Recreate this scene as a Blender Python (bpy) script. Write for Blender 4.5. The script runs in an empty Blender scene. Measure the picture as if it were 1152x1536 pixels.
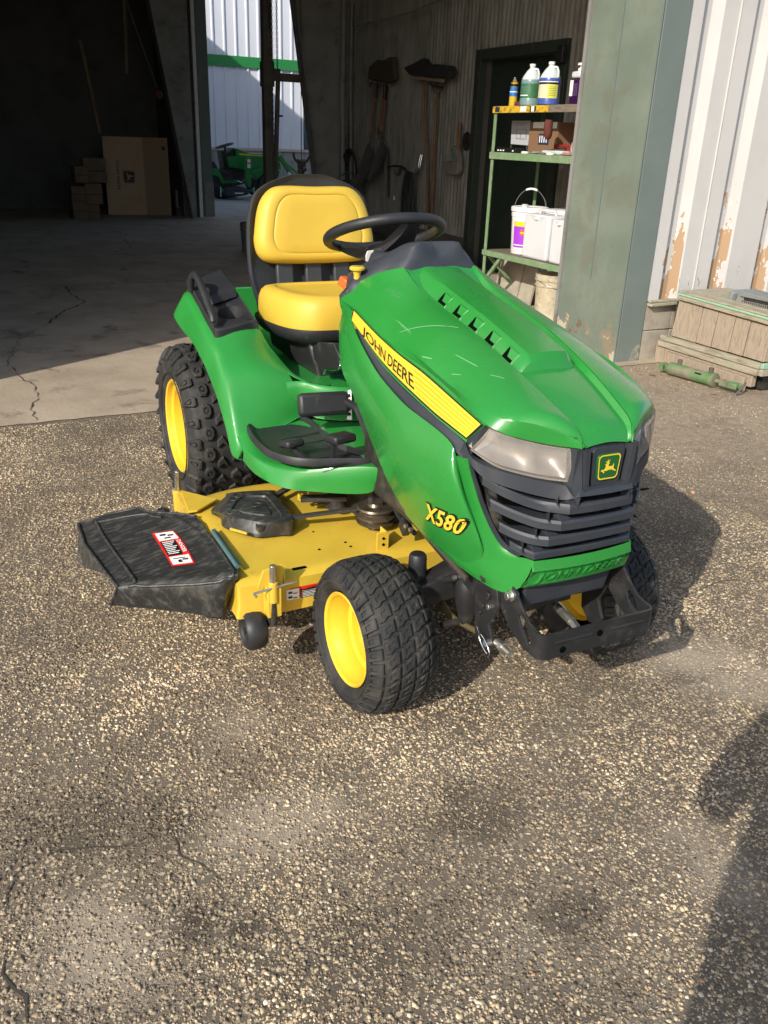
import bpy, bmesh, math, random
import numpy as np
from mathutils import Vector, Matrix, noise as mnoise
random.seed(7)
np.random.seed(7)
sc = bpy.context.scene
COL = sc.collection
R = math.radians

# ------------------------------------------------------------------ camera, sky, sun, exposure
cam_data = bpy.data.cameras.new('camera')
camera = bpy.data.objects.new('camera', cam_data)
COL.objects.link(camera)
M_ = [[0.43752, -0.372052, 0.818629, 2.9745], [0.898557, 0.14625, -0.413771, -1.132206], [0.03422, 0.916618, 0.398297, 1.311831]]
camera.matrix_world = Matrix([M_[0], M_[1], M_[2], [0, 0, 0, 1]])
cam_data.sensor_fit = 'VERTICAL'
cam_data.sensor_height = 36.0
cam_data.lens = 30.1688
cam_data.clip_start = 0.05
cam_data.clip_end = 600
sc.camera = camera

SUN_EL = R(30.5)
SUN_FROM = Vector((0.53, -0.848, 0)).normalized()
world = bpy.data.worlds.new('World')
sc.world = world
world.use_nodes = True
wn = world.node_tree
bgn = wn.nodes['Background']
sky = wn.nodes.new('ShaderNodeTexSky')
sky.sky_type = 'NISHITA'
sky.sun_disc = False
sky.sun_elevation = SUN_EL
sky.sun_rotation = math.atan2(SUN_FROM.x, SUN_FROM.y)
sky.air_density = 1.0
sky.dust_density = 1.6
sky.ozone_density = 1.0
wn.links.new(sky.outputs[0], bgn.inputs[0])
bgn.inputs[1].default_value = 0.15
sun_data = bpy.data.lights.new('sun', 'SUN')
sun_data.energy = 3.7
sun_data.angle = R(0.53)
sun_data.color = (1.0, 0.95, 0.86)
sun = bpy.data.objects.new('sun', sun_data)
COL.objects.link(sun)
sun.location = (4, -8, 8)
sdir = SUN_FROM * math.cos(SUN_EL) + Vector((0, 0, math.sin(SUN_EL)))
sun.rotation_euler = sdir.to_track_quat('Z', 'Y').to_euler()
vs = sc.view_settings
vs.view_transform = 'Standard'
vs.look = 'None'
vs.gamma = 1
vs.exposure = 0.42
vs.use_curve_mapping = False
sc.cycles.max_bounces = 8

# ------------------------------------------------------------------ materials
def lin(c):
    return tuple((v / 12.92 if v <= 0.04045 else ((v + 0.055) / 1.055) ** 2.4) for v in c)

MATS = {}
def mat(name, col, rough=0.5, metal=0.0, col2=None, nscale=8.0, lo=0.45, hi=0.7, bump=0.0, bscale=60.0,
        spec=0.5, coat=0.0, trans=0.0, alpha=1.0, rough2=None, stretch=(1, 1, 1), detail=6.0, ior=1.45, dirt=None, dscale=14.0, dlo=0.56, dhi=0.72):
    m = bpy.data.materials.new(name)
    m.use_nodes = True
    nt = m.node_tree
    b = nt.nodes['Principled BSDF']
    b.inputs['Base Color'].default_value = (*col, 1)
    b.inputs['Roughness'].default_value = rough
    b.inputs['Metallic'].default_value = metal
    b.inputs['Specular IOR Level'].default_value = spec
    b.inputs['Coat Weight'].default_value = coat
    b.inputs['Coat Roughness'].default_value = 0.08
    b.inputs['Transmission Weight'].default_value = trans
    b.inputs['IOR'].default_value = ior
    b.inputs['Alpha'].default_value = alpha
    tc = nt.nodes.new('ShaderNodeTexCoord')
    mp = nt.nodes.new('ShaderNodeMapping')
    mp.inputs['Scale'].default_value = stretch
    nt.links.new(tc.outputs['Object'], mp.inputs['Vector'])
    colout = None
    if col2 is not None:
        n = nt.nodes.new('ShaderNodeTexNoise')
        n.inputs['Scale'].default_value = nscale
        n.inputs['Detail'].default_value = detail
        n.inputs['Roughness'].default_value = 0.62
        nt.links.new(mp.outputs[0], n.inputs['Vector'])
        r = nt.nodes.new('ShaderNodeMapRange')
        r.inputs['From Min'].default_value = lo
        r.inputs['From Max'].default_value = hi
        nt.links.new(n.outputs['Fac'], r.inputs['Value'])
        mx = nt.nodes.new('ShaderNodeMix')
        mx.data_type = 'RGBA'
        mx.inputs['A'].default_value = (*col, 1)
        mx.inputs['B'].default_value = (*col2, 1)
        nt.links.new(r.outputs[0], mx.inputs['Factor'])
        colout = mx.outputs['Result']
        if rough2 is not None:
            rr = nt.nodes.new('ShaderNodeMapRange')
            rr.inputs['To Min'].default_value = rough
            rr.inputs['To Max'].default_value = rough2
            nt.links.new(r.outputs[0], rr.inputs['Value'])
            nt.links.new(rr.outputs[0], b.inputs['Roughness'])
    if dirt is not None:
        n2 = nt.nodes.new('ShaderNodeTexNoise')
        n2.inputs['Scale'].default_value = dscale
        n2.inputs['Detail'].default_value = 9
        n2.inputs['Roughness'].default_value = 0.72
        n2.inputs['Distortion'].default_value = 0.4
        nt.links.new(mp.outputs[0], n2.inputs['Vector'])
        r2 = nt.nodes.new('ShaderNodeMapRange')
        r2.inputs['From Min'].default_value = dlo
        r2.inputs['From Max'].default_value = dhi
        nt.links.new(n2.outputs['Fac'], r2.inputs['Value'])
        mx2 = nt.nodes.new('ShaderNodeMix')
        mx2.data_type = 'RGBA'
        mx2.inputs['B'].default_value = (*dirt, 1)
        if colout is None:
            mx2.inputs['A'].default_value = (*col, 1)
        else:
            nt.links.new(colout, mx2.inputs['A'])
        nt.links.new(r2.outputs[0], mx2.inputs['Factor'])
        colout = mx2.outputs['Result']
    if colout is not None:
        nt.links.new(colout, b.inputs['Base Color'])
    if bump > 0:
        nb = nt.nodes.new('ShaderNodeTexNoise')
        nb.inputs['Scale'].default_value = bscale
        nb.inputs['Detail'].default_value = 4
        nt.links.new(mp.outputs[0], nb.inputs['Vector'])
        bp = nt.nodes.new('ShaderNodeBump')
        bp.inputs['Strength'].default_value = bump
        bp.inputs['Distance'].default_value = 0.01
        nt.links.new(nb.outputs['Fac'], bp.inputs['Height'])
        nt.links.new(bp.outputs[0], b.inputs['Normal'])
    MATS[name] = m
    return m

# ------------------------------------------------------------------ object helpers
def link(o, parent=None):
    COL.objects.link(o)
    if parent is not None:
        o.parent = parent
    return o

def tag(o, label=None, cat=None, group=None, kind=None):
    if label: o['label'] = label
    if cat: o['category'] = cat
    if group: o['group'] = group
    if kind: o['kind'] = kind
    return o

def thing(name, label, cat, loc=(0, 0, 0), rz=0.0, group=None):
    o = bpy.data.objects.new(name, None)
    o.location = loc
    o.rotation_euler = (0, 0, rz)
    o.empty_display_size = 0.05
    COL.objects.link(o)
    return tag(o, label, cat, group)

def smooth(me, ang=35):
    me.polygons.foreach_set('use_smooth', [True] * len(me.polygons))
    me.set_sharp_from_angle(angle=R(ang))

def mesh(name, verts, faces, m, parent=None, sm=None, sub=0, solid=0.0, bev=0.0, offset=-1.0, fix=True, weld=0.0, simple=False, bseg=2):
    me = bpy.data.meshes.new(name)
    me.from_pydata([tuple(v) for v in verts], [], faces)
    if fix or weld:
        bm = bmesh.new(); bm.from_mesh(me)
        if weld: bmesh.ops.remove_doubles(bm, verts=bm.verts, dist=weld)
        if fix: bmesh.ops.recalc_face_normals(bm, faces=bm.faces)
        bm.to_mesh(me); bm.free()
    if m is not None:
        for k in (m if isinstance(m, (list, tuple)) else [m]): me.materials.append(k)
    o = bpy.data.objects.new(name, me)
    link(o, parent)
    if sub:
        s = o.modifiers.new('sub', 'SUBSURF'); s.levels = sub; s.render_levels = sub
        if simple: s.subdivision_type = 'SIMPLE'
    if solid:
        s = o.modifiers.new('solid', 'SOLIDIFY'); s.thickness = solid; s.offset = offset
        if sm is not None and not bev:
            es = o.modifiers.new('split', 'EDGE_SPLIT'); es.split_angle = R(max(sm, 50))
    if bev:
        b = o.modifiers.new('bev', 'BEVEL'); b.width = bev; b.segments = bseg; b.limit_method = 'ANGLE'; b.angle_limit = R(30)
    if sm is not None:
        smooth(me, sm)
    elif sub or bev:
        smooth(me, 40 if bev else 180)
    return o

class G:
    """collects boxes, tubes, lathes ... into one mesh"""
    def __init__(s): s.v = []; s.f = []
    def add(s, v, f):
        n = len(s.v); s.v += [tuple(p) for p in v]; s.f += [tuple(i + n for i in q) for q in f]; return s
    def box(s, a, b, rz=0.0, rx=0.0, ry=0.0, c=None):
        x0, y0, z0 = a; x1, y1, z1 = b
        v = [Vector(p) for p in ((x0,y0,z0),(x1,y0,z0),(x1,y1,z0),(x0,y1,z0),(x0,y0,z1),(x1,y0,z1),(x1,y1,z1),(x0,y1,z1))]
        if rz or rx or ry:
            ce = Vector(c) if c else (Vector(a) + Vector(b)) / 2
            m = Matrix.Rotation(rz, 3, 'Z') @ Matrix.Rotation(ry, 3, 'Y') @ Matrix.Rotation(rx, 3, 'X')
            v = [ce + m @ (p - ce) for p in v]
        return s.add(v, [(0,3,2,1),(4,5,6,7),(0,1,5,4),(1,2,6,5),(2,3,7,6),(3,0,4,7)])
    def bar(s, p, q, w, h, up=(0, 0, 1)):
        p, q = Vector(p), Vector(q); d = (q - p).normalized(); u = Vector(up)
        if abs(d.dot(u)) > 0.98: u = Vector((1, 0, 0))
        si = d.cross(u).normalized(); u = si.cross(d).normalized()
        v = []
        for e in (p, q):
            for a, b in ((-1,-1),(1,-1),(1,1),(-1,1)): v.append(e + si * (a * w / 2) + u * (b * h / 2))
        return s.add(v, [(0,1,2,3),(7,6,5,4),(0,4,5,1),(1,5,6,2),(2,6,7,3),(3,7,4,0)])
    def tube(s, pts, r, n=10, closed=False, cap=True):
        pts = [Vector(p) for p in pts]; k = len(pts)
        rs = r if isinstance(r, (list, tuple)) else [r] * k
        up = None; v = []; f = []
        for i, p in enumerate(pts):
            if closed: t = pts[(i + 1) % k] - pts[i - 1]
            else: t = pts[min(i + 1, k - 1)] - pts[max(i - 1, 0)]
            t = t.normalized()
            if up is None:
                up = Vector((0, 0, 1)) if abs(t.z) < 0.9 else Vector((1, 0, 0))
            a = t.cross(up).normalized(); up = a.cross(t).normalized()
            for j in range(n):
                th = 2 * math.pi * j / n
                v.append(p + a * (math.cos(th) * rs[i]) + up * (math.sin(th) * rs[i]))
        m = k if closed else k - 1
        for i in range(m):
            for j in range(n):
                a = i * n + j; b = i * n + (j + 1) % n; c = ((i + 1) % k) * n + (j + 1) % n; d = ((i + 1) % k) * n + j
                f.append((a, b, c, d))
        if not closed and cap:
            f.append(tuple(range(n))[::-1]); f.append(tuple((k - 1) * n + j for j in range(n)))
        return s.add(v, f)
    def lathe(s, prof, c=(0, 0, 0), axis='Z', n=32, cap=True):
        """prof: list of (radius, height along axis)"""
        c = Vector(c); v = []; f = []
        for r, h in prof:
            for j in range(n):
                th = 2 * math.pi * j / n; a, b = r * math.cos(th), r * math.sin(th)
                v.append(c + Vector({'Z': (a, b, h), 'Y': (a, h, b), 'X': (h, a, b)}[axis]))
        k = len(prof)
        for i in range(k - 1):
            for j in range(n):
                f.append((i*n+j, i*n+(j+1)%n, (i+1)*n+(j+1)%n, (i+1)*n+j))
        if cap:
            f.append(tuple(range(n))[::-1]); f.append(tuple((k-1)*n+j for j in range(n)))
        return s.add(v, f)
    def cyl(s, p, q, r, n=16, r2=None):
        return s.tube([p, q], [r, r if r2 is None else r2], n)
    def prism(s, pts, ext):
        """pts: planar 3-D polygon, ext: extrusion vector"""
        pts = [Vector(p) for p in pts]; e = Vector(ext); n = len(pts)
        return s.add(pts + [p + e for p in pts], [tuple(range(n))[::-1], tuple(range(n, 2*n))] + [(i, (i+1)%n, n+(i+1)%n, n+i) for i in range(n)])
    def build(s, name, m, parent=None, **k):
        return mesh(name, s.v, s.f, m, parent, **k)

def grid(rows, name, m, parent=None, closed=False, **k):
    """rows: list of equal-length point rows -> one quad sheet"""
    n = len(rows[0]); v = [p for r in rows for p in r]; f = []
    for i in range(len(rows) - 1):
        for j in range(n - 1):
            f.append((i*n+j, i*n+j+1, (i+1)*n+j+1, (i+1)*n+j))
        if closed: f.append((i*n+n-1, i*n, (i+1)*n, (i+1)*n+n-1))
    return mesh(name, v, f, m, parent, **k)

def sheet(name, pts, m, parent=None, **k):
    return mesh(name, pts, [tuple(range(len(pts)))], m, parent, **k)

def lerp(a, b, t): return tuple(a[i] + (b[i] - a[i]) * t for i in range(3))

def resample(pts, n):
    P = [Vector(p) for p in pts]; d = [0.0]
    for a, b in zip(P, P[1:]): d.append(d[-1] + (b - a).length)
    out = []; j = 0
    for i in range(n):
        t = d[-1] * i / (n - 1)
        while j < len(P) - 2 and d[j+1] < t: j += 1
        q = (t - d[j]) / max(1e-9, d[j+1] - d[j]); out.append(P[j].lerp(P[j+1], min(1, max(0, q))))
    return out

def curve(pts, n, closed=False):
    """Catmull-Rom through pts"""
    P = [Vector(p) for p in pts]; k = len(P); out = []
    segs = k if closed else k - 1
    for i in range(n):
        t = i / (n if closed else n - 1) * segs; j = min(int(t), segs - 1); u = t - j
        def g(q): return P[q % k] if closed else P[max(0, min(k-1, q))]
        a, b, c, d = g(j-1), g(j), g(j+1), g(j+2)
        out.append(0.5 * ((2*b) + (c-a)*u + (2*a-5*b+4*c-d)*u*u + (3*b-a-3*c+d)*u**3))
    return out

def text_mesh(name, s, m, parent, fn, size=1.0, depth=0.0, offset=0.0, xs=1.0, space=1.0, sub=0):
    """flat lettering cut from the built-in font, each vertex placed by fn(u, v, w); u runs 0..1 over the width"""
    cu = bpy.data.curves.new(name, 'FONT'); cu.body = s; cu.size = 1.0; cu.extrude = depth; cu.offset = offset
    cu.space_character = space; cu.resolution_u = 3
    to = bpy.data.objects.new(name, cu); COL.objects.link(to)
    bpy.context.view_layer.update()
    dg = bpy.context.evaluated_depsgraph_get()
    me = bpy.data.meshes.new_from_object(to.evaluated_get(dg))
    bpy.data.objects.remove(to); bpy.data.curves.remove(cu)
    me.name = name
    bm = bmesh.new(); bm.from_mesh(me)
    if sub: bmesh.ops.subdivide_edges(bm, edges=bm.edges, cuts=sub)
    xsv = [v.co.x for v in bm.verts]; ysv = [v.co.y for v in bm.verts]
    x0, x1, y0, y1 = min(xsv), max(xsv), min(ysv), max(ysv)
    for v in bm.verts:
        v.co = Vector(fn((v.co.x - x0) / (x1 - x0), (v.co.y - y0) / (y1 - y0), v.co.z))
    bm.to_mesh(me); bm.free()
    me.materials.clear(); me.materials.append(m)
    o = bpy.data.objects.new(name, me); link(o, parent)
    return o

# ------------------------------------------------------------------ palette
m_green = mat('green_paint', (0.022, 0.215, 0.034), 0.24, spec=0.5, coat=0.35, col2=(0.026, 0.23, 0.040), nscale=5, rough2=0.36, dirt=(0.05, 0.20, 0.07), dscale=30, dlo=0.66, dhi=0.9)
m_green_matte = mat('green_fender', (0.021, 0.215, 0.036), 0.34, spec=0.5, coat=0.15, col2=(0.028, 0.235, 0.045), nscale=6, rough2=0.45, dirt=(0.05, 0.17, 0.06), dscale=26, dlo=0.62, dhi=0.9, bump=0.015, bscale=300)
m_yellow = mat('yellow_paint', (0.63, 0.425, 0.045), 0.36, coat=0.2, col2=(0.56, 0.37, 0.04), nscale=7, dirt=(0.33, 0.22, 0.05), dscale=18, dlo=0.60, dhi=0.82)
m_rim = mat('yellow_rim', (0.72, 0.47, 0.03), 0.32, coat=0.25, col2=(0.66, 0.42, 0.03), nscale=9, dirt=(0.38, 0.25, 0.05), dscale=30, dlo=0.66, dhi=0.85)
m_seat = mat('yellow_vinyl', (0.60, 0.40, 0.045), 0.5, col2=(0.56, 0.37, 0.045), nscale=5, bump=0.06, bscale=420)
m_decal = mat('decal_yellow', (0.74, 0.52, 0.04), 0.35)
m_decal2 = mat('decal_yellow_dark', (0.60, 0.37, 0.02), 0.35)
m_blk = mat('black_plastic', (0.018, 0.019, 0.021), 0.48, col2=(0.03, 0.03, 0.032), nscale=9, bump=0.04, bscale=350, dirt=(0.10, 0.095, 0.085), dscale=22, dlo=0.6, dhi=0.85)
m_dash = mat('slate_plastic', (0.030, 0.034, 0.042), 0.5, col2=(0.04, 0.044, 0.052), nscale=10, bump=0.03, bscale=400, dirt=(0.09, 0.088, 0.085), dscale=22, dlo=0.62, dhi=0.9)
m_chute = mat('dusty_black_plastic', (0.026, 0.026, 0.026), 0.40, col2=(0.12, 0.115, 0.10), nscale=34, lo=0.50, hi=0.78, bump=0.05, bscale=60, stretch=(2.6, 0.7, 1), dirt=(0.12, 0.11, 0.09), dscale=7, dlo=0.52, dhi=0.80)
m_blkmetal = mat('black_metal', (0.02, 0.02, 0.021), 0.35, metal=0.0, col2=(0.05, 0.048, 0.045), nscale=20, lo=0.5, hi=0.75, bump=0.05, bscale=80, dirt=(0.15, 0.13, 0.10), dscale=45, dlo=0.62, dhi=0.8)
m_rub = mat('tyre_rubber', (0.020, 0.020, 0.020), 0.72, col2=(0.055, 0.050, 0.042), nscale=14, lo=0.46, hi=0.72, bump=0.08, bscale=180)
m_dark = mat('greasy_dark', (0.02, 0.018, 0.016), 0.6, col2=(0.06, 0.05, 0.04), nscale=25)
m_steel = mat('zinc_steel', (0.55, 0.54, 0.50), 0.35, metal=0.9, col2=(0.35, 0.32, 0.27), nscale=40)
m_chrome = mat('chrome', (0.75, 0.76, 0.78), 0.12, metal=1.0)
m_lens = mat('lamp_lens', (0.36, 0.32, 0.28), 0.18, spec=0.6, coat=0.6, col2=(0.28, 0.25, 0.22), nscale=14, lo=0.4, hi=0.8, alpha=0.42)
m_reflector = mat('lamp_reflector', (0.50, 0.46, 0.41), 0.28, metal=0.55, col2=(0.34, 0.31, 0.28), nscale=9)
m_lensclear = mat('clear_lens', (0.9, 0.9, 0.9), 0.06, trans=0.9, ior=1.3, alpha=1)
m_white = mat('white_plastic', (0.75, 0.75, 0.74), 0.4, col2=(0.66, 0.64, 0.60), nscale=12, dirt=(0.35, 0.28, 0.2), dscale=20, dlo=0.62, dhi=0.8)
m_paper = mat('white_label', (0.78, 0.77, 0.75), 0.5)
m_red = mat('red_label', (0.62, 0.02, 0.015), 0.45)
m_ink = mat('black_ink', (0.01, 0.01, 0.01), 0.4)
m_orange = mat('orange_plastic', (0.75, 0.12, 0.02), 0.4)
m_teal = mat('teal_tape', (0.10, 0.62, 0.45), 0.4)
m_hole = mat('dark_opening', (0.004, 0.004, 0.004), 1.0, spec=0.0)
m_cardboard = mat('cardboard', (0.46, 0.32, 0.20), 0.8, col2=(0.41, 0.28, 0.175), nscale=3, dirt=(0.18, 0.12, 0.08), dscale=9, dlo=0.68, dhi=0.8, bump=0.02, bscale=50)
m_cardboard_ink = mat('cardboard_ink', (0.045, 0.04, 0.035), 0.7)
m_wood = mat('weathered_wood', (0.34, 0.27, 0.20), 0.85, col2=(0.22, 0.17, 0.12), nscale=20, lo=0.45, hi=0.7, stretch=(5, 5, 0.7), bump=0.35, bscale=30)
m_woodh = mat('weathered_wood_rail', (0.36, 0.31, 0.23), 0.85, col2=(0.20, 0.15, 0.10), nscale=16, lo=0.45, hi=0.7, stretch=(0.7, 5, 5), bump=0.35, bscale=30, dirt=(0.22, 0.36, 0.22), dscale=14, dlo=0.55, dhi=0.62)
m_handle = mat('tool_handle_wood', (0.22, 0.10, 0.045), 0.6, col2=(0.14, 0.06, 0.03), nscale=20)
m_greenstrip = mat('faded_green_trim', (0.25, 0.46, 0.30), 0.6, col2=(0.36, 0.33, 0.25), nscale=25, lo=0.5, hi=0.6)
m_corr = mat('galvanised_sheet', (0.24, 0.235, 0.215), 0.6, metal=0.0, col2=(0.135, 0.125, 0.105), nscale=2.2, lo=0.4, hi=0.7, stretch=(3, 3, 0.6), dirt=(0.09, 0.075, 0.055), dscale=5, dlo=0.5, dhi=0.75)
m_frame_steel = mat('grey_frame_steel', (0.23, 0.225, 0.21), 0.6, col2=(0.16, 0.155, 0.14), nscale=3, dirt=(0.08, 0.06, 0.045), dscale=6)
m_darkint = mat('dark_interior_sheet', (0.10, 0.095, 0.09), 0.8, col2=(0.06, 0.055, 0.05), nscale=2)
m_jamb = mat('faded_green_jamb', (0.135, 0.168, 0.135), 0.55, col2=(0.175, 0.205, 0.165), nscale=2.6, lo=0.4, hi=0.65, dirt=(0.15, 0.135, 0.09), dscale=4.5, dlo=0.5, dhi=0.75, bump=0.03, bscale=8)
m_jamb2 = mat('faded_teal_jamb', (0.135, 0.165, 0.15), 0.5, col2=(0.155, 0.185, 0.165), nscale=3, dirt=(0.24, 0.25, 0.21), dscale=11, dlo=0.66, dhi=0.8)
m_block = mat('concrete_block', (0.36, 0.32, 0.255), 0.9, col2=(0.27, 0.235, 0.185), nscale=12, bump=0.3, bscale=90, dirt=(0.15, 0.12, 0.09), dscale=35, dlo=0.66, dhi=0.75)
m_shelfgreen = mat('worn_green_shelf', (0.16, 0.26, 0.13), 0.6, col2=(0.26, 0.30, 0.20), nscale=14, dirt=(0.13, 0.075, 0.045), dscale=18, dlo=0.57, dhi=0.68)
m_shelfwood = mat('shelf_board', (0.19, 0.155, 0.115), 0.8, col2=(0.11, 0.09, 0.065), nscale=14, stretch=(1, 5, 5))
m_shelfyellow = mat('worn_yellow_tape', (0.60, 0.38, 0.03), 0.5, col2=(0.30, 0.17, 0.03), nscale=30, lo=0.52, hi=0.6)

def peeling_siding():
    m = mat('peeling_white_siding', (0.53, 0.51, 0.485), 0.5, col2=(0.48, 0.46, 0.435), nscale=2.0, dirt=(0.36, 0.29, 0.21), dscale=40, dlo=0.73, dhi=0.78)
    nt = m.node_tree; b = nt.nodes['Principled BSDF']
    src = b.inputs['Base Color'].links[0].from_socket
    tc = nt.nodes.new('ShaderNodeTexCoord'); sep = nt.nodes.new('ShaderNodeSeparateXYZ')
    nt.links.new(tc.outputs['Object'], sep.inputs[0])
    mp = nt.nodes.new('ShaderNodeMapping'); mp.inputs['Scale'].default_value = (1, 2.2, 1); nt.links.new(tc.outputs['Object'], mp.inputs[0])
    n = nt.nodes.new('ShaderNodeTexNoise'); n.inputs['Scale'].default_value = 5.5; n.inputs['Detail'].default_value = 8; n.inputs['Roughness'].default_value = 0.66
    nt.links.new(mp.outputs[0], n.inputs['Vector'])
    def math_(op, a, bb):
        q = nt.nodes.new('ShaderNodeMath'); q.operation = op
        for i, s_ in enumerate((a, bb)):
            if isinstance(s_, (int, float)): q.inputs[i].default_value = s_
            else: nt.links.new(s_, q.inputs[i])
        return q.outputs[0]
    zf = math_('MULTIPLY', math_('SUBTRACT', sep.outputs['Z'], 0.4), -0.27)      # paint has lifted most near the ground
    vf = math_('MULTIPLY', math_('LESS_THAN', sep.outputs['X'], -1.4035), 0.17) # and in the valleys of the ribs
    s_ = math_('ADD', math_('ADD', n.outputs['Fac'], zf), vf)
    g = math_('GREATER_THAN', s_, 0.588)
    edge = math_('GREATER_THAN', s_, 0.576)
    mx0 = nt.nodes.new('ShaderNodeMix'); mx0.data_type = 'RGBA'; mx0.inputs['B'].default_value = (0.80, 0.78, 0.72, 1)
    nt.links.new(src, mx0.inputs['A']); nt.links.new(edge, mx0.inputs['Factor'])
    mx = nt.nodes.new('ShaderNodeMix'); mx.data_type = 'RGBA'; mx.inputs['B'].default_value = (0.40, 0.26, 0.15, 1)
    nt.links.new(mx0.outputs['Result'], mx.inputs['A']); nt.links.new(g, mx.inputs['Factor'])
    nt.links.new(mx.outputs['Result'], b.inputs['Base Color'])
    bp = nt.nodes.new('ShaderNodeBump'); bp.inputs['Strength'].default_value = 0.5; bp.inputs['Distance'].default_value = -0.004
    nt.links.new(g, bp.inputs['Height']); nt.links.new(bp.outputs[0], b.inputs['Normal'])
    return m
m_siding = peeling_siding()
def add_wear(m, col, z0, k, thr, scale=3.5, soft=0.02):
    """bare or rusted patches that get commoner towards z0"""
    nt = m.node_tree; b = nt.nodes['Principled BSDF']; L = nt.links
    src = b.inputs['Base Color'].links[0].from_socket
    tc = nt.nodes.new('ShaderNodeTexCoord'); sep = nt.nodes.new('ShaderNodeSeparateXYZ'); L.new(tc.outputs['Object'], sep.inputs[0])
    n = nt.nodes.new('ShaderNodeTexNoise'); n.inputs['Scale'].default_value = scale; n.inputs['Detail'].default_value = 9; n.inputs['Roughness'].default_value = 0.7
    L.new(tc.outputs['Object'], n.inputs['Vector'])
    a = nt.nodes.new('ShaderNodeMath'); a.operation = 'MULTIPLY_ADD'; L.new(sep.outputs['Z'], a.inputs[0]); a.inputs[1].default_value = -k; L.new(n.outputs['Fac'], a.inputs[2])
    r = nt.nodes.new('ShaderNodeMapRange'); r.inputs['From Min'].default_value = thr - k * z0; r.inputs['From Max'].default_value = thr - k * z0 + soft; L.new(a.outputs[0], r.inputs['Value'])
    mx = nt.nodes.new('ShaderNodeMix'); mx.data_type = 'RGBA'; mx.inputs['B'].default_value = (*col, 1); L.new(src, mx.inputs['A']); L.new(r.outputs[0], mx.inputs['Factor']); L.new(mx.outputs['Result'], b.inputs['Base Color'])
add_wear(m_jamb, (0.22, 0.185, 0.13), 0.0, 0.16, 0.50, 3.0, 0.06)
add_wear(m_jamb, (0.16, 0.085, 0.06), 0.0, 0.26, 0.55, 4.2, 0.03)
add_wear(m_jamb, (0.42, 0.38, 0.28), 0.0, 0.30, 0.53, 6.0, 0.01)
add_wear(m_jamb2, (0.30, 0.28, 0.22), 0.0, 0.22, 0.58, 5.0, 0.04)

DUST = [(*(1.539, 0.5945, 0)[:2], 0.15, 0.20, 0.7), (*(1.691, 0.6243, 0)[:2], 0.10, 0.22, 0.5), (*(1.811, -1.069, 0)[:2], 0.18, 0.13, 0.5), (*(1.66, -0.6828, 0)[:2], 0.12, 0.24, 0.48), (*(-0.1478, -0.2497, 0)[:2], 0.2, 0.2, 0.4), (*(2.103, 0.0673, 0)[:2], 0.2, 0.1, 0.35), (*(1.32, -0.6633, 0)[:2], 0.1, 0.1, 0.3)]
STAIN = [(*(1.815, -0.2831, 0)[:2], 0.09, 0.14, 0.55), (*(1.835, -0.8978, 0)[:2], 0.04, 0.05, 0.75), (*(1.881, -0.831, 0)[:2], 0.04, 0.04, 0.7), (*(1.575, -0.8982, 0)[:2], 0.10, 0.10, 0.5), (*(1.256, -0.1568, 0)[:2], 0.14, 0.12, 0.4), (*(0.3741, 1.883, 0)[:2], 0.13, 0.16, 0.45), (*(0.845, 1.128, 0)[:2], 0.1, 0.2, 0.35), (*(1.503, -1.059, 0)[:2], 0.12, 0.16, 0.45), (*(2.097, -0.2619, 0)[:2], 0.05, 0.09, 0.5), (*(2.008, -0.6328, 0)[:2], 0.12, 0.12, 0.35), (*(1.734, -0.2924, 0)[:2], 0.05, 0.06, 0.6)]
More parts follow.
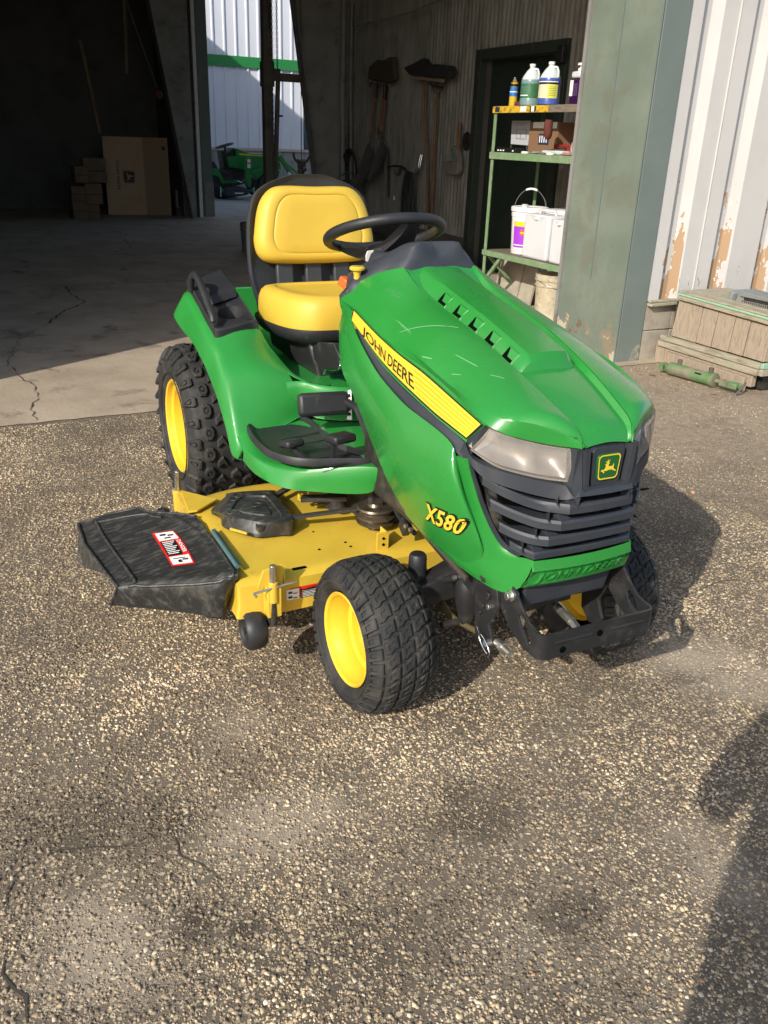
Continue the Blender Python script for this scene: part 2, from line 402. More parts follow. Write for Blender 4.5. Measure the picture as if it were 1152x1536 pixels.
def ground_mat(name, stone=True):
    """asphalt binder with small light aggregate; the larger stones are geometry"""
    m = bpy.data.materials.new(name); m.use_nodes = True; nt = m.node_tree; b = nt.nodes['Principled BSDF']; L = nt.links
    b.inputs['Roughness'].default_value = 0.85; b.inputs['Specular IOR Level'].default_value = 0.3
    tc = nt.nodes.new('ShaderNodeTexCoord')
    def noise(sc_, det=6, ro=0.6, dist=0):
        n = nt.nodes.new('ShaderNodeTexNoise'); n.inputs['Scale'].default_value = sc_; n.inputs['Detail'].default_value = det; n.inputs['Roughness'].default_value = ro
        n.inputs['Distortion'].default_value = dist
        L.new(tc.outputs['Object'], n.inputs['Vector']); return n.outputs['Fac']
    def rng(v, a, bb, c=0, d=1):
        r = nt.nodes.new('ShaderNodeMapRange'); r.inputs['From Min'].default_value = a; r.inputs['From Max'].default_value = bb
        r.inputs['To Min'].default_value = c; r.inputs['To Max'].default_value = d; L.new(v, r.inputs['Value']); return r.outputs[0]
    def mix(f, a, bb):
        x = nt.nodes.new('ShaderNodeMix'); x.data_type = 'RGBA'; L.new(f, x.inputs['Factor'])
        for k, v in (('A', a), ('B', bb)):
            if isinstance(v, tuple): x.inputs[k].default_value = (*v, 1)
            else: L.new(v, x.inputs[k])
        return x.outputs['Result']
    base = mix(rng(noise(1.6, 8, 0.65, 0.3), 0.38, 0.66), (0.092, 0.071, 0.05), (0.20, 0.158, 0.112))
    base = mix(rng(noise(70, 5, 0.7), 0.35, 0.7), base, (0.15, 0.125, 0.095))
    vo = nt.nodes.new('ShaderNodeTexVoronoi'); vo.inputs['Scale'].default_value = 150; L.new(tc.outputs['Object'], vo.inputs['Vector'])
    vc = nt.nodes.new('ShaderNodeTexVoronoi'); vc.inputs['Scale'].default_value = 85; L.new(tc.outputs['Object'], vc.inputs['Vector'])
    sepc = nt.nodes.new('ShaderNodeSeparateColor'); L.new(vo.outputs['Color'], sepc.inputs[0])
    sepd = nt.nodes.new('ShaderNodeSeparateColor'); L.new(vc.outputs['Color'], sepd.inputs[0])
    def mul(a, bb, op='MULTIPLY'):
        q = nt.nodes.new('ShaderNodeMath'); q.operation = op
        for i, s_ in enumerate((a, bb)):
            if isinstance(s_, (int, float)): q.inputs[i].default_value = s_
            else: L.new(s_, q.inputs[i])
        return q.outputs[0]
    g1 = mul(mul(vo.outputs['Distance'], 0.42, 'LESS_THAN'), mul(sepc.outputs[0], 0.45, 'GREATER_THAN'))
    g2 = mul(mul(vc.outputs['Distance'], 0.40, 'LESS_THAN'), mul(sepd.outputs[0], 0.5, 'GREATER_THAN'))
    wear = rng(noise(0.9, 7, 0.7, 0.5), 0.36, 0.5)
    g1 = mul(g1, wear); g2 = mul(g2, wear)
    tint1 = mix(sepc.outputs[1], (0.22, 0.17, 0.11), (0.50, 0.40, 0.26))
    tint2 = mix(sepd.outputs[1], (0.24, 0.185, 0.12), (0.58, 0.47, 0.31))
    col = mix(g1, base, tint1); col = mix(g2, col, tint2)
    # dusty worn patches, and fine dirt drifted along the building
    col = mix(rng(noise(1.15, 9, 0.6, 0.8), 0.58, 0.80, 0, 0.75), col, (0.30, 0.26, 0.20))
    sep = nt.nodes.new('ShaderNodeSeparateXYZ'); L.new(tc.outputs['Object'], sep.inputs[0])
    near = mul(rng(sep.outputs['X'], 1.15, -0.1), rng(sep.outputs['Y'], 0.6, 1.7))
    near = mul(near, rng(noise(2.4, 8, 0.65), 0.30, 0.48))
    for (cx, cy, rx_, ry_, am) in DUST:
        q = nt.nodes.new('ShaderNodeMapping'); q.inputs['Location'].default_value = (-cx / rx_, -cy / ry_, 0); q.inputs['Scale'].default_value = (1 / rx_, 1 / ry_, 0)
        L.new(tc.outputs['Object'], q.inputs['Vector'])
        ln = nt.nodes.new('ShaderNodeVectorMath'); ln.operation = 'LENGTH'; L.new(q.outputs[0], ln.inputs[0])
        f_ = rng(mul(ln.outputs['Value'], mul(noise(9, 9, 0.72), 2.4), 'ADD'), 1.5, 2.2, am, 0)
        col = mix(f_, col, (0.46, 0.38, 0.285))
    for (cx, cy, rx_, ry_, am) in STAIN:
        q = nt.nodes.new('ShaderNodeMapping'); q.inputs['Location'].default_value = (-cx / rx_, -cy / ry_, 0); q.inputs['Scale'].default_value = (1 / rx_, 1 / ry_, 0)
        L.new(tc.outputs['Object'], q.inputs['Vector'])
        ln = nt.nodes.new('ShaderNodeVectorMath'); ln.operation = 'LENGTH'; L.new(q.outputs[0], ln.inputs[0])
        col = mix(rng(mul(ln.outputs['Value'], mul(noise(9, 6, 0.65), 1.6), 'ADD'), 1.2, 1.8, am, 0), col, (0.05, 0.04, 0.03))
    col = mix(mul(near, 0.85), col, mix(rng(noise(22, 7, 0.7), 0.35, 0.65), (0.27, 0.205, 0.14), (0.42, 0.335, 0.24)))
    L.new(col, b.inputs['Base Color'])
    h = mul(mul(g1, 0.5), g2, 'ADD'); h = mul(h, mul(noise(240, 3), 0.8), 'ADD')
    bp = nt.nodes.new('ShaderNodeBump'); bp.inputs['Strength'].default_value = 0.9; bp.inputs['Distance'].default_value = 0.003
    L.new(h, bp.inputs['Height']); L.new(bp.outputs[0], b.inputs['Normal'])
    return m
m_asphalt = ground_mat('aggregate_asphalt')

def concrete_mat():
    m = mat('garage_concrete', (0.44, 0.355, 0.26), 0.75, col2=(0.31, 0.245, 0.175), nscale=2.2, lo=0.38, hi=0.68, detail=10, dirt=(0.11, 0.09, 0.07), dscale=3.4, dlo=0.55, dhi=0.72, bump=0.25, bscale=40)
    return m
m_conc = concrete_mat()
m_yard = mat('yard_concrete', (0.36, 0.35, 0.32), 0.8, col2=(0.28, 0.27, 0.25), nscale=1.5, dirt=(0.13, 0.12, 0.11), dscale=2, dlo=0.6, dhi=0.8)
m_crack = mat('crack_shadow_dirt', (0.06, 0.048, 0.036), 0.9)

# ------------------------------------------------------------------ ground
S = 150
tag(mesh('ground', [(-S, -S, 0), (S, -S, 0), (S, S, 0), (-S, S, 0)], [(0, 1, 2, 3)], m_asphalt, fix=False), kind='structure')
# concrete slab of the garage with a ragged front edge where it meets the asphalt
rg = random.Random(3)
front = [(-1.30 + 0.012 * mnoise.noise(Vector((y * 2.3, 1, 0))) + 0.010 * mnoise.noise(Vector((y * 11, 5, 0))) + rg.uniform(-0.004, 0.004), y, 0.004) for y in np.arange(-9, 9.01, 0.03)]
slab = [(x, y, z) for x, y, z in front] + [(-12.3, 9, 0.004), (-12.3, 2.62, 0.004), (-13.9, 2.62, 0.004), (-13.9, -9, 0.004)]
tag(mesh('garage_floor', slab, [tuple(range(len(slab)))[::-1]], m_conc, fix=False), kind='structure')
tag(mesh('yard_pavement', [(-12.2, -9, 0.002), (-12.2, 30, 0.002), (-40, 30, 0.002), (-40, -9, 0.002)], [(0, 1, 2, 3)], m_yard, fix=False), kind='structure')

def crack(pts, w, z=0.0075, seed=1):
    rr = random.Random(seed); P = []
    for a, b in zip(pts, pts[1:]):
        a, b = Vector(a), Vector(b); n = max(2, int((b - a).length / 0.04))
        for i in range(n):
            t = i / n; q = a.lerp(b, t); P.append(Vector((q.x + rr.uniform(-1, 1) * 0.012, q.y + rr.uniform(-1, 1) * 0.012, z)))
    P.append(Vector((*pts[-1][:2], z)))
    v = []; f = []
    for i, q in enumerate(P):
        t = (P[min(i+1, len(P)-1)] - P[max(i-1, 0)]).normalized(); s_ = Vector((-t.y, t.x, 0)); ww = w * 0.6 * rr.uniform(0.15, 1.3) * (0.3 if i in (0, len(P)-1) else 1)
        v += [q + s_ * ww, q - s_ * ww]
        if i: f.append((2*i-2, 2*i-1, 2*i+1, 2*i))
    return v, f
gc = G()
for k, (pts, w) in enumerate([
    ([(-1.32, -0.8577, 0), (-1.552, -0.866, 0), (-1.782, -0.8015, 0), (-1.982, -0.8154, 0), (-2.274, -0.8699, 0), (-2.534, -0.9079, 0), (-2.859, -0.8456, 0), (-3.182, -0.7793, 0), (-3.479, -0.6544, 0)], 0.0055),
    ([(-3.576, -0.5781, -0), (-4.026, -0.4291, 0), (-4.277, -0.2985, 0), (-4.457, -0.1706, 0), (-4.902, -0.2311, 0), (-5.338, -0.2305, 0), (-5.367, 0.1335, 0), (-5.368, 0.4711, 0), (-5.388, 0.9155, 0)], 0.013),
    ([(-8.975, 0.9599, 0), (-8.112, 0.9039, 0), (-7.641, 0.616, 0)], 0.011), ([(-9.952, -0.4573, 0), (-9.711, 0.2005, 0), (-9.532, 0.3215, 0)], 0.022),
    ([(-7.73, -0.6033, 0), (-7.645, 0.2325, 0), (-7.604, 1.208, 0), (-7.625, 1.859, 0)], 0.008), ([(-4.432, 0.291, 0), (-4.465, 0.5441, 0), (-4.506, 0.7848, 0)], 0.012)]):
    v, f = crack(pts, w, seed=k + 3); gc.add(v, f)
tag(gc.build('floor_cracks', m_crack, fix=False), kind='structure')
gc = G()
for k, (pts, w) in enumerate([
    ([(1.666, -1.22, 0), (1.568, -1.173, 0), (1.561, -1.105, 0), (1.584, -1.032, -0), (1.593, -0.9558, 0), (1.591, -0.9061, 0), (1.554, -0.888, 0), (1.537, -0.8403, 0)], 0.0028),
    ([(1.591, -0.9061, 0), (1.672, -0.8971, 0), (1.75, -0.8365, -0)], 0.0022),
    ([(1.754, -1.226, 0), (1.83, -1.213, 0), (1.91, -1.197, 0)], 0.007),
    ([(0.8998, 0.5426, 0), (1.256, 0.7471, 0), (1.23, 0.9724, 0), (1.192, 1.26, 0)], 0.0025)]):
    v, f = crack(pts, w, z=0.0022, seed=k + 23); gc.add(v, f)
tag(gc.build('asphalt_cracks', m_crack, fix=False), kind='structure')

# ------------------------------------------------------------------ aggregate: tens of thousands of single worn stones
def aggregate():
    rs = np.random.RandomState(5)
    Minv = np.array(camera.matrix_world.inverted())
    fpx = cam_data.lens / 36.0 * 1024
    def zone(n, x0, x1, y0, y1, sizes, probs):
        x = rs.uniform(x0, x1, n); y = rs.uniform(y0, y1, n)
        lo_hi = np.array(sizes)[rs.choice(len(sizes), n, p=probs)]
        r = lo_hi[:, 0] + (lo_hi[:, 1] - lo_hi[:, 0]) * rs.rand(n)
        # only the ground near the view is strewn with single stones
        q = np.stack([x, y, np.zeros(n), np.ones(n)], 1) @ Minv.T
        px = 384 + fpx * q[:, 0] / -q[:, 2]; py = 512 - fpx * q[:, 1] / -q[:, 2]
        ok = (q[:, 2] < 0) & (px > -110) & (px < 878) & (py < 1100)
        return np.stack([x, y, r], 1)[ok]
    near = zone(230000, 0.80, 2.75, -1.9, 1.9, [(0.0013, 0.0026), (0.0026, 0.0042), (0.0042, 0.0068)], [0.52, 0.36, 0.12])
    mid = zone(135000, -1.27, 0.80, -2.4, 2.9, [(0.0026, 0.0042), (0.0042, 0.0062)], [0.8, 0.2])
    P = np.concatenate([near, mid])
    keep = np.zeros(len(P), bool); grime = np.zeros(len(P)); stain = np.zeros(len(P)); dusty = np.zeros(len(P))
    for i in range(len(P)):
        x, y, r = P[i]
        n1 = mnoise.noise(Vector((x * 1.5, y * 1.5, 3.1))) * 0.6 + mnoise.noise(Vector((x * 5, y * 5, 9))) * 0.4
        n2 = mnoise.noise(Vector((x * 2.2, y * 2.2, 21))) * 0.6 + mnoise.noise(Vector((x * 9, y * 9, 33))) * 0.4
        d = max(0, min(1, (1.1 - x) / 1.2)) * max(0, min(1, (y - 0.6) / 1.1))
        du = 0.0
        for cx, cy, rx_, ry_, am in DUST: du = max(du, am * math.exp(-((x - cx) / rx_) ** 2 - ((y - cy) / ry_) ** 2))
        keep[i] = rs.rand() < (0.86 + 1.0 * n1) * (1 - 0.86 * d) * (1 - 0.6 * du)
        grime[i] = n2; dusty[i] = du
        for cx, cy, rx_, ry_, am in STAIN: stain[i] = max(stain[i], am * min(1, 1.6 * math.exp(-((x - cx) / rx_) ** 2 - ((y - cy) / ry_) ** 2 + 1.2 * n2)))
    P = P[keep]; grime = grime[keep]; stain = stain[keep]; dusty = dusty[keep][:, None]
    n = len(P); K = 5
    ang = (np.arange(K) / K * 2 * np.pi)[None] + rs.rand(n, 1) * 6.28 + rs.uniform(-0.45, 0.45, (n, K))
    rad = P[:, 2:3] * rs.uniform(0.65, 1.3, (n, K)); el = rs.uniform(0.55, 1.0, (n, 1)); th = rs.rand(n, 1) * 3.14
    ux = np.cos(ang) * rad; uy = np.sin(ang) * rad * el
    dx = ux * np.cos(th) - uy * np.sin(th); dy_ = ux * np.sin(th) + uy * np.cos(th)
    h = P[:, 2:3] * rs.uniform(0.12, 0.55, (n, 1)) + 0.0003; tilt = rs.uniform(-0.38, 0.38, (n, 2))
    bot = np.stack([P[:, 0:1] + dx, P[:, 1:2] + dy_, np.full((n, K), -0.001)], 2)
    ti = rs.uniform(0.55, 0.88, (n, K)); tx = dx * ti; ty = dy_ * ti
    top = np.stack([P[:, 0:1] + tx, P[:, 1:2] + ty, h + tilt[:, 0:1] * tx + tilt[:, 1:2] * ty], 2)
    V = np.concatenate([bot, top], 1).reshape(-1, 3)
    base = (np.arange(n) * 2 * K)[:, None]
    j = np.arange(K); quads = np.stack([j, (j + 1) % K, K + (j + 1) % K, K + j], 1)
    q = (base[:, :, None] + quads[None]).reshape(-1, 4)
    t = (base + (K + j)[None])
    loops = np.concatenate([q.ravel(), t.ravel()]); nq = len(q); nt_ = len(t)
    me = bpy.data.meshes.new('gravel')
    me.vertices.add(len(V)); me.vertices.foreach_set('co', V.astype(np.float32).ravel())
    me.loops.add(len(loops)); me.loops.foreach_set('vertex_index', loops.astype(np.int32))
    ls = np.concatenate([np.arange(nq) * 4, nq * 4 + np.arange(nt_) * K])
    me.polygons.add(nq + nt_); me.polygons.foreach_set('loop_start', ls.astype(np.int32))
    me.update(calc_edges=True)
    pale = np.array([(0.47, 0.37, 0.235), (0.53, 0.44, 0.30), (0.41, 0.315, 0.195), (0.56, 0.49, 0.37), (0.46, 0.29, 0.17)])
    dull = np.array([(0.22, 0.17, 0.115), (0.15, 0.115, 0.08), (0.28, 0.22, 0.15), (0.29, 0.24, 0.18), (0.11, 0.09, 0.065)])
    cp = pale[rs.choice(5, n, p=[.32, .22, .28, .15, .03])]; cd = dull[rs.choice(5, n, p=[.3, .22, .25, .13, .10])]
    ppale = np.clip(0.33 + 70 * (P[:, 2] - 0.0022) + 0.7 * grime, 0.06, 0.85)
    c = np.where((rs.rand(n) < ppale)[:, None], cp, cd) * np.array([1.03, 0.99, 0.94]) * rs.uniform(0.75, 1.15, (n, 1)) * (1 - 0.62 * stain)[:, None] * np.clip(1.0 + 0.8 * grime, 0.55, 1.35)[:, None]
    c = c * (1 - 0.6 * dusty) + np.array([0.44, 0.365, 0.275]) * 0.6 * dusty
    va = np.concatenate([np.repeat(c, 2 * K, 0), np.ones((n * 2 * K, 1))], 1)
    at = me.attributes.new('stone', 'FLOAT_COLOR', 'POINT'); at.data.foreach_set('color', va.astype(np.float32).ravel())
    m = bpy.data.materials.new('aggregate_stone'); m.use_nodes = True; b = m.node_tree.nodes['Principled BSDF']
    b.inputs['Roughness'].default_value = 0.6; b.inputs['Specular IOR Level'].default_value = 0.4
    a = m.node_tree.nodes.new('ShaderNodeAttribute'); a.attribute_name = 'stone'
    m.node_tree.links.new(a.outputs['Color'], b.inputs['Base Color'])
    me.materials.append(m)
    o = bpy.data.objects.new('gravel', me); COL.objects.link(o)
    tag(o, 'light worn aggregate stones set in the dark asphalt', 'gravel', kind='stuff')
    print('stones', n)
aggregate()

# ------------------------------------------------------------------ the workshop building
bld = thing('workshop_building', 'steel workshop with peeling white ribbed siding, faded green door jamb and dark open bay', 'building')
WY = 4.2          # tool wall
XB = -12.2        # back wall
HZ = 4.15         # head of the bay opening
# ribbed siding outside, one sheet per panel
def rib_profile(y0, y1):
    """front plane x=-1.400 with valleys 40 mm deep every 412 mm"""
    pts = []; k = math.floor((y0 - 3.05) / 0.4125) - 1
    cand = []
    while 3.05 + k * 0.4125 < y1 + 0.5:
        s_ = 3.05 + k * 0.4125
        cand += [(s_, -1.400), (s_ + 0.022, -1.436), (s_ + 0.092, -1.436), (s_ + 0.160, -1.400)]; k += 1
    def xat(y):
        for (a, xa), (b_, xb) in zip(cand, cand[1:]):
            if a <= y <= b_: return xa + (xb - xa) * (y - a) / (b_ - a)
        return -1.4
    ys = [y0] + [a for a, _ in cand if y0 < a < y1] + [y1]
    return [(xat(y), y) for y in ys]
edges = [2.952, 3.338, 4.163, 4.988, 5.81, 6.64, 8.0]
for k, (a, b_) in enumerate(zip(edges, edges[1:])):
    pr = rib_profile(a, b_)
    off = 0.0 if k % 2 == 0 else 0.003
    rows = [[(x + off, y, z) for x, y in pr] for z in (0.40, 0.9, 1.6, 3.0, 6.2)]
    o = grid(rows, 'siding_panel', m_siding, bld, solid=0.0012)
    g = G(); g.box((-1.402, a - 0.003, 0.40), (-1.392, a + 0.003, 6.2)); 
    if k: g.build('seam_lip', m_siding, o)
# concrete block footing
for row in range(2):
    y = 2.955 + (0.0 if row else 0.0)
    widths = [0.235, 0.40, 0.40, 0.40] if row else [0.43, 0.40, 0.40]
    if row == 0: widths = [0.235 + 0.0, 0.40, 0.40, 0.40]
    z0 = 0.0 if row == 0 else 0.199
    for w_ in widths:
        g = G(); g.box((-1.60, y + 0.003, z0 + (0.003 if row else -0.01)), (-1.398 + rg.uniform(-0.003, 0.003), y + w_ - 0.003, z0 + (0.168 if row else 0.196)))
        g.build('concrete_block', m_block, bld, bev=0.004)
        y += w_
g = G(); g.box((-1.60, 2.955, 0.0), (-1.408, 4.6, 0.366)); g.build('block_mortar', m_block, bld)
g = G(); g.box((-1.44, 2.956, 0.368), (-1.352, 3.25, 0.386), rx=0.02); g.box((-1.44, 2.96, 0.387), (-1.372, 3.245, 0.401)); g.build('sill_board', m_woodh, bld, bev=0.003)
# green steel jamb: front strip and the two sheets of its return
g = G(); g.box((-1.47, 2.752, 0.0), (-1.392, 2.951, 6.2)); g.build('jamb_front', m_jamb2, bld, bev=0.004)
xs = [-2.05, -1.735, -1.394]
for k in range(2):
    g = G(); g.box((xs[k] + 0.0015, 2.744 - 0.002 * k, 0.0), (xs[k+1] - 0.0015, 2.7495, 6.2)); g.build('jamb_sheet', m_jamb, bld, bev=0.0015)
g = G(); g.box((-1.7385, 2.738, 0.5), (-1.7335, 2.7425, 6.2)); g.box((-1.399, 2.739, 0.0), (-1.3915, 2.7425, 6.2)); g.build('jamb_seam', m_jamb2, bld)
g = G(); g.box((-2.078, 2.73, 0.0), (-2.052, 2.80, 6.2)); g.build('jamb_edge_trim', m_frame_steel, bld)
g = G(); g.box((-2.05, 2.7505, 0.0), (-1.475, 2.95, 6.2)); g.build('jamb_core', m_frame_steel, bld)
# rest of the shell: header, left side of the facade, roof, side and back walls
g = G(); g.box((-2.05, -2.21, HZ), (-1.40, 2.742, 6.2)); g.build('header', m_jamb, bld)
g = G(); g.box((-2.05, -14.0, 0.0), (-1.40, -2.212, 6.2)); g.build('facade_wall', m_siding, bld)
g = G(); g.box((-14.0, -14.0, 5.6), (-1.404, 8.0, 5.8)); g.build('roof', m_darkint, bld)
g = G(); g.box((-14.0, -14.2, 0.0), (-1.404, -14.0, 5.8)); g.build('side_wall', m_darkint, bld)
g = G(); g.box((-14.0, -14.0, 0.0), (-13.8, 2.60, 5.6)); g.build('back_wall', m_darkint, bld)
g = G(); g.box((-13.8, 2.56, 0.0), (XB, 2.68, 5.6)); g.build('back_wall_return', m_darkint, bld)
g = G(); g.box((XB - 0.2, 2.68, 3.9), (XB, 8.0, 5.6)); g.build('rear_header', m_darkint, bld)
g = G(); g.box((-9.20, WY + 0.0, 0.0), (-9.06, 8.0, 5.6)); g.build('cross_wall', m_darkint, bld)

# corrugated tool wall with a doorway
dx0, dx1, dz = (-5.643, 4.2, 2.287)[0], (-4.271, 4.2, 2.246)[0], 2.10
def corr(x0, x1, z0, z1, name='corrugated_sheet'):
    n = int(abs(x1 - x0) / 0.0085); rows = []
    for z in (z0, z1):
        rows.append([(x0 + (x1 - x0) * i / n, WY + 0.013 * math.sin(2 * math.pi * (x0 + (x1 - x0) * i / n) / 0.074), z) for i in range(n + 1)])
    return grid(rows, name, m_corr, bld, sm=80)
cut = [-9.05, -8.45, -7.6, -6.8, dx0]
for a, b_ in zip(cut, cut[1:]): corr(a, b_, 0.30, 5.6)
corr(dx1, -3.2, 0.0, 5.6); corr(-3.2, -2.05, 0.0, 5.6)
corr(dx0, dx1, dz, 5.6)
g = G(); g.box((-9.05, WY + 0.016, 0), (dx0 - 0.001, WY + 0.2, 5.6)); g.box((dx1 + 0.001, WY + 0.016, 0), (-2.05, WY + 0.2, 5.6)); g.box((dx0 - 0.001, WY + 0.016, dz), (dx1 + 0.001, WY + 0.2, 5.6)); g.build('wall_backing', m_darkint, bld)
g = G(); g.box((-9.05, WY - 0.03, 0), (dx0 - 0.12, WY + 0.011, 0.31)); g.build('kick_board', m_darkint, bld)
g = G(); g.box((dx0 - 0.10, WY - 0.05, 0), (dx0, WY + 0.04, dz + 0.1)); g.box((dx1, WY - 0.05, 0), (dx1 + 0.1, WY + 0.04, dz + 0.1)); g.box((dx0, WY - 0.05, dz), (dx1, WY + 0.04, dz + 0.1)); fr = g.build('door_frame', mat('dark_green_frame', (0.035, 0.045, 0.038), 0.5, dirt=(0.12, 0.11, 0.1), dscale=12, dlo=0.6, dhi=0.7), bld, bev=0.004)
g = G(); g.box((dx0, WY + 0.10, 0), (dx1, WY + 0.14, dz)); g.build('door_leaf', mat('dark_green_door', (0.018, 0.030, 0.024), 0.5, col2=(0.03, 0.04, 0.034), nscale=4), bld)
g = G(); g.box(((-4.253, 4.2, 2.255)[0], WY - 0.11, 2.0), ((-4.155, 4.2, 2.248)[0], WY - 0.05, 2.15)); g.build('door_closer', m_blkmetal, bld, bev=0.006)
# conduits and girt pipes on the tool wall
g = G(); g.tube([(-8.641, 4.05, 2.635), (-7.175, 4.05, 2.653), (-5.843, 4.05, 2.736)], 0.012, 8); g.build('conduit', m_frame_steel, bld)
g = G(); g.tube([(-8.885, 4, 2.955), (-8.894, 4, 2.022), (-8.846, 4, 0.7672)], 0.035, 10); g.build('conduit', m_frame_steel, bld)
g = G(); g.tube([(-8.854, 4.1, 2.961), (-8.854, 4.1, 2.027), (-8.796, 4.1, 0.7711)], 0.018, 8); g.build('conduit', m_frame_steel, bld)

# tapered rigid frame column by the tool wall
def tapered(name, tl, bl, yr, x, w=0.22, flip=1):
    pts = [Vector(tl), Vector(bl)]; d = (pts[1] - pts[0]); d = d / d.z
    top = pts[0] + d * (5.6 - pts[0].z); bot = pts[0] + d * (0 - pts[0].z)
    top.x = bot.x = x
    g = G(); g.prism([top, bot, Vector((x, yr, 0)), Vector((x, yr, 5.6))], (-0.012, 0, 0))
    o = g.build(name, m_frame_steel, bld)
    g = G(); s_ = 0.012 * flip; e = Vector((0, -s_, 0))
    g.add([top + Vector((w/2, 0, 0)), top - Vector((w/2, 0, 0)), bot - Vector((w/2, 0, 0)), bot + Vector((w/2, 0, 0))] + [q + e for q in (top + Vector((w/2, 0, 0)), top - Vector((w/2, 0, 0)), bot - Vector((w/2, 0, 0)), bot + Vector((w/2, 0, 0)))],
          [(0,1,2,3),(7,6,5,4),(0,4,5,1),(1,5,6,2),(2,6,7,3),(3,7,4,0)])
    g.build('flange', m_frame_steel, o)
tapered('steel_column', (-9, 3.342, 2.909), (-9, 3.661, 0.7549), 4.14, -9.0)
tapered('steel_column', (-11.9, 2.121, 3.095), (-11.9, 2.589, 0.18), 2.70, -11.9)
# right jamb and door guide of the back opening
g = G(); g.box((-12.02, (-12.1, 2.777, 2.994)[1], 0), (-11.98, (-12.1, 2.83, 2.998)[1], 5.0)); g.build('door_guide', m_white, bld)
g = G(); g.box((-12.15, (-12.1, 2.694, 2.987)[1] + 0.02, 0), (-12.05, (-12.1, 2.83, 2.998)[1] + .01, 5.0)); g.build('door_track', m_dark, bld)
g = G(); g.box((-12.45, (-12.2, 2.888, 3.012)[1], 0), (-12.18, 3.07, 3.9)); g.build('rear_jamb', m_jamb2, bld, bev=0.004)
g = G(); g.box((-12.19, (-12.2, 2.898, 0.0503)[1] + 0.02, 0), (-12.165, 3.08, 0.55)); g.build('jamb_guard', m_frame_steel, bld)

# ------------------------------------------------------------------ wing that shades the rear yard
wing = thing('rear_wing', 'white metal wing of the building beside the rear yard', 'building')
g = G(); g.box((-20.9, -9.0, 0), (-14.1, 2.5, 5.45)); g.build('wing_wall', mat('wing_siding', (0.6, 0.6, 0.62), 0.6), wing)
g = G(); g.box((-20.9, -9.0, 5.45), (-14.1, 2.62, 5.53)); g.build('wing_roof', m_darkint, wing)
# ------------------------------------------------------------------ the building across the rear yard
far = thing('white_building', 'white ribbed metal building with a green band seen through the rear doorway', 'building')
XF = -21.0
m_farwall = mat('far_white_siding', (0.62, 0.63, 0.68), 0.5, col2=(0.58, 0.60, 0.64), nscale=1.5)
m_farband = mat('far_green_band', (0.02, 0.20, 0.05), 0.45)
def far_rows(z0, z1):
    pts = []; y = 3.0
    while y < 13.0:
        pts += [(XF, y), (XF, y + 0.225), (XF + 0.035, y + 0.245), (XF + 0.035, y + 0.275), (XF, y + 0.295)]; y += 0.30
    return [[(x, y_, z) for x, y_ in pts] for z in (z0, z1)]
zb0, zb1 = 2.88, 3.13
grid(far_rows(zb1, 8.0), 'upper_siding', m_farwall, far)
grid(far_rows(0.97, zb0), 'lower_siding', m_farwall, far)
g = G(); g.box((XF - 0.05, 3, zb0), (XF + 0.06, 13, zb1)); g.build('green_band', m_farband, far)
g = G(); g.box((XF - 0.05, 3, 0.90), (XF + 0.07, 13, 0.968)); g.build('stone_ledge', mat('tan_ledge', (0.40, 0.34, 0.26), 0.8), far, bev=0.01)
z = 0.0; row = 0
m_farblock = mat('grey_split_block', (0.25, 0.24, 0.23), 0.9, col2=(0.17, 0.165, 0.16), nscale=5, bump=0.4, bscale=25)
while z < 0.88:
    y = 3.0 + (0.3 if row % 2 else 0.0)
    while y < 10.0:
        g = G(); g.box((XF - 0.1, y + 0.006, z + 0.006), (XF + 0.03 + rg.uniform(-0.006, 0.006), y + 0.594, z + 0.219)); g.build('split_block', m_farblock, far)
        y += 0.6
    z += 0.225; row += 1
g = G(); g.box((XF - 0.2, 3, 0), (XF + 0.01, 13, 0.9)); g.build('footing_wall', m_farblock, far)
g = G(); g.box((XF + 0.02, (-21, 8.109, 1.548)[1], 0.97), (XF + 0.06, (-21, 8.109, 1.548)[1] + 0.9, 2.1)); g.build('dark_door', mat('dark_teal_door', (0.02, 0.05, 0.055), 0.4), far)
g = G(); g.box((XF - 6, 3, 0), (XF - 0.2, 13, 8.0)); g.build('building_core', m_farwall, far)

# ------------------------------------------------------------------ the lawn tractor
lt = thing('lawn_tractor', 'green ride-on lawn tractor with yellow seat and yellow mower deck on the asphalt', 'lawn tractor')
def mir(p): return (p[0], -p[1], p[2])
def mirrows(rows): return [[mir(p) for p in r] for r in rows]
def dy(p, d): return (p[0], p[1] + d, p[2])
def both(rows, name, m, parent, **k):
    a = grid(rows, name, m, parent, **k); b_ = grid(mirrows(rows), name, m, parent, **k); return a, b_
def rs_rows(rows, ni, nj, smoothi=True):
    """resample a coarse patch with Catmull-Rom both ways"""
    A = [curve(r, nj) for r in rows]
    B = [curve([A[i][j] for i in range(len(A))], ni) for j in range(nj)]
    return [[B[j][i] for j in range(nj)] for i in range(ni)]

# ---- hood top: longitudinal feature curves (right half), rear to front
crease = [(0.9974, -0.104, 1.014), (1.114, -0.105, 0.9688), (1.339, -0.1, 0.9199), (1.512, -0.09, 0.8715), (1.635, -0.078, 0.828), (1.694, -0.07, 0.8019), (1.714, -0.0605, 0.767)]
should = [(0.8768, -0.215, 0.9366), (1.115, -0.222, 0.9029), (1.317, -0.226, 0.8697), (1.467, -0.218, 0.8365), (1.602, -0.195, 0.8138), (1.663, -0.138, 0.8081), (1.71, -0.064, 0.7825)]
lip = [(0.8716, -0.222, 0.9223), (1.127, -0.234, 0.8851), (1.353, -0.238, 0.861), (1.503, -0.232, 0.8288), (1.605, -0.211, 0.7931), (1.653, -0.137, 0.7715), (1.714, -0.0615, 0.7656)]
NU = 40
C4 = curve(crease, NU); SH = curve(should, NU); LP = curve(lip, NU)
rows = []
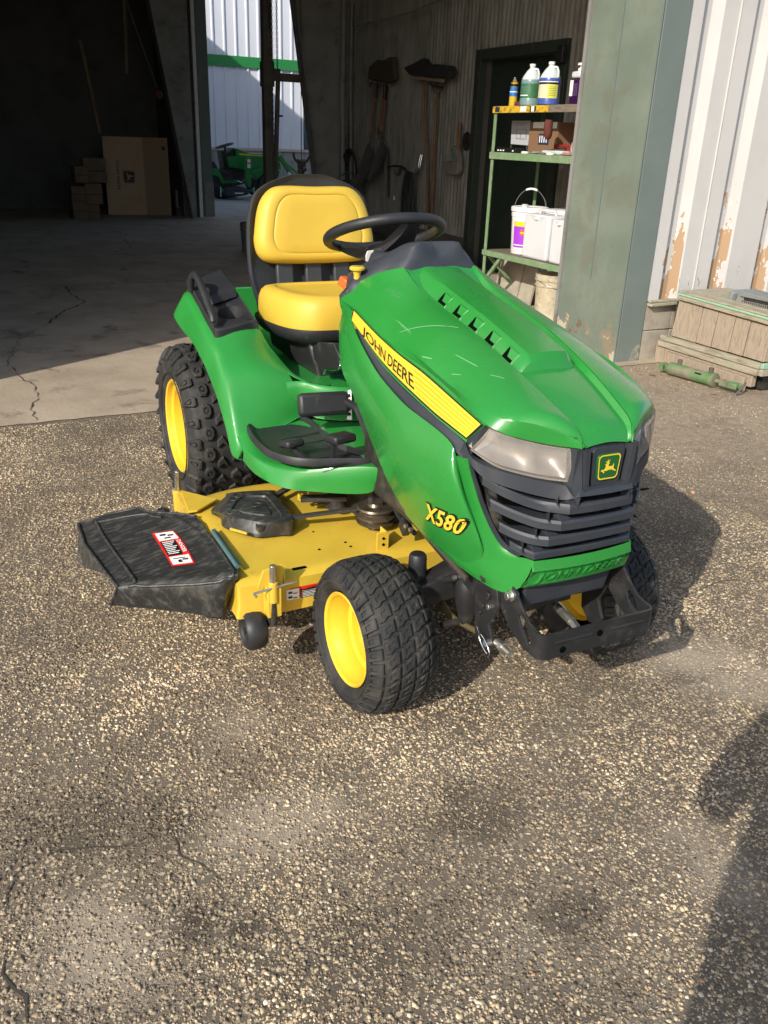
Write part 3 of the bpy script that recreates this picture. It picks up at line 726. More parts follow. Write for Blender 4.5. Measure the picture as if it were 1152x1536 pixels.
for i in range(NU):
    c, s_, l = C4[i], SH[i], LP[i]
    mid = [c.lerp(s_, t) + Vector((0, 0, 0.014 * 4 * t * (1 - t) * min(1, (NU - 1 - i) / 10))) for t in (0, 0.12, 0.3, 0.5, 0.7, 0.88, 1)]
    rows.append([tuple(p) for p in mid] + [tuple(s_.lerp(l, 0.12)), tuple(l.lerp(s_, 0.1)), tuple(l)])
hood, hood_l = both(rows, 'hood_top', m_green, lt, sm=28, solid=0.003)
# recessed channel down the middle with a raised scoop; the scoop walls carry the vents
def chan_at(i):
    c = C4[i]; t = i / (NU - 1)
    return c
rows = []
for i in range(NU):
    c = C4[i]; f = min(1.0, i / 4) * min(1.0, (NU - 1 - i) / 3)
    d = 0.013 * f + 0.001
    w_ = -c.y
    rows.append([(c.x, c.y, c.z), (c.x, -(w_ - 0.004), c.z - d * 0.55), (c.x, -(w_ - 0.009), c.z - d), (c.x, -w_ * 0.6, c.z - d + 0.003), (c.x, -w_ * 0.3, c.z - d + 0.005), (c.x, 0, c.z - d + 0.006)])
full = [r + [mir(p) for p in r[-2::-1]] for r in rows]
grid(full, 'hood_channel', m_green, lt, sm=28, solid=0.003)
def cz(x):
    for a, b_ in zip(C4, C4[1:]):
        if a.x <= x <= b_.x: return a.z + (b_.z - a.z) * (x - a.x) / (b_.x - a.x)
    return C4[0].z if x < C4[0].x else C4[-1].z
# scoop: stations along x, half width at top / bottom
def scoop_h(x):  # height above the crease line
    return 0.020 if x > 1.1 else 0.020 * (x - 1.0) / 0.1
sx = [1.005, 1.06, 1.12, 1.20, 1.30, 1.40, 1.485, 1.497, 1.502]
rows = []
for k, x in enumerate(sx):
    h = min(0.022, 0.003 + (x - 1.0) * 0.17); tw, bw = 0.050, 0.081
    if k >= 7: h = 0.012 if k == 7 else -0.010; tw = 0.045; bw = 0.062 if k == 8 else 0.072
    if k == 6: tw, bw = 0.048, 0.078
    zb = cz(x) - 0.0125
    rows.append([(x, -bw, zb), (x, -bw + 0.006, zb + (h + .0125) * .35), (x, -tw - 0.006, zb + (h + .0125) * .86), (x, -tw, zb + h + .0125), (x, -tw * .5, zb + h + .0145), (x, 0, zb + h + .0155)])
full = [r + [mir(p) for p in r[-2::-1]] for r in rows]
grid(full, 'hood_scoop', m_green, lt, sm=30)
# vent pockets set into the scoop walls
for side in (-1, 1):
    for k in range(5):
        x = 1.135 + k * 0.0735; z = cz(x)
        fr = G(); hole = G()
        a = Vector((x, side * 0.0805, z - 0.011)); e = Vector((x + 0.040, side * 0.0795, cz(x + 0.040) - 0.011))
        u = Vector((x + 0.003, side * 0.0585, z + 0.014)); u2 = Vector((x + 0.043, side * 0.0575, cz(x + 0.043) + 0.014))
        n = Vector((0, side, 0.8)).normalized() * 0.0035
        q = [a, e, u2, u]
        fr.add([p + n * 0.2 for p in q] + [p.lerp(sum(q, Vector()) / 4, 0.16) + n * 1.0 for p in q], [(0,1,5,4),(1,2,6,5),(2,3,7,6),(3,0,4,7)])
        ci = [p.lerp(sum(q, Vector()) / 4, 0.16) + n for p in q]
        fr.add(ci, [(0, 1, 2, 3)])
        fo = fr.build('vent', m_green, lt)
        # dark L-shaped slot along the lower and rear sides of the pocket
        def at(s_, t): return ci[0].lerp(ci[1], s_).lerp(ci[3].lerp(ci[2], s_), t) + n * 0.12
        hole.add([at(0.02, 0.02), at(0.98, 0.02), at(0.98, 0.30), at(0.40, 0.30), at(0.16, 0.95), at(0.02, 0.95)], [(0, 1, 2, 3, 4, 5)])
        hole.build('vent_slot', m_hole, fo, fix=False)

# ---- side band with the decal, black strip, lower side panel
dt = [(0.9855, -0.2345, 0.9187), (1.138, -0.2395, 0.8877), (1.263, -0.2415, 0.8677), (1.378, -0.241, 0.8539), (1.497, -0.235, 0.8276), (1.595, -0.217, 0.7947)]
db = [(0.977, -0.2375, 0.8906), (1.151, -0.244, 0.8349), (1.261, -0.2465, 0.8089), (1.427, -0.245, 0.777), (1.498, -0.24, 0.7648), (1.553, -0.23, 0.752)]
sb = [(1.011, -0.243, 0.8707), (1.185, -0.25, 0.7934), (1.31, -0.252, 0.7644), (1.439, -0.25, 0.7541), (1.494, -0.246, 0.7424), (1.544, -0.238, 0.7182)]
ND = 36
DT, DB, SB = curve(dt, ND), curve(db, ND), curve(sb, ND)
# backing band: from lip to just under the decal
lip2 = curve([lip[0], lip[1], lip[2], lip[3], (1.605, -0.211, 0.7931)], ND)
rows = [[tuple(lip2[i]), tuple(DT[i] + Vector((0, 0.002, 0))), tuple(DB[i] + Vector((0, 0.002, 0))), tuple(DB[i].lerp(SB[i], 0.16) + Vector((0, 0.002, 0))), tuple(DB[i].lerp(SB[i], 0.18) + Vector((0, 0.014, 0)))] for i in range(ND)]
rows = rows
both(rows, 'hood_side', m_green, lt, sm=35)
rows = [[tuple(DB[i].lerp(SB[i], 0.16) + Vector((0, 0.011, 0))), tuple(DB[i].lerp(SB[i], 0.6) + Vector((0, 0.016, 0))), tuple(SB[i] + Vector((0, 0.011, 0.0))), tuple(SB[i] + Vector((0, 0.006, -0.012)))] for i in range(ND)]
both(rows, 'side_vent_strip', m_dash, lt, sm=35)
def dec(u, v, off=0.0015, side=-1):
    j = u * (ND - 1); k = min(int(j), ND - 2); t = j - k
    a = DT[k].lerp(DT[k+1], t); b_ = DB[k].lerp(DB[k+1], t); p = b_.lerp(a, v); return (p.x, side * (abs(p.y) + off), p.z + off * 0.3)
for side in (-1, 1):
    rows = [[dec(u, v, 0.0008, side) for v in (0.02, 0.5, 0.98)] for u in np.linspace(0.005, 0.995, 40)]
    st = grid(rows, 'side_decal', m_ink, lt, sm=60)
    rows = [[dec(u, v, 0.0016, side) for v in (0.09, 0.5, 0.93)] for u in np.linspace(0.018, 0.978, 40)]
    grid(rows, 'decal_stripe', m_decal, st, sm=60)
    for q in range(5):
        v = 0.2 + 0.15 * q
        rows = [[dec(u, v + d_, 0.0021, side) for d_ in (-0.022, 0.022)] for u in np.linspace(0.52, 0.965, 24)]
        grid(rows, 'decal_rib', m_decal2, st, sm=60)
    def jd(u, v, w_, side=side):
        uu = 0.10 + 0.41 * (u if side < 0 else 1 - u)
        return dec(uu, 0.06 + 0.60 * v, 0.0026 + w_, side)
    def jdy(u, v, w_, side=side):
        p = jd(u, v, w_); return (p[0], p[1] + side * -0.0004, p[2])
    text_mesh('decal_lettering_outline', 'JOHN DEERE', m_decal, st, jdy, offset=0.055, space=0.95, sub=0)
    text_mesh('decal_lettering', 'JOHN DEERE', m_ink, st, jd, offset=0.012, space=0.95, sub=0)

# lower panel, patch A (bulged side)
mb = -0.012
A = [
 [(0.8694, -0.223, 0.9254), (0.8837, -0.227, 0.909), (0.8974, -0.229, 0.9012), (0.9063, -0.229, 0.8959), (0.9129, -0.228, 0.8902)],
 [(0.9669, -0.2335, 0.9137), (0.9499, -0.235, 0.9006), (0.9246, -0.233, 0.8857), (0.8917, -0.228, 0.8724), (0.8739, -0.225, 0.8636)],
 [(0.9911, -0.24, 0.8867), (0.9754, -0.242, 0.8737), (0.9481, -0.241, 0.8632), (0.9111, -0.236, 0.8487), (0.8865, -0.23, 0.8364)],
 [(1.031, -0.2445, 0.8615), (1.011, -0.248, 0.8475), (0.9825, -0.248, 0.8314), (0.9418, -0.243, 0.8102), (0.9019, -0.235, 0.7921)],
 [(1.109, -0.2485, 0.824), (1.087, -0.254, 0.8077), (1.046, -0.255, 0.7899), (0.9917, -0.249, 0.768), (0.9306, -0.237, 0.7416)],
 [(1.186, -0.2505, 0.7937), (1.17, -0.258, 0.774), (1.14, -0.261, 0.7501), (1.092, -0.256, 0.7198), (1.022, -0.24, 0.6921)],
 [(1.312, -0.253, 0.765), (1.292, -0.264, 0.7339), (1.264, -0.269, 0.6986), (1.208, -0.263, 0.6524), (1.134, -0.243, 0.611)],
 [(1.391, -0.252, 0.7566), (1.379, -0.265, 0.716), (1.357, -0.271, 0.6623), (1.306, -0.265, 0.6017), (1.233, -0.244, 0.5449)],
 [(1.461, -0.249, 0.7488), (1.455, -0.262, 0.7003), (1.433, -0.268, 0.638), (1.385, -0.26, 0.5606), (1.318, -0.24, 0.5007)],
 [(1.512, -0.243, 0.7346), (1.518, -0.256, 0.688), (1.502, -0.26, 0.6218), (1.458, -0.25, 0.5392), (1.406, -0.23, 0.4772)],
 [(1.529, -0.238, 0.7101), (1.547, -0.249, 0.672), (1.54, -0.25, 0.6135), (1.504, -0.238, 0.526), (1.462, -0.22, 0.4663)],
 [(1.545, -0.224, 0.6419), (1.567, -0.232, 0.6211), (1.567, -0.232, 0.5813), (1.538, -0.221, 0.5104), (1.505, -0.208, 0.4588)],
 [(1.567, -0.212, 0.5938), (1.581, -0.216, 0.5772), (1.581, -0.215, 0.5504), (1.558, -0.206, 0.4924), (1.542, -0.199, 0.4594)],
 [(1.581, -0.202, 0.5529), (1.591, -0.204, 0.5435), (1.592, -0.203, 0.5265), (1.577, -0.197, 0.4913), (1.567, -0.192, 0.4662)],
 [(1.589, -0.194, 0.5249), (1.592, -0.194, 0.5201), (1.593, -0.193, 0.5109), (1.588, -0.191, 0.4955), (1.582, -0.189, 0.4808)]]
both(rs_rows(A, 46, 15), 'side_panel', m_green, lt, sm=60, solid=0.003)
# patch B: frame up the side of the grille
JR = [(1.529, -0.238, 0.7101), (1.539, -0.231, 0.6709), (1.553, -0.221, 0.6249), (1.567, -0.212, 0.5938), (1.581, -0.202, 0.5529), (1.589, -0.194, 0.5249), (1.585, -0.19, 0.4874)]
TT = [(1.569, -0.2355, 0.7177), (1.575, -0.228, 0.6836), (1.585, -0.218, 0.6473), (1.592, -0.206, 0.612), (1.606, -0.185, 0.5621), (1.624, -0.165, 0.5277), (1.657, -0.147, 0.5159)]
def mixp(a, b_, t, dz=0, dxx=0): return tuple(Vector(a).lerp(Vector(b_), t) + Vector((dxx, 0, dz)))
rows = [[a, mixp(a, b_, 0.35, 0, 0.003), mixp(a, b_, 0.7, 0, 0.004), b_] for a, b_ in zip(JR, TT)]
both(rs_rows(rows, 26, 6), 'grille_surround', m_green, lt, sm=50, solid=0.003)
# patch C/D: lower wrap to the bumper corner
bl_ = [(1.315, -0.236, 0.49), (1.386, -0.222, 0.4622), (1.447, -0.212, 0.4494), (1.509, -0.198, 0.4352), (1.566, -0.183, 0.4263), (1.613, -0.167, 0.4213), (1.645, -0.153, 0.4269), (1.669, -0.141, 0.4495)]
jl_ = [(1.315, -0.24, 0.501), (1.406, -0.23, 0.4772), (1.462, -0.22, 0.4663), (1.505, -0.208, 0.4588), (1.542, -0.199, 0.4594), (1.585, -0.19, 0.4874), (1.657, -0.147, 0.5159), (1.689, -0.129, 0.5181)]
rows = [[a, mixp(a, b_, 0.3, 0, 0.003), mixp(a, b_, 0.65, 0, 0.004), mixp(a, b_, 0.92, 0, 0.0), b_] for a, b_ in zip(jl_, bl_)]
both(rs_rows(rows, 40, 8), 'lower_surround', m_green, lt, sm=50, solid=0.003)
# bumper front with its upper band and inset lower face
b0 = Vector((1.689, -0.129, 0.5181)); b1_ = Vector((1.694, -0.129, 0.4956)); b2 = Vector((1.669, -0.141, 0.4495))
P0, P1, P2_ = b0, Vector((b1_.x - 0.004, b1_.y, b1_.z)), Vector((b2.x + 0.012, -0.128, b2.z - 0.006))
def fr_row(p, bow): return [(p.x + bow * (1 - (t / 1.0) ** 2), t * abs(p.y), p.z) for t in np.linspace(-1, 1, 17)]
rows = [fr_row(P0, 0.012), fr_row(Vector((P1.x + .004, P1.y, P1.z)), 0.012)]
grid(rows, 'bumper_band', m_green, lt, sm=30, solid=0.003)
rows = [fr_row(Vector((P1.x + .004, P1.y, P1.z)), 0.012), fr_row(Vector((P1.x - .006, P1.y, P1.z - .008)), 0.012), fr_row(Vector((P1.x - 0.014, P1.y, P2_.z + 0.01)), 0.010), fr_row(Vector((P1.x - 0.024, P1.y, P2_.z)), 0.008)]
bump_face = grid(rows, 'bumper_face', m_green_matte, lt, sm=30, solid=0.003)
rows = [[tuple(b0 + Vector((-.004, -.003, .001))), tuple(b0.lerp(b1_, 0.5) + Vector((-.004, -.003, 0))), tuple(b1_ + Vector((-.004, -.003, 0))), tuple(b1_.lerp(b2, .5)), tuple(b2)], [tuple(P0), tuple(Vector(fr_row(P0, .012)[0]).lerp(Vector(fr_row(P1, .012)[0]), .5)), (P1.x + .004, P1.y, P1.z), (P1.x - .012, P1.y, P2_.z * .5 + P1.z * .5), (P1.x - .024, P1.y, P2_.z)]]
both(rows, 'bumper_corner', m_green, lt, sm=40)
zt, zb_ = P1.z - 0.012, P2_.z + 0.014
def bj(u, v, w_):
    y = -0.112 + 0.224 * u; t = abs(y) / 0.129; bow = 0.010 * (1 - t * t)
    return (P1.x - 0.008 - 0.008 * (1 - v) + bow + w_ * 0.9 + 0.0015, y + 0.012 * (v - .5), zb_ + (zt - zb_) * v)
text_mesh('bumper_lettering', 'JOHN DEERE', m_green, bump_face, bj, depth=0.0055, space=1.0, offset=0.004)

# ---- grille: frame, slats, dark core
m_grille = m_dash
frt = [(1.561, -0.236, 0.7439), (1.58, -0.226, 0.7172), (1.629, -0.197, 0.7074), (1.669, -0.132, 0.6926), (1.706, -0.076, 0.6841), (1.726, -0.066, 0.6814)]
frb = [(1.566, -0.233, 0.7132), (1.601, -0.219, 0.6889), (1.636, -0.192, 0.6775), (1.672, -0.13, 0.6601), (1.705, -0.086, 0.6561), (1.733, -0.0695, 0.6708)]
ct, cb = Vector(frt[-1]), Vector(frb[-1])
T_, B_ = curve(frt, 24), curve(frb, 24)
rows = [[tuple(a + Vector((-.014, 0.008, 0.004))), tuple(a), tuple(b_), tuple(b_ + Vector((-0.02, 0.015, 0.003)))] for a, b_ in zip(T_, B_)]
k_ = len(rows); n_c = 9
cen = [[(r[0], r[1] * (1 - 2 * t / (n_c - 1)), r[2]) if True else r for r in rows[-1]] for t in range(1, n_c - 1)]
cen = [[(p[0] + 0.005 * (1 - (1 - 2 * t / (n_c - 1)) ** 2), p[1] * (1 - 2 * t / (n_c - 1)), p[2]) for p in rows[-1]] for t in range(1, n_c - 1)]
grid(rows + cen + [[mir(p) for p in r] for r in rows[::-1]], 'grille_top_bar', m_grille, lt, sm=30)
# side liner from the green surround inward
rows = []
for a in curve(TT, 26):
    ins = Vector((-0.004, 0.016, 0.0)) ; rows.append([tuple(a + Vector((-.001, 0.001, 0))), tuple(a + Vector((-0.001, 0.010, 0.004))), tuple(a + Vector((-0.022, 0.022, 0.008))), tuple(a + Vector((-0.07, 0.03, 0.01)))])
both(rows, 'grille_liner', m_grille, lt, sm=30)
slats = [([(1.599, -0.214, 0.6683), (1.639, -0.178, 0.6474), (1.674, -0.124, 0.6275), (1.723, -0.0805, 0.63)],),
         ([(1.615, -0.2, 0.6189), (1.649, -0.17, 0.6053), (1.686, -0.13, 0.5933), (1.718, -0.0935, 0.5933)],),
         ([(1.625, -0.18, 0.5681), (1.649, -0.158, 0.5577), (1.679, -0.131, 0.5522), (1.702, -0.108, 0.5541)],),
         ([(1.642, -0.161, 0.5337), (1.656, -0.149, 0.5266), (1.673, -0.137, 0.5216), (1.685, -0.126, 0.5186)],)]
for k, (pts,) in enumerate(slats):
    P = curve(pts, 14); h = 0.0205 if k < 3 else 0.016; dep = 0.055
    prof = []
    for p in P: prof.append([p + Vector((-dep, 0.020, h * 0.9)), p + Vector((-0.004, 0.001, h)), p + Vector((0, 0, h * 0.72)), p, p + Vector((-0.010, 0.004, -0.001)), p + Vector((-dep, 0.020, h * 0.45))])
    e = prof[-1]
    cen = [[Vector((q.x + 0.005 * (1 - (1 - 2 * t / 8) ** 2), q.y * (1 - 2 * t / 8), q.z)) for q in e] for t in range(1, 8)]
    rows = [[tuple(q) for q in r] for r in prof] + [[tuple(q) for q in r] for r in cen] + [[mir(q) for q in r] for r in prof[::-1]]
    so = grid(rows, 'grille_slat', m_grille, lt, sm=30, closed=True)
    for s_ in (-1, 1):   # small upright gusset where the slat turns the corner
        g = G(); q = P[-1]; up = 0.034 if k else 0.030
        g.add([(q.x - 0.004, s_ * abs(q.y), q.z + h), (q.x - 0.05, s_ * (abs(q.y) - 0.004), q.z + h), (q.x - 0.04, s_ * (abs(q.y) - 0.010), q.z + h + up * .8), (q.x - 0.006, s_ * (abs(q.y) - 0.028), q.z + h - 0.001)], [(0, 1, 2), (0, 2, 3)])
        g.add([(q.x - 0.004, s_ * (abs(q.y) + .03), q.z + h), (q.x - 0.05, s_ * (abs(q.y) + .004), q.z + h), (q.x - 0.04, s_ * (abs(q.y)), q.z + h + up * .8)], [(0, 1, 2)])
        g.build('slat_gusset', m_grille, so)
g = G(); g.prism([(1.625, -0.20, 0.70), (1.625, 0.20, 0.70), (1.625, 0.13, 0.50), (1.625, -0.13, 0.50)], (-0.02, 0, 0)); g.build('grille_core', m_hole, lt)
# ---- nose centre with the badge
zc0, zc1 = ct.z - 0.004, C4[-1].z - 0.004
xn = ct.x
g = G()
g.prism([(xn - 0.018, -0.056, zc0 - .004), (xn - 0.018, 0.056, zc0 - .004), (xn - 0.018, 0.062, zc1 + .004), (xn - 0.018, -0.062, zc1 + .004)], (-0.03, 0, 0))
nose = g.build('badge_housing', m_dash, lt, bev=0.002)
g = G()
ring_o = [(-0.058, zc0 - 0.002), (0.058, zc0 - 0.002), (0.064, zc1 + 0.002), (-0.064, zc1 + 0.002)]
ring_i = [(-0.047, zc0 + 0.010), (0.047, zc0 + 0.010), (0.053, zc1 + 0.002), (-0.053, zc1 + 0.002)]
v = [(xn + 0.004, y, z) for y, z in ring_o] + [(xn + 0.004, y, z) for y, z in ring_i] + [(xn - 0.022, y, z) for y, z in ring_i] + [(xn - 0.03, y, z) for y, z in ring_o]
g.add(v, [(0,1,5,4),(1,2,6,5),(3,0,4,7),(4,5,9,8),(5,6,10,9),(7,4,8,11),(0,1,13,12),(1,2,14,13),(3,0,12,15)])
g.build('badge_frame', m_dash, nose)
def rrect(hw, hh, r, n=5, top=1.0):
    pts = []
    for cx, cz_, a0 in ((hw - r, hh - r, 0), (-(hw - r), hh - r, 90), (-(hw * 0.9 - r), -(hh - r), 180), (hw * 0.9 - r, -(hh - r), 270)):
        for i in range(n): a = R(a0 + 90 * i / (n - 1)); pts.append((cx + r * math.cos(a), cz_ + r * math.sin(a)))
    return pts
ez = (zc0 + zc1) / 2 + 0.004
def plate(hw, hh, r, x0, x1, m, name, parent):
    pts = rrect(hw, hh, r); g = G(); g.prism([(x0, y, ez + z) for y, z in pts], (x1 - x0, 0, 0)); return g.build(name, m, parent, bev=0.0008)
pad = plate(0.041, 0.041, 0.012, xn - 0.02, xn - 0.004, m_dash, 'badge_pad', nose)
bg1 = plate(0.030, 0.0285, 0.010, xn - 0.004, xn + 0.0005, mat('badge_dark_green', (0.008, 0.10, 0.02), 0.3, coat=0.5), 'badge', nose)
badge_green = MATS['badge_dark_green']
outer, inner = rrect(0.0278, 0.0263, 0.0085), rrect(0.0252, 0.0237, 0.0072)
g = G(); n = len(outer)
g.add([(xn + 0.0012, y, ez + z) for y, z in outer] + [(xn + 0.0012, y, ez + z) for y, z in inner], [(i, (i+1) % n, n + (i+1) % n, n + i) for i in range(n)])
g.build('badge_border', m_decal, nose, fix=False)
deer = [(-0.60,-0.62),(-0.72,-0.48),(-0.98,-0.36),(-0.92,-0.22),(-0.62,-0.22),(-0.46,-0.05),(-0.40,0.22),(-0.52,0.30),(-0.50,0.40),(-0.34,0.44),(-0.30,0.56),(-0.52,0.66),(-0.46,0.72),(-0.28,0.66),(-0.24,0.92),(-0.16,0.92),(-0.14,0.68),(0.02,0.88),(0.08,0.82),(-0.08,0.58),(0.06,0.46),(-0.04,0.38),(-0.06,0.14),(0.30,0.10),(0.52,0.12),(0.50,0.34),(0.58,0.40),(0.66,0.16),(0.62,-0.06),(0.70,-0.26),(1.0,-0.46),(0.96,-0.56),(0.60,-0.40),(0.38,-0.30),(0.10,-0.30),(-0.30,-0.40),(-0.52,-0.38),(-0.66,-0.36),(-0.50,-0.52),(-0.48,-0.60)]
def deer_mesh(name, m, parent, fn):
    return sheet(name, [fn(a, b_) for a, b_ in deer], m, parent, fix=False)
deer_mesh('badge_deer', m_decal, nose, lambda a, b_: (xn + 0.0014, 0.0195 * a, ez + 0.0185 * b_ - 0.001))
# pillars between lamps and badge
for s_ in (-1, 1):
    g = G(); g.add([(xn - 0.008, s_ * 0.0655, zc1 + 0.002), (xn - 0.008, s_ * 0.078, zc1 + 0.002), (xn - 0.006, s_ * 0.082, zc0 + 0.01), (xn + 0.002, s_ * 0.066, zc0 - 0.03), (xn + 0.003, s_ * 0.060, zc0 - 0.002),
           (xn - 0.03, s_ * 0.0655, zc1 + 0.002), (xn - 0.03, s_ * 0.078, zc1 + 0.002), (xn - 0.03, s_ * 0.082, zc0 + 0.01), (xn - 0.02, s_ * 0.066, zc0 - 0.03), (xn - 0.02, s_ * 0.060, zc0 - 0.002)],
          [(0,1,2,4),(2,3,4),(0,5,6,1),(1,6,7,2),(2,7,8,3),(3,8,9,4),(4,9,5,0)]); g.build('nose_pillar', m_dash, lt)

# ---- headlights
lt_top = [(1.607, -0.212, 0.791), (1.628, -0.188, 0.782), (1.651, -0.14, 0.7684), (1.673, -0.105, 0.763), (1.695, -0.076, 0.7619)]
lt_bot = [(1.58, -0.236, 0.7401), (1.625, -0.2, 0.7137), (1.661, -0.142, 0.6985), (1.687, -0.106, 0.6942), (1.708, -0.0775, 0.6937)]
T_, B_ = curve(lt_top, 20), curve(lt_bot, 20)
for s_ in (-1, 1):
    rows = []
    for a, b_ in zip(T_, B_):
        r = []
        for t, o in ((0, -0.010), (0.03, 0.001), (0.12, 0.004), (0.5, 0.007), (0.88, 0.003), (0.97, 0.0), (1, -0.01)):
            p = a.lerp(b_, t); r.append((p.x + o * 0.8, s_ * (abs(p.y) + o * 0.4), p.z))
        rows.append(r)
    lo_ = grid(rows, 'headlight', m_lens, lt, sm=40)
    rr_rows = []
    for i_, (a, b_) in enumerate(zip(T_, B_)):
        r = []
        for t in np.linspace(0.02, 0.98, 9):
            u_ = i_ / 19; bowl = 0.022 + 0.020 * max(math.sin(math.pi * min(1, u_ / .55)) if u_ < .55 else math.sin(math.pi * (u_ - .55) / .45), 0) * math.sin(math.pi * t)
            p = a.lerp(b_, t); r.append((p.x - bowl, s_ * (abs(p.y) - bowl * .35), p.z))
        rr_rows.append(r)
    grid(rr_rows, 'reflector', m_reflector, lo_, sm=50)
    # moulded rim round the lens
    edge_ = [tuple(r[1]) for r in rows] + [tuple(q) for q in rows[-1][2:5]] + [tuple(r[5]) for r in rows[::-1]] + [tuple(q) for q in rows[0][4:1:-1]]
    g = G(); g.tube(edge_, 0.0022, 6, closed=True); g.build('lens_rim', m_lens, lo_, sm=60)
# under-hood mass, so no daylight shows through the vents
g = G(); g.box((0.95, -0.185, 0.42), (1.60, 0.185, 0.74)); g.box((1.0, -0.15, 0.70), (1.5, 0.15, 0.80)); g.build('engine', m_dark, lt, bev=0.02)
for k, (a, b_) in enumerate([((1.101, -0.215, 0.6856), (1.501, -0.2, 0.5619)), ]):
    pass
g = G()
for s_ in (-1, 1):
    a_ = [(1.598, -0.209, 0.7905), (1.594, -0.216, 0.7928), (1.552, -0.229, 0.75), (1.535, -0.232, 0.7128), (1.567, -0.228, 0.7069), (1.576, -0.222, 0.7355)]
    sheet('lamp_corner', [(p[0] - 0.006, -s_ * p[1] * -1, p[2]) for p in a_], m_dash, lt)
m_rail = mat('dusty_rail', (0.10, 0.085, 0.07), 0.5, metal=0.4)
# radiator side and frame rail along the lower edge of the side panel
g = G(); g.bar((0.996, -0.17, 0.4904), (1.527, -0.155, 0.3825), 0.012, 0.05); g.build('frame_rail', m_blkmetal, lt, bev=0.002)
g = G(); g.bar((1.231, -0.215, 0.4868), (1.534, -0.19, 0.4135), 0.006, 0.012); g.build('heat_shield', m_rail, lt)

# ---- scratches on the hood paint
m_scr = mat('paint_scratch', (0.20, 0.42, 0.22), 0.6)
def scratch(pts, w, Y=None):
    g = G(); P = [Vector(p) for p in pts]; v = []; f = []
    for i, p in enumerate(P):
        t = (P[min(i+1, len(P)-1)] - P[max(i-1, 0)]).normalized(); n_ = Vector((0.1, -0.5, 0.85)); s_ = t.cross(n_).normalized() * w * 1.15 * (0.3 if i in (0, len(P)-1) else 1)
        v += [p + s_, p - s_]
        if i: f.append((2*i-2, 2*i-1, 2*i+1, 2*i))
    return v, f
def on_hood(i, t, o=0.0042):
    j = min(int(i), NU - 2); q = i - j
    c = C4[j].lerp(C4[j+1], q); s_ = SH[j].lerp(SH[j+1], q)
    return c.lerp(s_, t) + Vector((0, -0.0004, 0.014 * 4 * t * (1 - t) + o))
g = G()
for (i0, t0, i1, t1, w_) in ((9.2, 0.93, 11.8, 0.30, 0.0010), (11.8, .30, 12.3, .16, 0.0007), (13.5, 0.97, 14.6, 0.90, 0.0012), (15.6, 0.62, 18.4, 0.52, 0.0007), (17.8, 0.88, 18.6, 0.80, 0.0009), (20.0, 0.5, 21.0, 0.36, 0.0006)):
    v, f = scratch([on_hood(i0 + (i1 - i0) * q, t0 + (t1 - t0) * q) for q in np.linspace(0, 1, 9)], w_); g.add(v, f)
for q in range(5):
    v, f = scratch([on_hood(3.6 + q * 0.42, 0.55 + 0.0 * q), on_hood(4.0 + q * 0.42, 0.46), on_hood(4.1 + q * .42, 0.38)], 0.0004); g.add(v, f)
    v, f = scratch([on_hood(7.6 + q * 0.38, 0.82), on_hood(8.4 + q * 0.38, 0.80), on_hood(9.0 + q * .38, 0.84)], 0.0004); g.add(v, f)
g.build('hood_scratches', m_scr, lt, fix=False)

# model lettering on the side panel
from mathutils.bvhtree import BVHTree
def bvh_of(rows):
    n_ = len(rows[0]); return BVHTree.FromPolygons([Vector(p) for r in rows for p in r], [(i*n_+j, i*n_+j+1, (i+1)*n_+j+1, (i+1)*n_+j) for i in range(len(rows)-1) for j in range(n_-1)])
panel_bvh = bvh_of(rs_rows(A, 46, 15)); wrap_bvh = bvh_of(rs_rows([[a, mixp(a, b_, 0.3, 0, 0.003), mixp(a, b_, 0.65, 0, 0.004), b_] for a, b_ in zip(jl_, bl_)], 40, 8))
def panel_y(x, z, d):
    h = panel_bvh.ray_cast(Vector((x, -1, z)), Vector((0, 1, 0)))[0]
    h = h or wrap_bvh.ray_cast(Vector((x, -1, z)), Vector((0, 1, 0)))[0]
    return abs(h.y) + d if h else 0.262
def on_panel(px_, pz_): return None
L0, L1, L2, L3 = Vector((1.441, -0.2555, 0.5313)), Vector((1.55, -0.2435, 0.5342)), Vector((1.457, -0.2605, 0.5792)), Vector((1.583, -0.2515, 0.5821))
for s_ in (-1, 1):
    def mx_(u, v, w_, s_=s_):
        uu = u if s_ < 0 else 1 - u
        p = L0.lerp(L1, uu).lerp(L2.lerp(L3, uu), v); return (p.x, s_ * panel_y(p.x, p.z, 0.0026), p.z)
    def mo_(u, v, w_, s_=s_):
        uu = u if s_ < 0 else 1 - u
        u2 = -0.035 + 1.07 * uu; v2 = -0.09 + 1.18 * v
        p = L0.lerp(L1, u2).lerp(L2.lerp(L3, u2), v2); return (p.x, s_ * panel_y(p.x, p.z, 0.0014), p.z)
    text_mesh('model_lettering_outline', 'X580', m_ink, lt, mo_, offset=0.085, space=1.06, sub=3)
    text_mesh('model_lettering', 'X580', m_decal, lt, mx_, offset=0.026, space=1.06, sub=3)

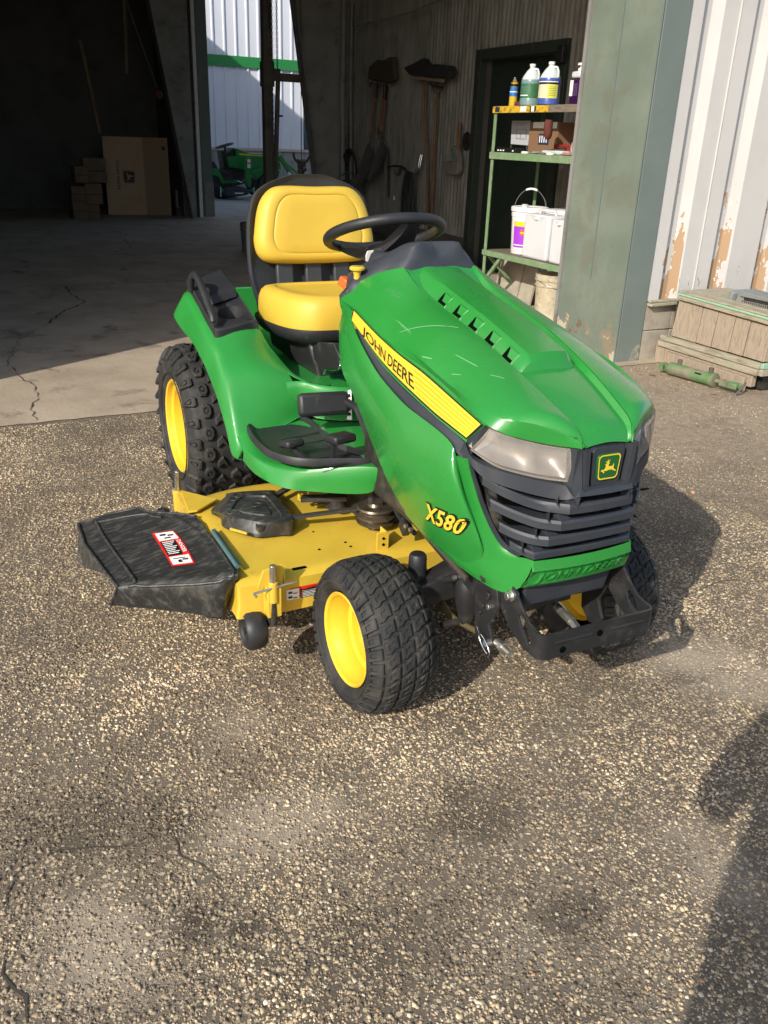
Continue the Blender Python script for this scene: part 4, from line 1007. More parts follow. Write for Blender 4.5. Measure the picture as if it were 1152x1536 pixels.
# ------------------------------------------------------------------ lawn tractor, continued: cowl, wheel, seat
# dash cowl
fe = [(0.8738, -0.225, 0.9314), (0.9091, -0.205, 0.9583), (0.9193, -0.165, 0.9853), (0.9403, -0.13, 1.004), (0.997, -0.104, 1.019)]
ap = Vector((0.9991, 0, 1.03))
def arc3(front, n=20):
    P = curve(front, n); return P
F_ = curve([*fe, (Vector(fe[-1]) * 0.35 + ap * 0.65) * 1.0, ap], 22)
tp = [(0.8978, -0.215, 0.9535), (0.8997, -0.19, 0.9816), (0.8818, -0.15, 1.005), (0.9271, -0.115, 1.03), (0.9682, -0.078, 1.062), (0.9883, -0.055, 1.075)]
apt = Vector((0.9518, 0, 1.072)); apt.x -= 0.0
T_ = curve([*tp, apt], 22)
rows = []
for i_, (a, b_) in enumerate(zip(F_, T_)):
    k_ = min(1.0, max(0.0, (i_ - 3) / 9)); kx = min(1, i_ / 6)
    bk = b_ + Vector((-0.05 * kx, 0, -0.004)); dn = b_ + Vector((-0.10 * kx, 0.0, -0.012 - 0.038 * k_))
    rows.append([tuple(a + Vector((0.006, 0, -0.012))), tuple(a + Vector((-0.002, 0, 0.001))), tuple(a.lerp(b_, 0.35) + Vector((0, 0, 0.002))), tuple(a.lerp(b_, 0.9)), tuple(b_ + Vector((-.008, 0, 0.001))), tuple(bk), tuple(dn), tuple(dn + Vector((-0.03 * kx + 0.02 * (1 - kx), 0.01 * (1 - kx), -0.008 - 0.10 * k_)))])
grid(rows + [[mir(p) for p in r] for r in rows[-2::-1]], 'dash_cowl', m_dash, lt, sm=32, solid=0.003)
# steering tower below the dash
g = G()
tw = [(0.62, 0.10, 0.60), (0.62, 0.12, 0.97), (0.93, 0.17, 0.99), (0.98, 0.17, 0.62)]
g.add([(0.80, -0.10, 0.50), (0.98, -0.12, 0.50), (1.05, -0.16, 0.90), (0.88, -0.16, 0.90), (0.80, 0.10, 0.50), (0.98, 0.12, 0.50), (1.05, 0.16, 0.90), (0.88, 0.16, 0.90)], [(0,1,2,3),(4,7,6,5),(0,4,5,1),(1,5,6,2),(2,6,7,3),(3,7,4,0)])
g.build('steering_tower', m_dash, lt, bev=0.015)
# ignition hump, keys, knob, lever
hp = Vector((0.8186, -0.085, 1.01))
g = G(); g.tube([hp + Vector((-.035, 0, -.05)), hp + Vector((0.0, 0, 0.0)), hp + Vector((.055, 0.0, 0.004)), hp + Vector((.09, 0, -0.01))], [0.030, 0.029, 0.024, 0.008], 16); g.build('ignition_hump', m_dash, lt, sm=50)
kp = Vector((0.7841, -0.095, 1.02))
g = G(); g.prism([kp + Vector((-.004, -0.011, -0.016)), kp + Vector((-.004, 0.006, -0.018)), kp + Vector((0, 0.012, -0.004)), kp + Vector((0.002, 0.008, 0.014)), kp + Vector((0.002, -0.010, 0.012)), kp + Vector((0, -0.014, 0.0))], (-0.004, 0, 0)); g.build('key_tag', m_white, lt, bev=0.001)
kn = Vector((0.8959, -0.185, 1.003))
g = G(); g.lathe([(0.010, -0.045), (0.009, -0.015), (0.012, -0.006), (0.020, -0.003), (0.021, 0.002), (0.017, 0.006), (0.0, 0.007)], kn, 'Z', 20, cap=False); g.build('yellow_knob', m_yellow, lt, sm=40)
ol = Vector((0.8362, -0.19, 0.9586))
g = G(); g.box(ol + Vector((-.02, -.012, -.014)), ol + Vector((0.014, 0.012, 0.012)), rz=0.5, ry=0.4); g.build('orange_lever', m_orange, lt, bev=0.004)

# steering wheel
wc = Vector((0.668, 0.002, 1.064)); tilt = 0.35; RW = 0.1625
ux, uy = Vector((math.cos(tilt), 0, math.sin(tilt))), Vector((0, 1, 0)); un = ux.cross(uy).normalized()   # un points up and back
if un.z < 0: un = -un
def wp(a, r, h=0.0): return wc + ux * (r * math.cos(a)) + uy * (r * math.sin(a)) + un * h
wheel_e = bpy.data.objects.new('steering_wheel', None); link(wheel_e, lt)
n = 72; v = []; f = []; m_ = 12
for i in range(n):
    a = 2 * math.pi * i / n
    for j in range(m_):
        b_ = 2 * math.pi * j / m_
        rr = 0.0155 + (0.0022 * max(0, math.sin(a * 36)) if (math.cos(b_) < -0.1) else 0)
        rad = RW + rr * math.cos(b_); v.append(wp(a, rad, rr * math.sin(b_)))
for i in range(n):
    for j in range(m_): f.append((i*m_+j, i*m_+(j+1) % m_, ((i+1) % n)*m_+(j+1) % m_, ((i+1) % n)*m_+j))
mesh('rim', v, f, m_blk, wheel_e, sm=50)
# broad curved spokes running down to the hub; the wheel is turned, so they point ahead and back to the right
for ang in (math.atan2(-0.47, -0.87), math.atan2(0.10, 0.99)):
    du = ux * math.cos(ang) + uy * math.sin(ang); dv = ux * -math.sin(ang) + uy * math.cos(ang)
    rows = []
    for t in np.linspace(0, 1, 12):
        rr = RW * 0.985 * (1 - t); dep = -0.058 * math.sin(t * math.pi / 2) ** 0.9
        w2 = 0.020 + 0.046 * t ** 1.2
        c = wc + du * rr + un * dep
        rows.append([c - dv * w2 + un * 0.012, c - dv * w2 * 0.55 + un * 0.016, c + un * 0.016, c + dv * w2 * 0.55 + un * 0.016, c + dv * w2 + un * 0.010, c + dv * w2 * 0.9 - un * 0.012, c - un * 0.016, c - dv * w2 * 0.9 - un * 0.012])
    k = 8; vv = [q for r in rows for q in r]; ff = [(i*k+j, i*k+(j+1) % k, (i+1)*k+(j+1) % k, (i+1)*k+j) for i in range(len(rows)-1) for j in range(k)] + [tuple(range(k)), tuple(len(vv) - k + j for j in range(k))]
    G().add(vv, ff).build('spoke', m_blk, wheel_e, sm=40)
prof = [(0.058, -0.036), (0.068, -0.052), (0.064, -0.072), (0.046, -0.092), (0.034, -0.13)]
vv = [wp(2 * math.pi * j / 24, r_, h_) for r_, h_ in prof for j in range(24)]
ff = [(i*24+j, i*24+(j+1) % 24, (i+1)*24+(j+1) % 24, (i+1)*24+j) for i in range(len(prof)-1) for j in range(24)] + [tuple(range(24))]
mesh('hub', vv, ff, m_blk, wheel_e, sm=40)
tpz = Vector((0.6723, 0.06, 1.07))
g = G(); g.box(tpz + Vector((-.006, -.008, -.010)), tpz + Vector((.006, .008, .012)), rz=0.4, ry=0.3); g.build('teal_tape', m_teal, wheel_e, bev=0.001)
g = G(); g.tube([wc - un * 0.09, wc - un * 0.25], 0.026, 14); g.build('steering_column', m_dash, lt, sm=40)

# ---- seat
seat = bpy.data.objects.new('seat', None); link(seat, lt)
def puff(outline, c, ax, ay, an, prof, name, m, parent, nsm=64, groove=None):
    """rings of the closed outline drawn in towards c while following prof: (scale, height)"""
    O = curve([(a, b_, 0) for a, b_ in outline], nsm, closed=True)
    v = []; f = []
    for s_, h in prof:
        for p in O: v.append(c + ax * (p.x * s_) + ay * (p.y * s_) + an * h)
    k = len(prof)
    for i in range(k - 1):
        for j in range(nsm): f.append((i*nsm+j, i*nsm+(j+1) % nsm, (i+1)*nsm+(j+1) % nsm, (i+1)*nsm+j))
    f.append(tuple(range(nsm))[::-1]); f.append(tuple((k-1)*nsm+j for j in range(nsm)))
    return mesh(name, v, f, m, parent, sm=60)
bc = Vector((0.095, 0.012, 1.030)); bay = Vector((-0.20, 0, 1)).normalized(); bax = Vector((0, 1, 0)); ban = bax.cross(bay).normalized()
if ban.x < 0: ban = -ban
hb = [(0.0, 0.127), (0.10, 0.129), (0.145, 0.121), (0.178, 0.092), (0.198, 0.048), (0.211, -0.012), (0.216, -0.052), (0.206, -0.092), (0.174, -0.116), (0.10, -0.122), (0.0, -0.123)]
ob = hb + [(-a, b_) for a, b_ in hb[-2:0:-1]]
puff(ob, bc, bax, bay, ban, [(0.95, -0.03), (0.985, -0.018), (1.0, 0.0), (0.99, 0.018), (0.955, 0.034), (0.90, 0.044), (0.84, 0.0475), (0.775, 0.0490), (0.760, 0.0480), (0.748, 0.0462), (0.735, 0.0480), (0.70, 0.0500), (0.5, 0.052), (0.25, 0.050), (0.02, 0.049)], 'backrest_cushion', m_seat, seat, 88)
hs = [(0.0, 0.171), (0.055, 0.170), (0.095, 0.160), (0.150, 0.140), (0.196, 0.105), (0.222, 0.04), (0.233, -0.06), (0.232, -0.16), (0.215, -0.24), (0.19, -0.30), (0.0, -0.30)]
os_ = hs + [(-a, b_) for a, b_ in hs[-2:0:-1]]
puff(os_, bc - ban * 0.006, bax, bay, ban, [(0.90, -0.050), (0.97, -0.044), (1.0, -0.030), (1.0, -0.014), (0.985, -0.004), (0.96, -0.008), (0.9, -0.02)], 'seat_shell', m_dash, seat, 80)
g = G()
for y in (-0.105, 0.0, 0.105):
    g2 = G(); g2.box((0.112, y - 0.030, 0.82), (0.134, y + 0.030, 0.92), ry=-0.15); g2.build('shell_rib', m_dash, seat, bev=0.006)
# seat cushion
cc = Vector((0.315, 0.0, 0.802)); cax = Vector((0, 1, 0)); cay = Vector((1, 0, 0.03)).normalized(); can = Vector((-0.03, 0, 1)).normalized()
hc = [(0.0, 0.205), (0.09, 0.203), (0.15, 0.188), (0.195, 0.14), (0.215, 0.06), (0.222, -0.06), (0.215, -0.15), (0.19, -0.195), (0.12, -0.212), (0.0, -0.215)]
oc = hc + [(-a, b_) for a, b_ in hc[-2:0:-1]]
puff(oc, cc, cax, cay, can, [(0.94, -0.072), (0.98, -0.064), (1.0, -0.044), (1.0, -0.012), (0.988, 0.018), (0.955, 0.038), (0.90, 0.050), (0.80, 0.055), (0.76, 0.053), (0.745, 0.049), (0.72, 0.048), (0.5, 0.038), (0.25, 0.034), (0.02, 0.032)], 'seat_cushion', m_seat, seat, 88)
puff(oc, cc + Vector((-0.005, 0, -0.022)), cax, cay, can, [(0.55, -0.085), (0.80, -0.078), (0.95, -0.066), (1.02, -0.050), (1.045, -0.030), (1.04, -0.022), (1.0, -0.026)], 'seat_pan', m_blk, seat, 80)
g = G(); g.add([(0.10, -0.15, 0.63), (0.50, -0.13, 0.60), (0.50, 0.13, 0.60), (0.10, 0.15, 0.63), (0.10, -0.17, 0.73), (0.46, -0.15, 0.72), (0.46, 0.15, 0.72), (0.10, 0.17, 0.73)], [(0,3,2,1),(4,5,6,7),(0,1,5,4),(1,2,6,5),(2,3,7,6),(3,0,4,7)]); g.build('seat_base', m_blkmetal, seat, bev=0.012)
g = G()
pr_ = [(0.3223, -0.14, 0.6952), (0.6133, -0.13, 0.7453), (0.6586, -0.125, 0.7047), (0.653, -0.12, 0.6768), (0.5416, -0.13, 0.6318), (0.4364, -0.14, 0.6806)]
g.prism(pr_, (0, 0.02, 0)); g.build('seat_bracket', m_blkmetal, seat, bev=0.003)
g = G(); g.tube(curve([(0.5658, -0.14, 0.6407), (0.5816, -0.14, 0.6612), (0.6355, -0.145, 0.6704), (0.7023, -0.15, 0.6909), (0.7165, -0.15, 0.7081), (0.6685, -0.14, 0.7061)], 16), 0.0035, 8); g.build('latch_loop', m_chrome, seat, sm=60)

# ---- rear body: fenders, deck under the seat, footwells
def fender(side):
    q = (lambda p: (p[0], p[1] * -side, p[2]))
    # coordinates below are for the right hand side (y negative)
    E = [(-0.09, -0.30, 0.70), (-0.075, -0.41, 0.705), (-0.014, -0.462, 0.7353), (0.0921, -0.462, 0.708), (0.2292, -0.462, 0.6919), (0.3746, -0.462, 0.6475), (0.4447, -0.462, 0.6122), (0.505, -0.462, 0.576), (0.5793, -0.46, 0.5016), (0.6124, -0.456, 0.4363), (0.6592, -0.45, 0.4325)]
    Cc = [(-0.085, -0.28, 0.79), (-0.06, -0.38, 0.800), (0.0413, -0.432, 0.8129), (0.1648, -0.436, 0.7837), (0.3101, -0.44, 0.7391), (0.4262, -0.44, 0.7075), (0.4722, -0.44, 0.677), (0.5228, -0.44, 0.6363), (0.594, -0.44, 0.5534), (0.6441, -0.44, 0.4699), (0.6692, -0.44, 0.4616)]
    I = [(-0.09, -0.25, 0.80), (-0.04, -0.262, 0.83), (0.0041, -0.275, 0.8346), (0.1923, -0.28, 0.7986), (0.351, -0.283, 0.7506), (0.4, -0.276, 0.7159), (0.433, -0.268, 0.6951), (0.5393, -0.25, 0.6494), (0.5825, -0.232, 0.5921), (0.5918, -0.225, 0.535), (0.5948, -0.224, 0.523)]
    rows = []
    for k, (e, c, i) in enumerate(zip(E, Cc, I)):
        e, c, i = Vector(e), Vector(c), Vector(i)
        up = Vector((0.010, 0, 0.012)) * (1 if 2 <= k <= 7 else 0.3)
        rows.append([e + Vector((0, .01, -.004)), e, e.lerp(c, 0.6) + Vector((0.004, -0.003, 0)), c, c.lerp(i, 0.18) + up * 0.6, c.lerp(i, 0.5) + up * 1.1, c.lerp(i, 0.82) + up * 0.6, i])
    R_ = rs_rows([[q(tuple(p)) for p in r] for r in rows], 44, 18)
    return grid(R_, 'fender', m_green_matte, lt, sm=60, solid=0.004), I
fr_, I_ = fender(-1)
fender(1)
# inner fall of each fender and the deck beneath the seat
for s_ in (-1, 1):
    q = (lambda p: (p[0], p[1] * -s_, p[2]))
    top = [I_[0], I_[1], I_[2], I_[3], I_[4], I_[5], I_[6], I_[7], (0.595, -0.215, 0.632)]
    rows = []
    for p in top:
        p = Vector(p); zf = 0.615
        yin = -0.175 if p.x < 0.45 else -0.175
        d = max(0.0, p.z - zf)
        rows.append([q(tuple(p)), q((p.x, p.y + 0.018, p.z - d * 0.12)), q((p.x, p.y + 0.045, p.z - d * 0.75)), q((p.x, p.y + 0.075 if p.y + .075 < -.17 else -.17, zf + 0.004)), q((p.x, -0.12, zf))])
    grid(rs_rows(rows, 30, 14), 'fender_inner', m_green_matte, lt, sm=60, solid=0.003)
g = G(); g.box((-0.30, -0.125, 0.60), (0.60, 0.125, 0.615)); g.build('seat_deck', m_green_matte, lt)
# riser and footwell
for s_ in (-1, 1):
    q = (lambda p: (p[0], p[1] * -s_, p[2]))
    top = [(0.572, -0.268, 0.628), (0.588, -0.224, 0.6315), (0.62, -0.19, 0.627), (0.655, -0.13, 0.622), (0.67, -0.06, 0.617), (0.67, 0.0, 0.616)]
    bot = [(0.590, -0.268, 0.530), (0.5892, -0.224, 0.5341), (0.635, -0.19, 0.525), (0.67, -0.13, 0.52), (0.69, -0.06, 0.52), (0.69, 0.0, 0.52)]
    rows = [[q(a), q(mixp(a, b_, 0.08, -0.002, 0.008)), q(mixp(a, b_, 0.5, 0, 0.006)), q(mixp(a, b_, 0.93, 0, 0.0)), q(b_)] for a, b_ in zip(top, bot)]
    grid(rs_rows(rows, 16, 10), 'riser', m_green_matte, lt, sm=60)
    # foot pan: back edge -> front edge, then the rolled lip
    back = [(0.6231, -0.443, 0.4905), (0.60, -0.40, 0.512), (0.60, -0.30, 0.510), (0.595, -0.224, 0.512), (0.66, -0.12, 0.512), (0.70, -0.02, 0.512)]
    fron = [(0.6934, -0.445, 0.4784), (0.7819, -0.434, 0.4744), (0.8482, -0.402, 0.4713), (0.9254, -0.345, 0.4811), (1.031, -0.203, 0.5071), (1.076, -0.175, 0.5058)]
    low = [(0.6961, -0.447, 0.4426), (0.7965, -0.438, 0.4299), (0.8899, -0.402, 0.4233), (0.9371, -0.338, 0.418), (1.026, -0.196, 0.4249), (1.018, -0.18, 0.4725)]
    Bk, Fr, Lo = curve(back, 30), curve(fron, 30), curve(low, 30)
    rows = [[q(tuple(b_)), q(mixp(b_, f_, 0.5)), q(mixp(b_, f_, 0.93)), q(tuple(f_)), q(mixp(f_, l_, 0.12, 0, 0.006)), q(mixp(f_, l_, 0.5, 0, 0.008)), q(mixp(f_, l_, 0.95, 0, 0.003)), q(mixp(f_, l_, 1.0, 0, -0.006))] for b_, f_, l_ in zip(Bk, Fr, Lo)]
    grid(rows, 'foot_pan', m_green_matte, lt, sm=50, solid=0.003)
    # rubber mat with a raised edge
    mo = [(0.5912, -0.3832, 0.503), (0.5771, -0.2261, 0.503), (0.7778, -0.2176, 0.503), (0.8729, -0.2122, 0.503), (0.9368, -0.1834, 0.503), (0.9707, -0.1544, 0.503), (0.9926, -0.1567, 0.503), (1.014, -0.1871, 0.503), (0.9868, -0.275, 0.503), (0.9528, -0.365, 0.503), (0.8907, -0.4125, 0.503), (0.8107, -0.4272, 0.503), (0.678, -0.4193, 0.503)]
    P = curve([(a, b_, .503) for a, b_, c_ in mo], 60, closed=True); ce = sum(P, Vector()) / len(P)
    g = G(); nn = 60; vv = []
    for sc_, h in ((1.0, 0.0), (1.0, 0.016), (0.975, 0.021), (0.95, 0.019), (0.90, 0.006), (0.88, 0.005)):
        for p in P: w_ = ce.lerp(p, sc_); vv.append(q((w_.x, w_.y, 0.503 + h)))
    ff = [(i*nn+j, i*nn+(j+1) % nn, (i+1)*nn+(j+1) % nn, (i+1)*nn+j) for i in range(5) for j in range(nn)] + [tuple(5*nn+j for j in range(nn))]
    mt = G().add(vv, ff).build('foot_mat', m_blk, lt, sm=40)
    g = G()
    for k in range(5):
        a = ce + Vector((-0.13 + k * 0.07, 0.075 - k * 0.004, 0)); b2_ = ce + Vector((-0.10 + k * 0.06, -0.07, 0))
        g = G(); g.bar(q((a.x, a.y, 0.511)), q((b2_.x, b2_.y, 0.511)), 0.004, 0.0015); g.build('mat_rib', m_blk, mt)
# cup holder tray and grab handle on the right fender
ty = [(0.041, -0.418, 0.8189), (0.0165, -0.405, 0.8587), (0.0447, -0.3, 0.8594), (0.1102, -0.29, 0.8402), (0.1734, -0.287, 0.8218), (0.2822, -0.286, 0.7951), (0.3735, -0.288, 0.7595), (0.3634, -0.296, 0.7454), (0.3789, -0.412, 0.7532), (0.3364, -0.425, 0.76), (0.1891, -0.422, 0.7959)]
P = [Vector(p) for p in ty]; ce = sum(P, Vector()) / len(P)
P = curve(ty, 66, closed=True)
cup = Vector((0.2796, -0.345, 0.7891)); nrm = Vector((0.30, -0.05, 1)).normalized(); cr = 0.042
vv = []
def plane_z(x, y):  # tray surface height from the fitted rim points
    return TZ[0] + TZ[1] * x + TZ[2] * y
Am = np.array([[1, p[0], p[1]] for p in ty]); TZ = np.linalg.lstsq(Am, np.array([p[2] for p in ty]), rcond=None)[0]
cup.z = plane_z(cup.x, cup.y)
nn = 66
ring0 = [Vector((p.x, p.y, plane_z(p.x, p.y))) for p in P]
angs = [math.atan2(p.y - cup.y, p.x - cup.x) for p in ring0]
def cring(r, dz): return [Vector((cup.x + r * math.cos(a), cup.y + r * math.sin(a), plane_z(cup.x + r * math.cos(a), cup.y + r * math.sin(a)) + dz)) for a in angs]
rings = [[p + Vector((0, 0, -0.012)) for p in ring0], [p + Vector((0, 0, 0.008)) for p in ring0], [ring0[i].lerp(cup, 0.05) + Vector((0, 0, 0.013)) for i in range(nn)], [ring0[i].lerp(cup, 0.12) + Vector((0, 0, 0.008)) for i in range(nn)],
         cring(cr + 0.004, 0.008), cring(cr, 0.006), cring(cr - 0.003, -0.05), cring(0.01, -0.055)]
vv = [p for r in rings for p in r]
ff = [(i*nn+j, i*nn+(j+1) % nn, (i+1)*nn+(j+1) % nn, (i+1)*nn+j) for i in range(len(rings)-1) for j in range(nn)] + [tuple((len(rings)-1)*nn+j for j in range(nn))]
bm = bmesh.new(); bm.from_mesh(fr_.data)
bmesh.ops.delete(bm, geom=[f_ for f_ in bm.faces if math.hypot(f_.calc_center_median().x - cup.x, f_.calc_center_median().y - cup.y) < cr + 0.022], context='FACES')
bm.to_mesh(fr_.data); bm.free()
tray = mesh('cup_holder', vv, ff, m_blk, lt, sm=35)
g = G(); bk0 = Vector((0.0098, -0.37, 0.8389)); 
g.add([ring0[0] + Vector((0,0,.01))], [])
wallp = [(0.0144, -0.4, 0.8162), (0.0444, -0.3, 0.8572), (0.1994, -0.295, 0.822), (0.244, -0.395, 0.8063)]
wp_ = [Vector(p) for p in wallp]
g = G(); g.add([p + Vector((0, 0, 0.002)) for p in wp_] + [wp_[0] + Vector((-.01, 0, 0.030)), wp_[1] + Vector((-.01, 0, 0.034)), wp_[2] + Vector((-0.02, 0, 0.030)), wp_[3] + Vector((-0.02, 0, 0.026))], [(0,1,5,4),(1,2,6,5),(2,3,7,6),(3,0,4,7),(4,5,6,7)]); g.build('tray_shelf', m_blk, tray, bev=0.006)
g = G(); g.tube(curve([(0.097, -0.425, 0.828), (0.1152, -0.425, 0.8716), (0.1531, -0.425, 0.8897), (0.2016, -0.425, 0.8842), (0.26, -0.425, 0.8539), (0.309, -0.425, 0.823), (0.3502, -0.425, 0.7976), (0.3619, -0.425, 0.7773)], 22), 0.0115, 10); g.build('grab_handle', m_blk, lt, sm=60)
# rear panel behind the seat
g = G(); g.box((-0.30, -0.28, 0.60), (-0.285, 0.28, 0.77)); g.build('rear_panel', m_green_matte, lt, bev=0.004)
g = G(); g.box((-0.28, -0.18, 0.25), (1.0, 0.18, 0.50)); g.build('chassis', m_dark, lt, bev=0.01)
g = G(); g.box((-0.15, -0.22, 0.24), (0.15, 0.22, 0.44)); g.build('transaxle', m_dark, lt, bev=0.03)
# warning label on the tower and pedals
def pad(name, c, sx_, sy_, sz_, rz=0, ry=0, rx=0, bev=0.008):
    g = G(); c = Vector(c); g.box(c - Vector((sx_/2, sy_/2, sz_/2)), c + Vector((sx_/2, sy_/2, sz_/2)), rz=rz, ry=ry, rx=rx); return g.build(name, m_blk, lt, bev=bev)
pa = Vector((0.7443, -0.215, 0.6019))
pd = pad('brake_pedal', pa, 0.035, 0.150, 0.068, rz=-0.15, ry=-0.35, bev=0.012)
g = G(); g.tube([Vector((0.7594, -0.15, 0.6058)), Vector((0.8393, -0.15, 0.6102)), Vector((0.9063, -0.155, 0.5758)), Vector((0.9715, -0.16, 0.5389))], 0.012, 8); g.build('pedal_arm', m_blk, pd)
pb = Vector((0.8847, -0.3659, 0.545)); pb2 = pad('drive_pedal', pb, 0.055, 0.056, 0.022, rz=0.2, ry=-0.25)
g = G(); g.bar(pb + Vector((.01, 0, -.01)), (0.9444, -0.3388, 0.51), 0.010, 0.012); g.build('pedal_arm', m_blk, pb2)
pc = Vector((0.9709, -0.2576, 0.575)); pc2 = pad('drive_pedal', pc, 0.055, 0.070, 0.024, rz=0.2, ry=-0.1)
g = G(); g.bar(pc + Vector((.0, -.02, -.01)), (0.9678, -0.2767, 0.51), 0.010, 0.012); g.build('pedal_arm', m_blk, pc2)
g = G(); a, b_, c_, d_ = [Vector(p) for p in ((0.6355, -0.12, 0.596), (0.6845, -0.1, 0.6196), (0.6938, -0.1, 0.5263), (0.6587, -0.12, 0.5223))]
lb = sheet('warning_label', [a, b_, c_, d_], m_paper, lt)
for t in (0.18, 0.34, 0.62, 0.8):
    g = G(); p0_, p1_ = a.lerp(d_, t), b_.lerp(c_, t); o_ = Vector((0.0015, -0.001, 0)); g.bar(p0_.lerp(p1_, .1) + o_, p0_.lerp(p1_, .9) + o_, 0.0008, 0.010); g.build('label_bar', m_red if t == .34 else m_ink, lb)

# ---- wheels
def tyre_profile(R_, w, bead, bulge, crown=0.012):
    """(radius, offset from centre plane), right half -> outer side negative"""
    h = w / 2
    return [(bead, -(h - 0.018)), (bead + 0.010, -(h - 0.006)), (bead + (R_ - bead) * .35, -(h + bulge * .5)), (bead + (R_ - bead) * .62, -(h + bulge * .45)), (R_ - 0.030, -(h - 0.002)), (R_ - 0.012, -(h - 0.012)), (R_ - 0.004, -(h - 0.030)), (R_, -h * 0.45), (R_ + 0.001, 0)]
def wheel(name, cx, cy, cz_, R_, w, bead, side, kind, steer=0.0):
    e = bpy.data.objects.new(name, None); link(e, lt); e.location = (cx, cy, cz_); e.rotation_euler = (0, 0, steer)
    half = tyre_profile(R_, w, bead, 0.010)
    half = [tuple(p)[:2] for p in curve([(a, b_, 0) for a, b_ in half], 22)]
    prof = half + [(r_, -y) for r_, y in half[-2::-1]]
    g = G(); g.lathe(prof, (0, 0, 0), 'Y', 72, cap=False); ty_ = g.build('tyre', m_rub, e, sm=60)
    o = side  # outer side sign
    def rp(lst): return [(r_, o * y) for r_, y in lst]
    h = w / 2
    if kind == 'front':
        g = G(); g.lathe(rp([(bead - 0.004, h - .030), (bead + 0.001, h - 0.012), (bead + 0.004, h - 0.006), (bead + .001, h - 0.003), (bead - 0.006, h - 0.008), (bead - 0.009, h - 0.022), (bead - 0.016, h - 0.030), (bead - 0.020, h - 0.060), (bead - 0.030, h - 0.066), (bead - 0.034, h - 0.095), (0.045, h - 0.100), (0.036, h - 0.098), (0.033, h - 0.060), (0.030, h - 0.056), (0.001, h - 0.055)]), (0, 0, 0), 'Y', 48, cap=False)
    else:
        g = G(); g.lathe(rp([(bead - 0.004, h - .030), (bead + 0.001, h - 0.016), (bead + 0.005, h - 0.010), (bead + .001, h - 0.006), (bead - 0.006, h - 0.010), (bead - 0.010, h - 0.026), (bead - 0.020, h - 0.034), (bead - 0.024, h - 0.070), (bead - 0.036, h - 0.080), (bead - 0.040, h - 0.125), (0.06, h - 0.135), (0.05, h - 0.120), (0.001, h - 0.118)]), (0, 0, 0), 'Y', 56, cap=False)
    g.build('rim', m_rim, e, sm=35)
    # valve stem
    g = G(); g.cyl((0.0 + (bead - .03) * math.cos(0.5), o * (h - 0.066), (bead - .03) * math.sin(0.5)), (0.0 + (bead - .03) * math.cos(0.5), o * (h - 0.045), (bead - .03) * math.sin(0.5)), 0.004, 8); g.build('valve_stem', m_steel, e)
    # inside of the wheel
    g = G(); g.lathe([(bead - .02, -o * (h - .03)), (bead - .025, -o * .03), (0.03, -o * 0.02), (0.001, -o * 0.02)], (0, 0, 0), 'Y', 32, cap=False); g.build('rim_inner', m_rim, e, sm=35)
    # tread pieces on the carcass
    def surf(y):
        for (r0, y0), (r1, y1) in zip(prof, prof[1:]):
            if y0 <= y <= y1 and (r0 > bead + .03 or r1 > bead + .03): return r0 + (r1 - r0) * (y - y0) / max(1e-9, y1 - y0)
        return R_ - 0.03
    arc = [0.0]
    cp = prof[next(i for i, (r_, y_) in enumerate(prof) if r_ > R_ - (0.05 if kind == 'rear' else 0.035)):]
    cp = [p for p in cp if p[0] > R_ - (0.05 if kind == 'rear' else 0.035)]
    for a, b_ in zip(cp, cp[1:]): arc.append(arc[-1] + math.hypot(b_[0] - a[0], b_[1] - a[1]))
    Ltot = arc[-1]
    def on(s_, th, hgt):
        t = (s_ + 0.5) * Ltot
        for i in range(len(arc) - 1):
            if arc[i] <= t <= arc[i+1] + 1e-9:
                u = (t - arc[i]) / max(1e-9, arc[i+1] - arc[i]); r_ = cp[i][0] + (cp[i+1][0] - cp[i][0]) * u; y = cp[i][1] + (cp[i+1][1] - cp[i][1]) * u
                nr, ny = (cp[i+1][1] - cp[i][1]), -(cp[i+1][0] - cp[i][0]); l_ = math.hypot(nr, ny) or 1; nr /= l_; ny /= l_
                r2 = r_ + nr * hgt; y2 = y + ny * hgt
                return Vector((r2 * math.cos(th), y2, r2 * math.sin(th)))
        return Vector((0, 0, 0))
    g = G()
    def lug(poly, hgt, taper=0.84, slot=None):
        n = len(poly); cs = sum(p[0] for p in poly) / n; ct_ = sum(p[1] for p in poly) / n
        def sc_(k, h_): return [on(max(-.5, min(.5, cs + (a - cs) * k)), ct_ + (b_ - ct_) * k, h_) for a, b_ in poly]
        v = sc_(1.0, -0.002) + sc_(0.97, hgt * 0.8) + sc_(taper, hgt)
        f = [(i, (i+1) % n, n + (i+1) % n, n + i) for i in range(n)] + [(n+i, n+(i+1) % n, 2*n+(i+1) % n, 2*n+i) for i in range(n)]
        if slot:
            isl = kind == 'rear'
            v += sc_(slot, hgt) + sc_(slot * 0.9, hgt * 0.55)
            f += [(2*n+i, 2*n+(i+1) % n, 3*n+(i+1) % n, 3*n+i) for i in range(n)] + [(3*n+i, 3*n+(i+1) % n, 4*n+(i+1) % n, 4*n+i) for i in range(n)] + [tuple(4*n+i for i in range(n))]
            v2 = sc_(slot * 0.62, hgt * 0.55) + sc_(slot * 0.60, hgt * 0.97)
            b0_ = len(v)
            if isl: v += v2; f += [(b0_+i, b0_+(i+1) % n, b0_+n+(i+1) % n, b0_+n+i) for i in range(n)] + [tuple(b0_+n+i for i in range(n))]
        else: f += [tuple(2*n+i for i in range(n))]
        g.add(v, f)
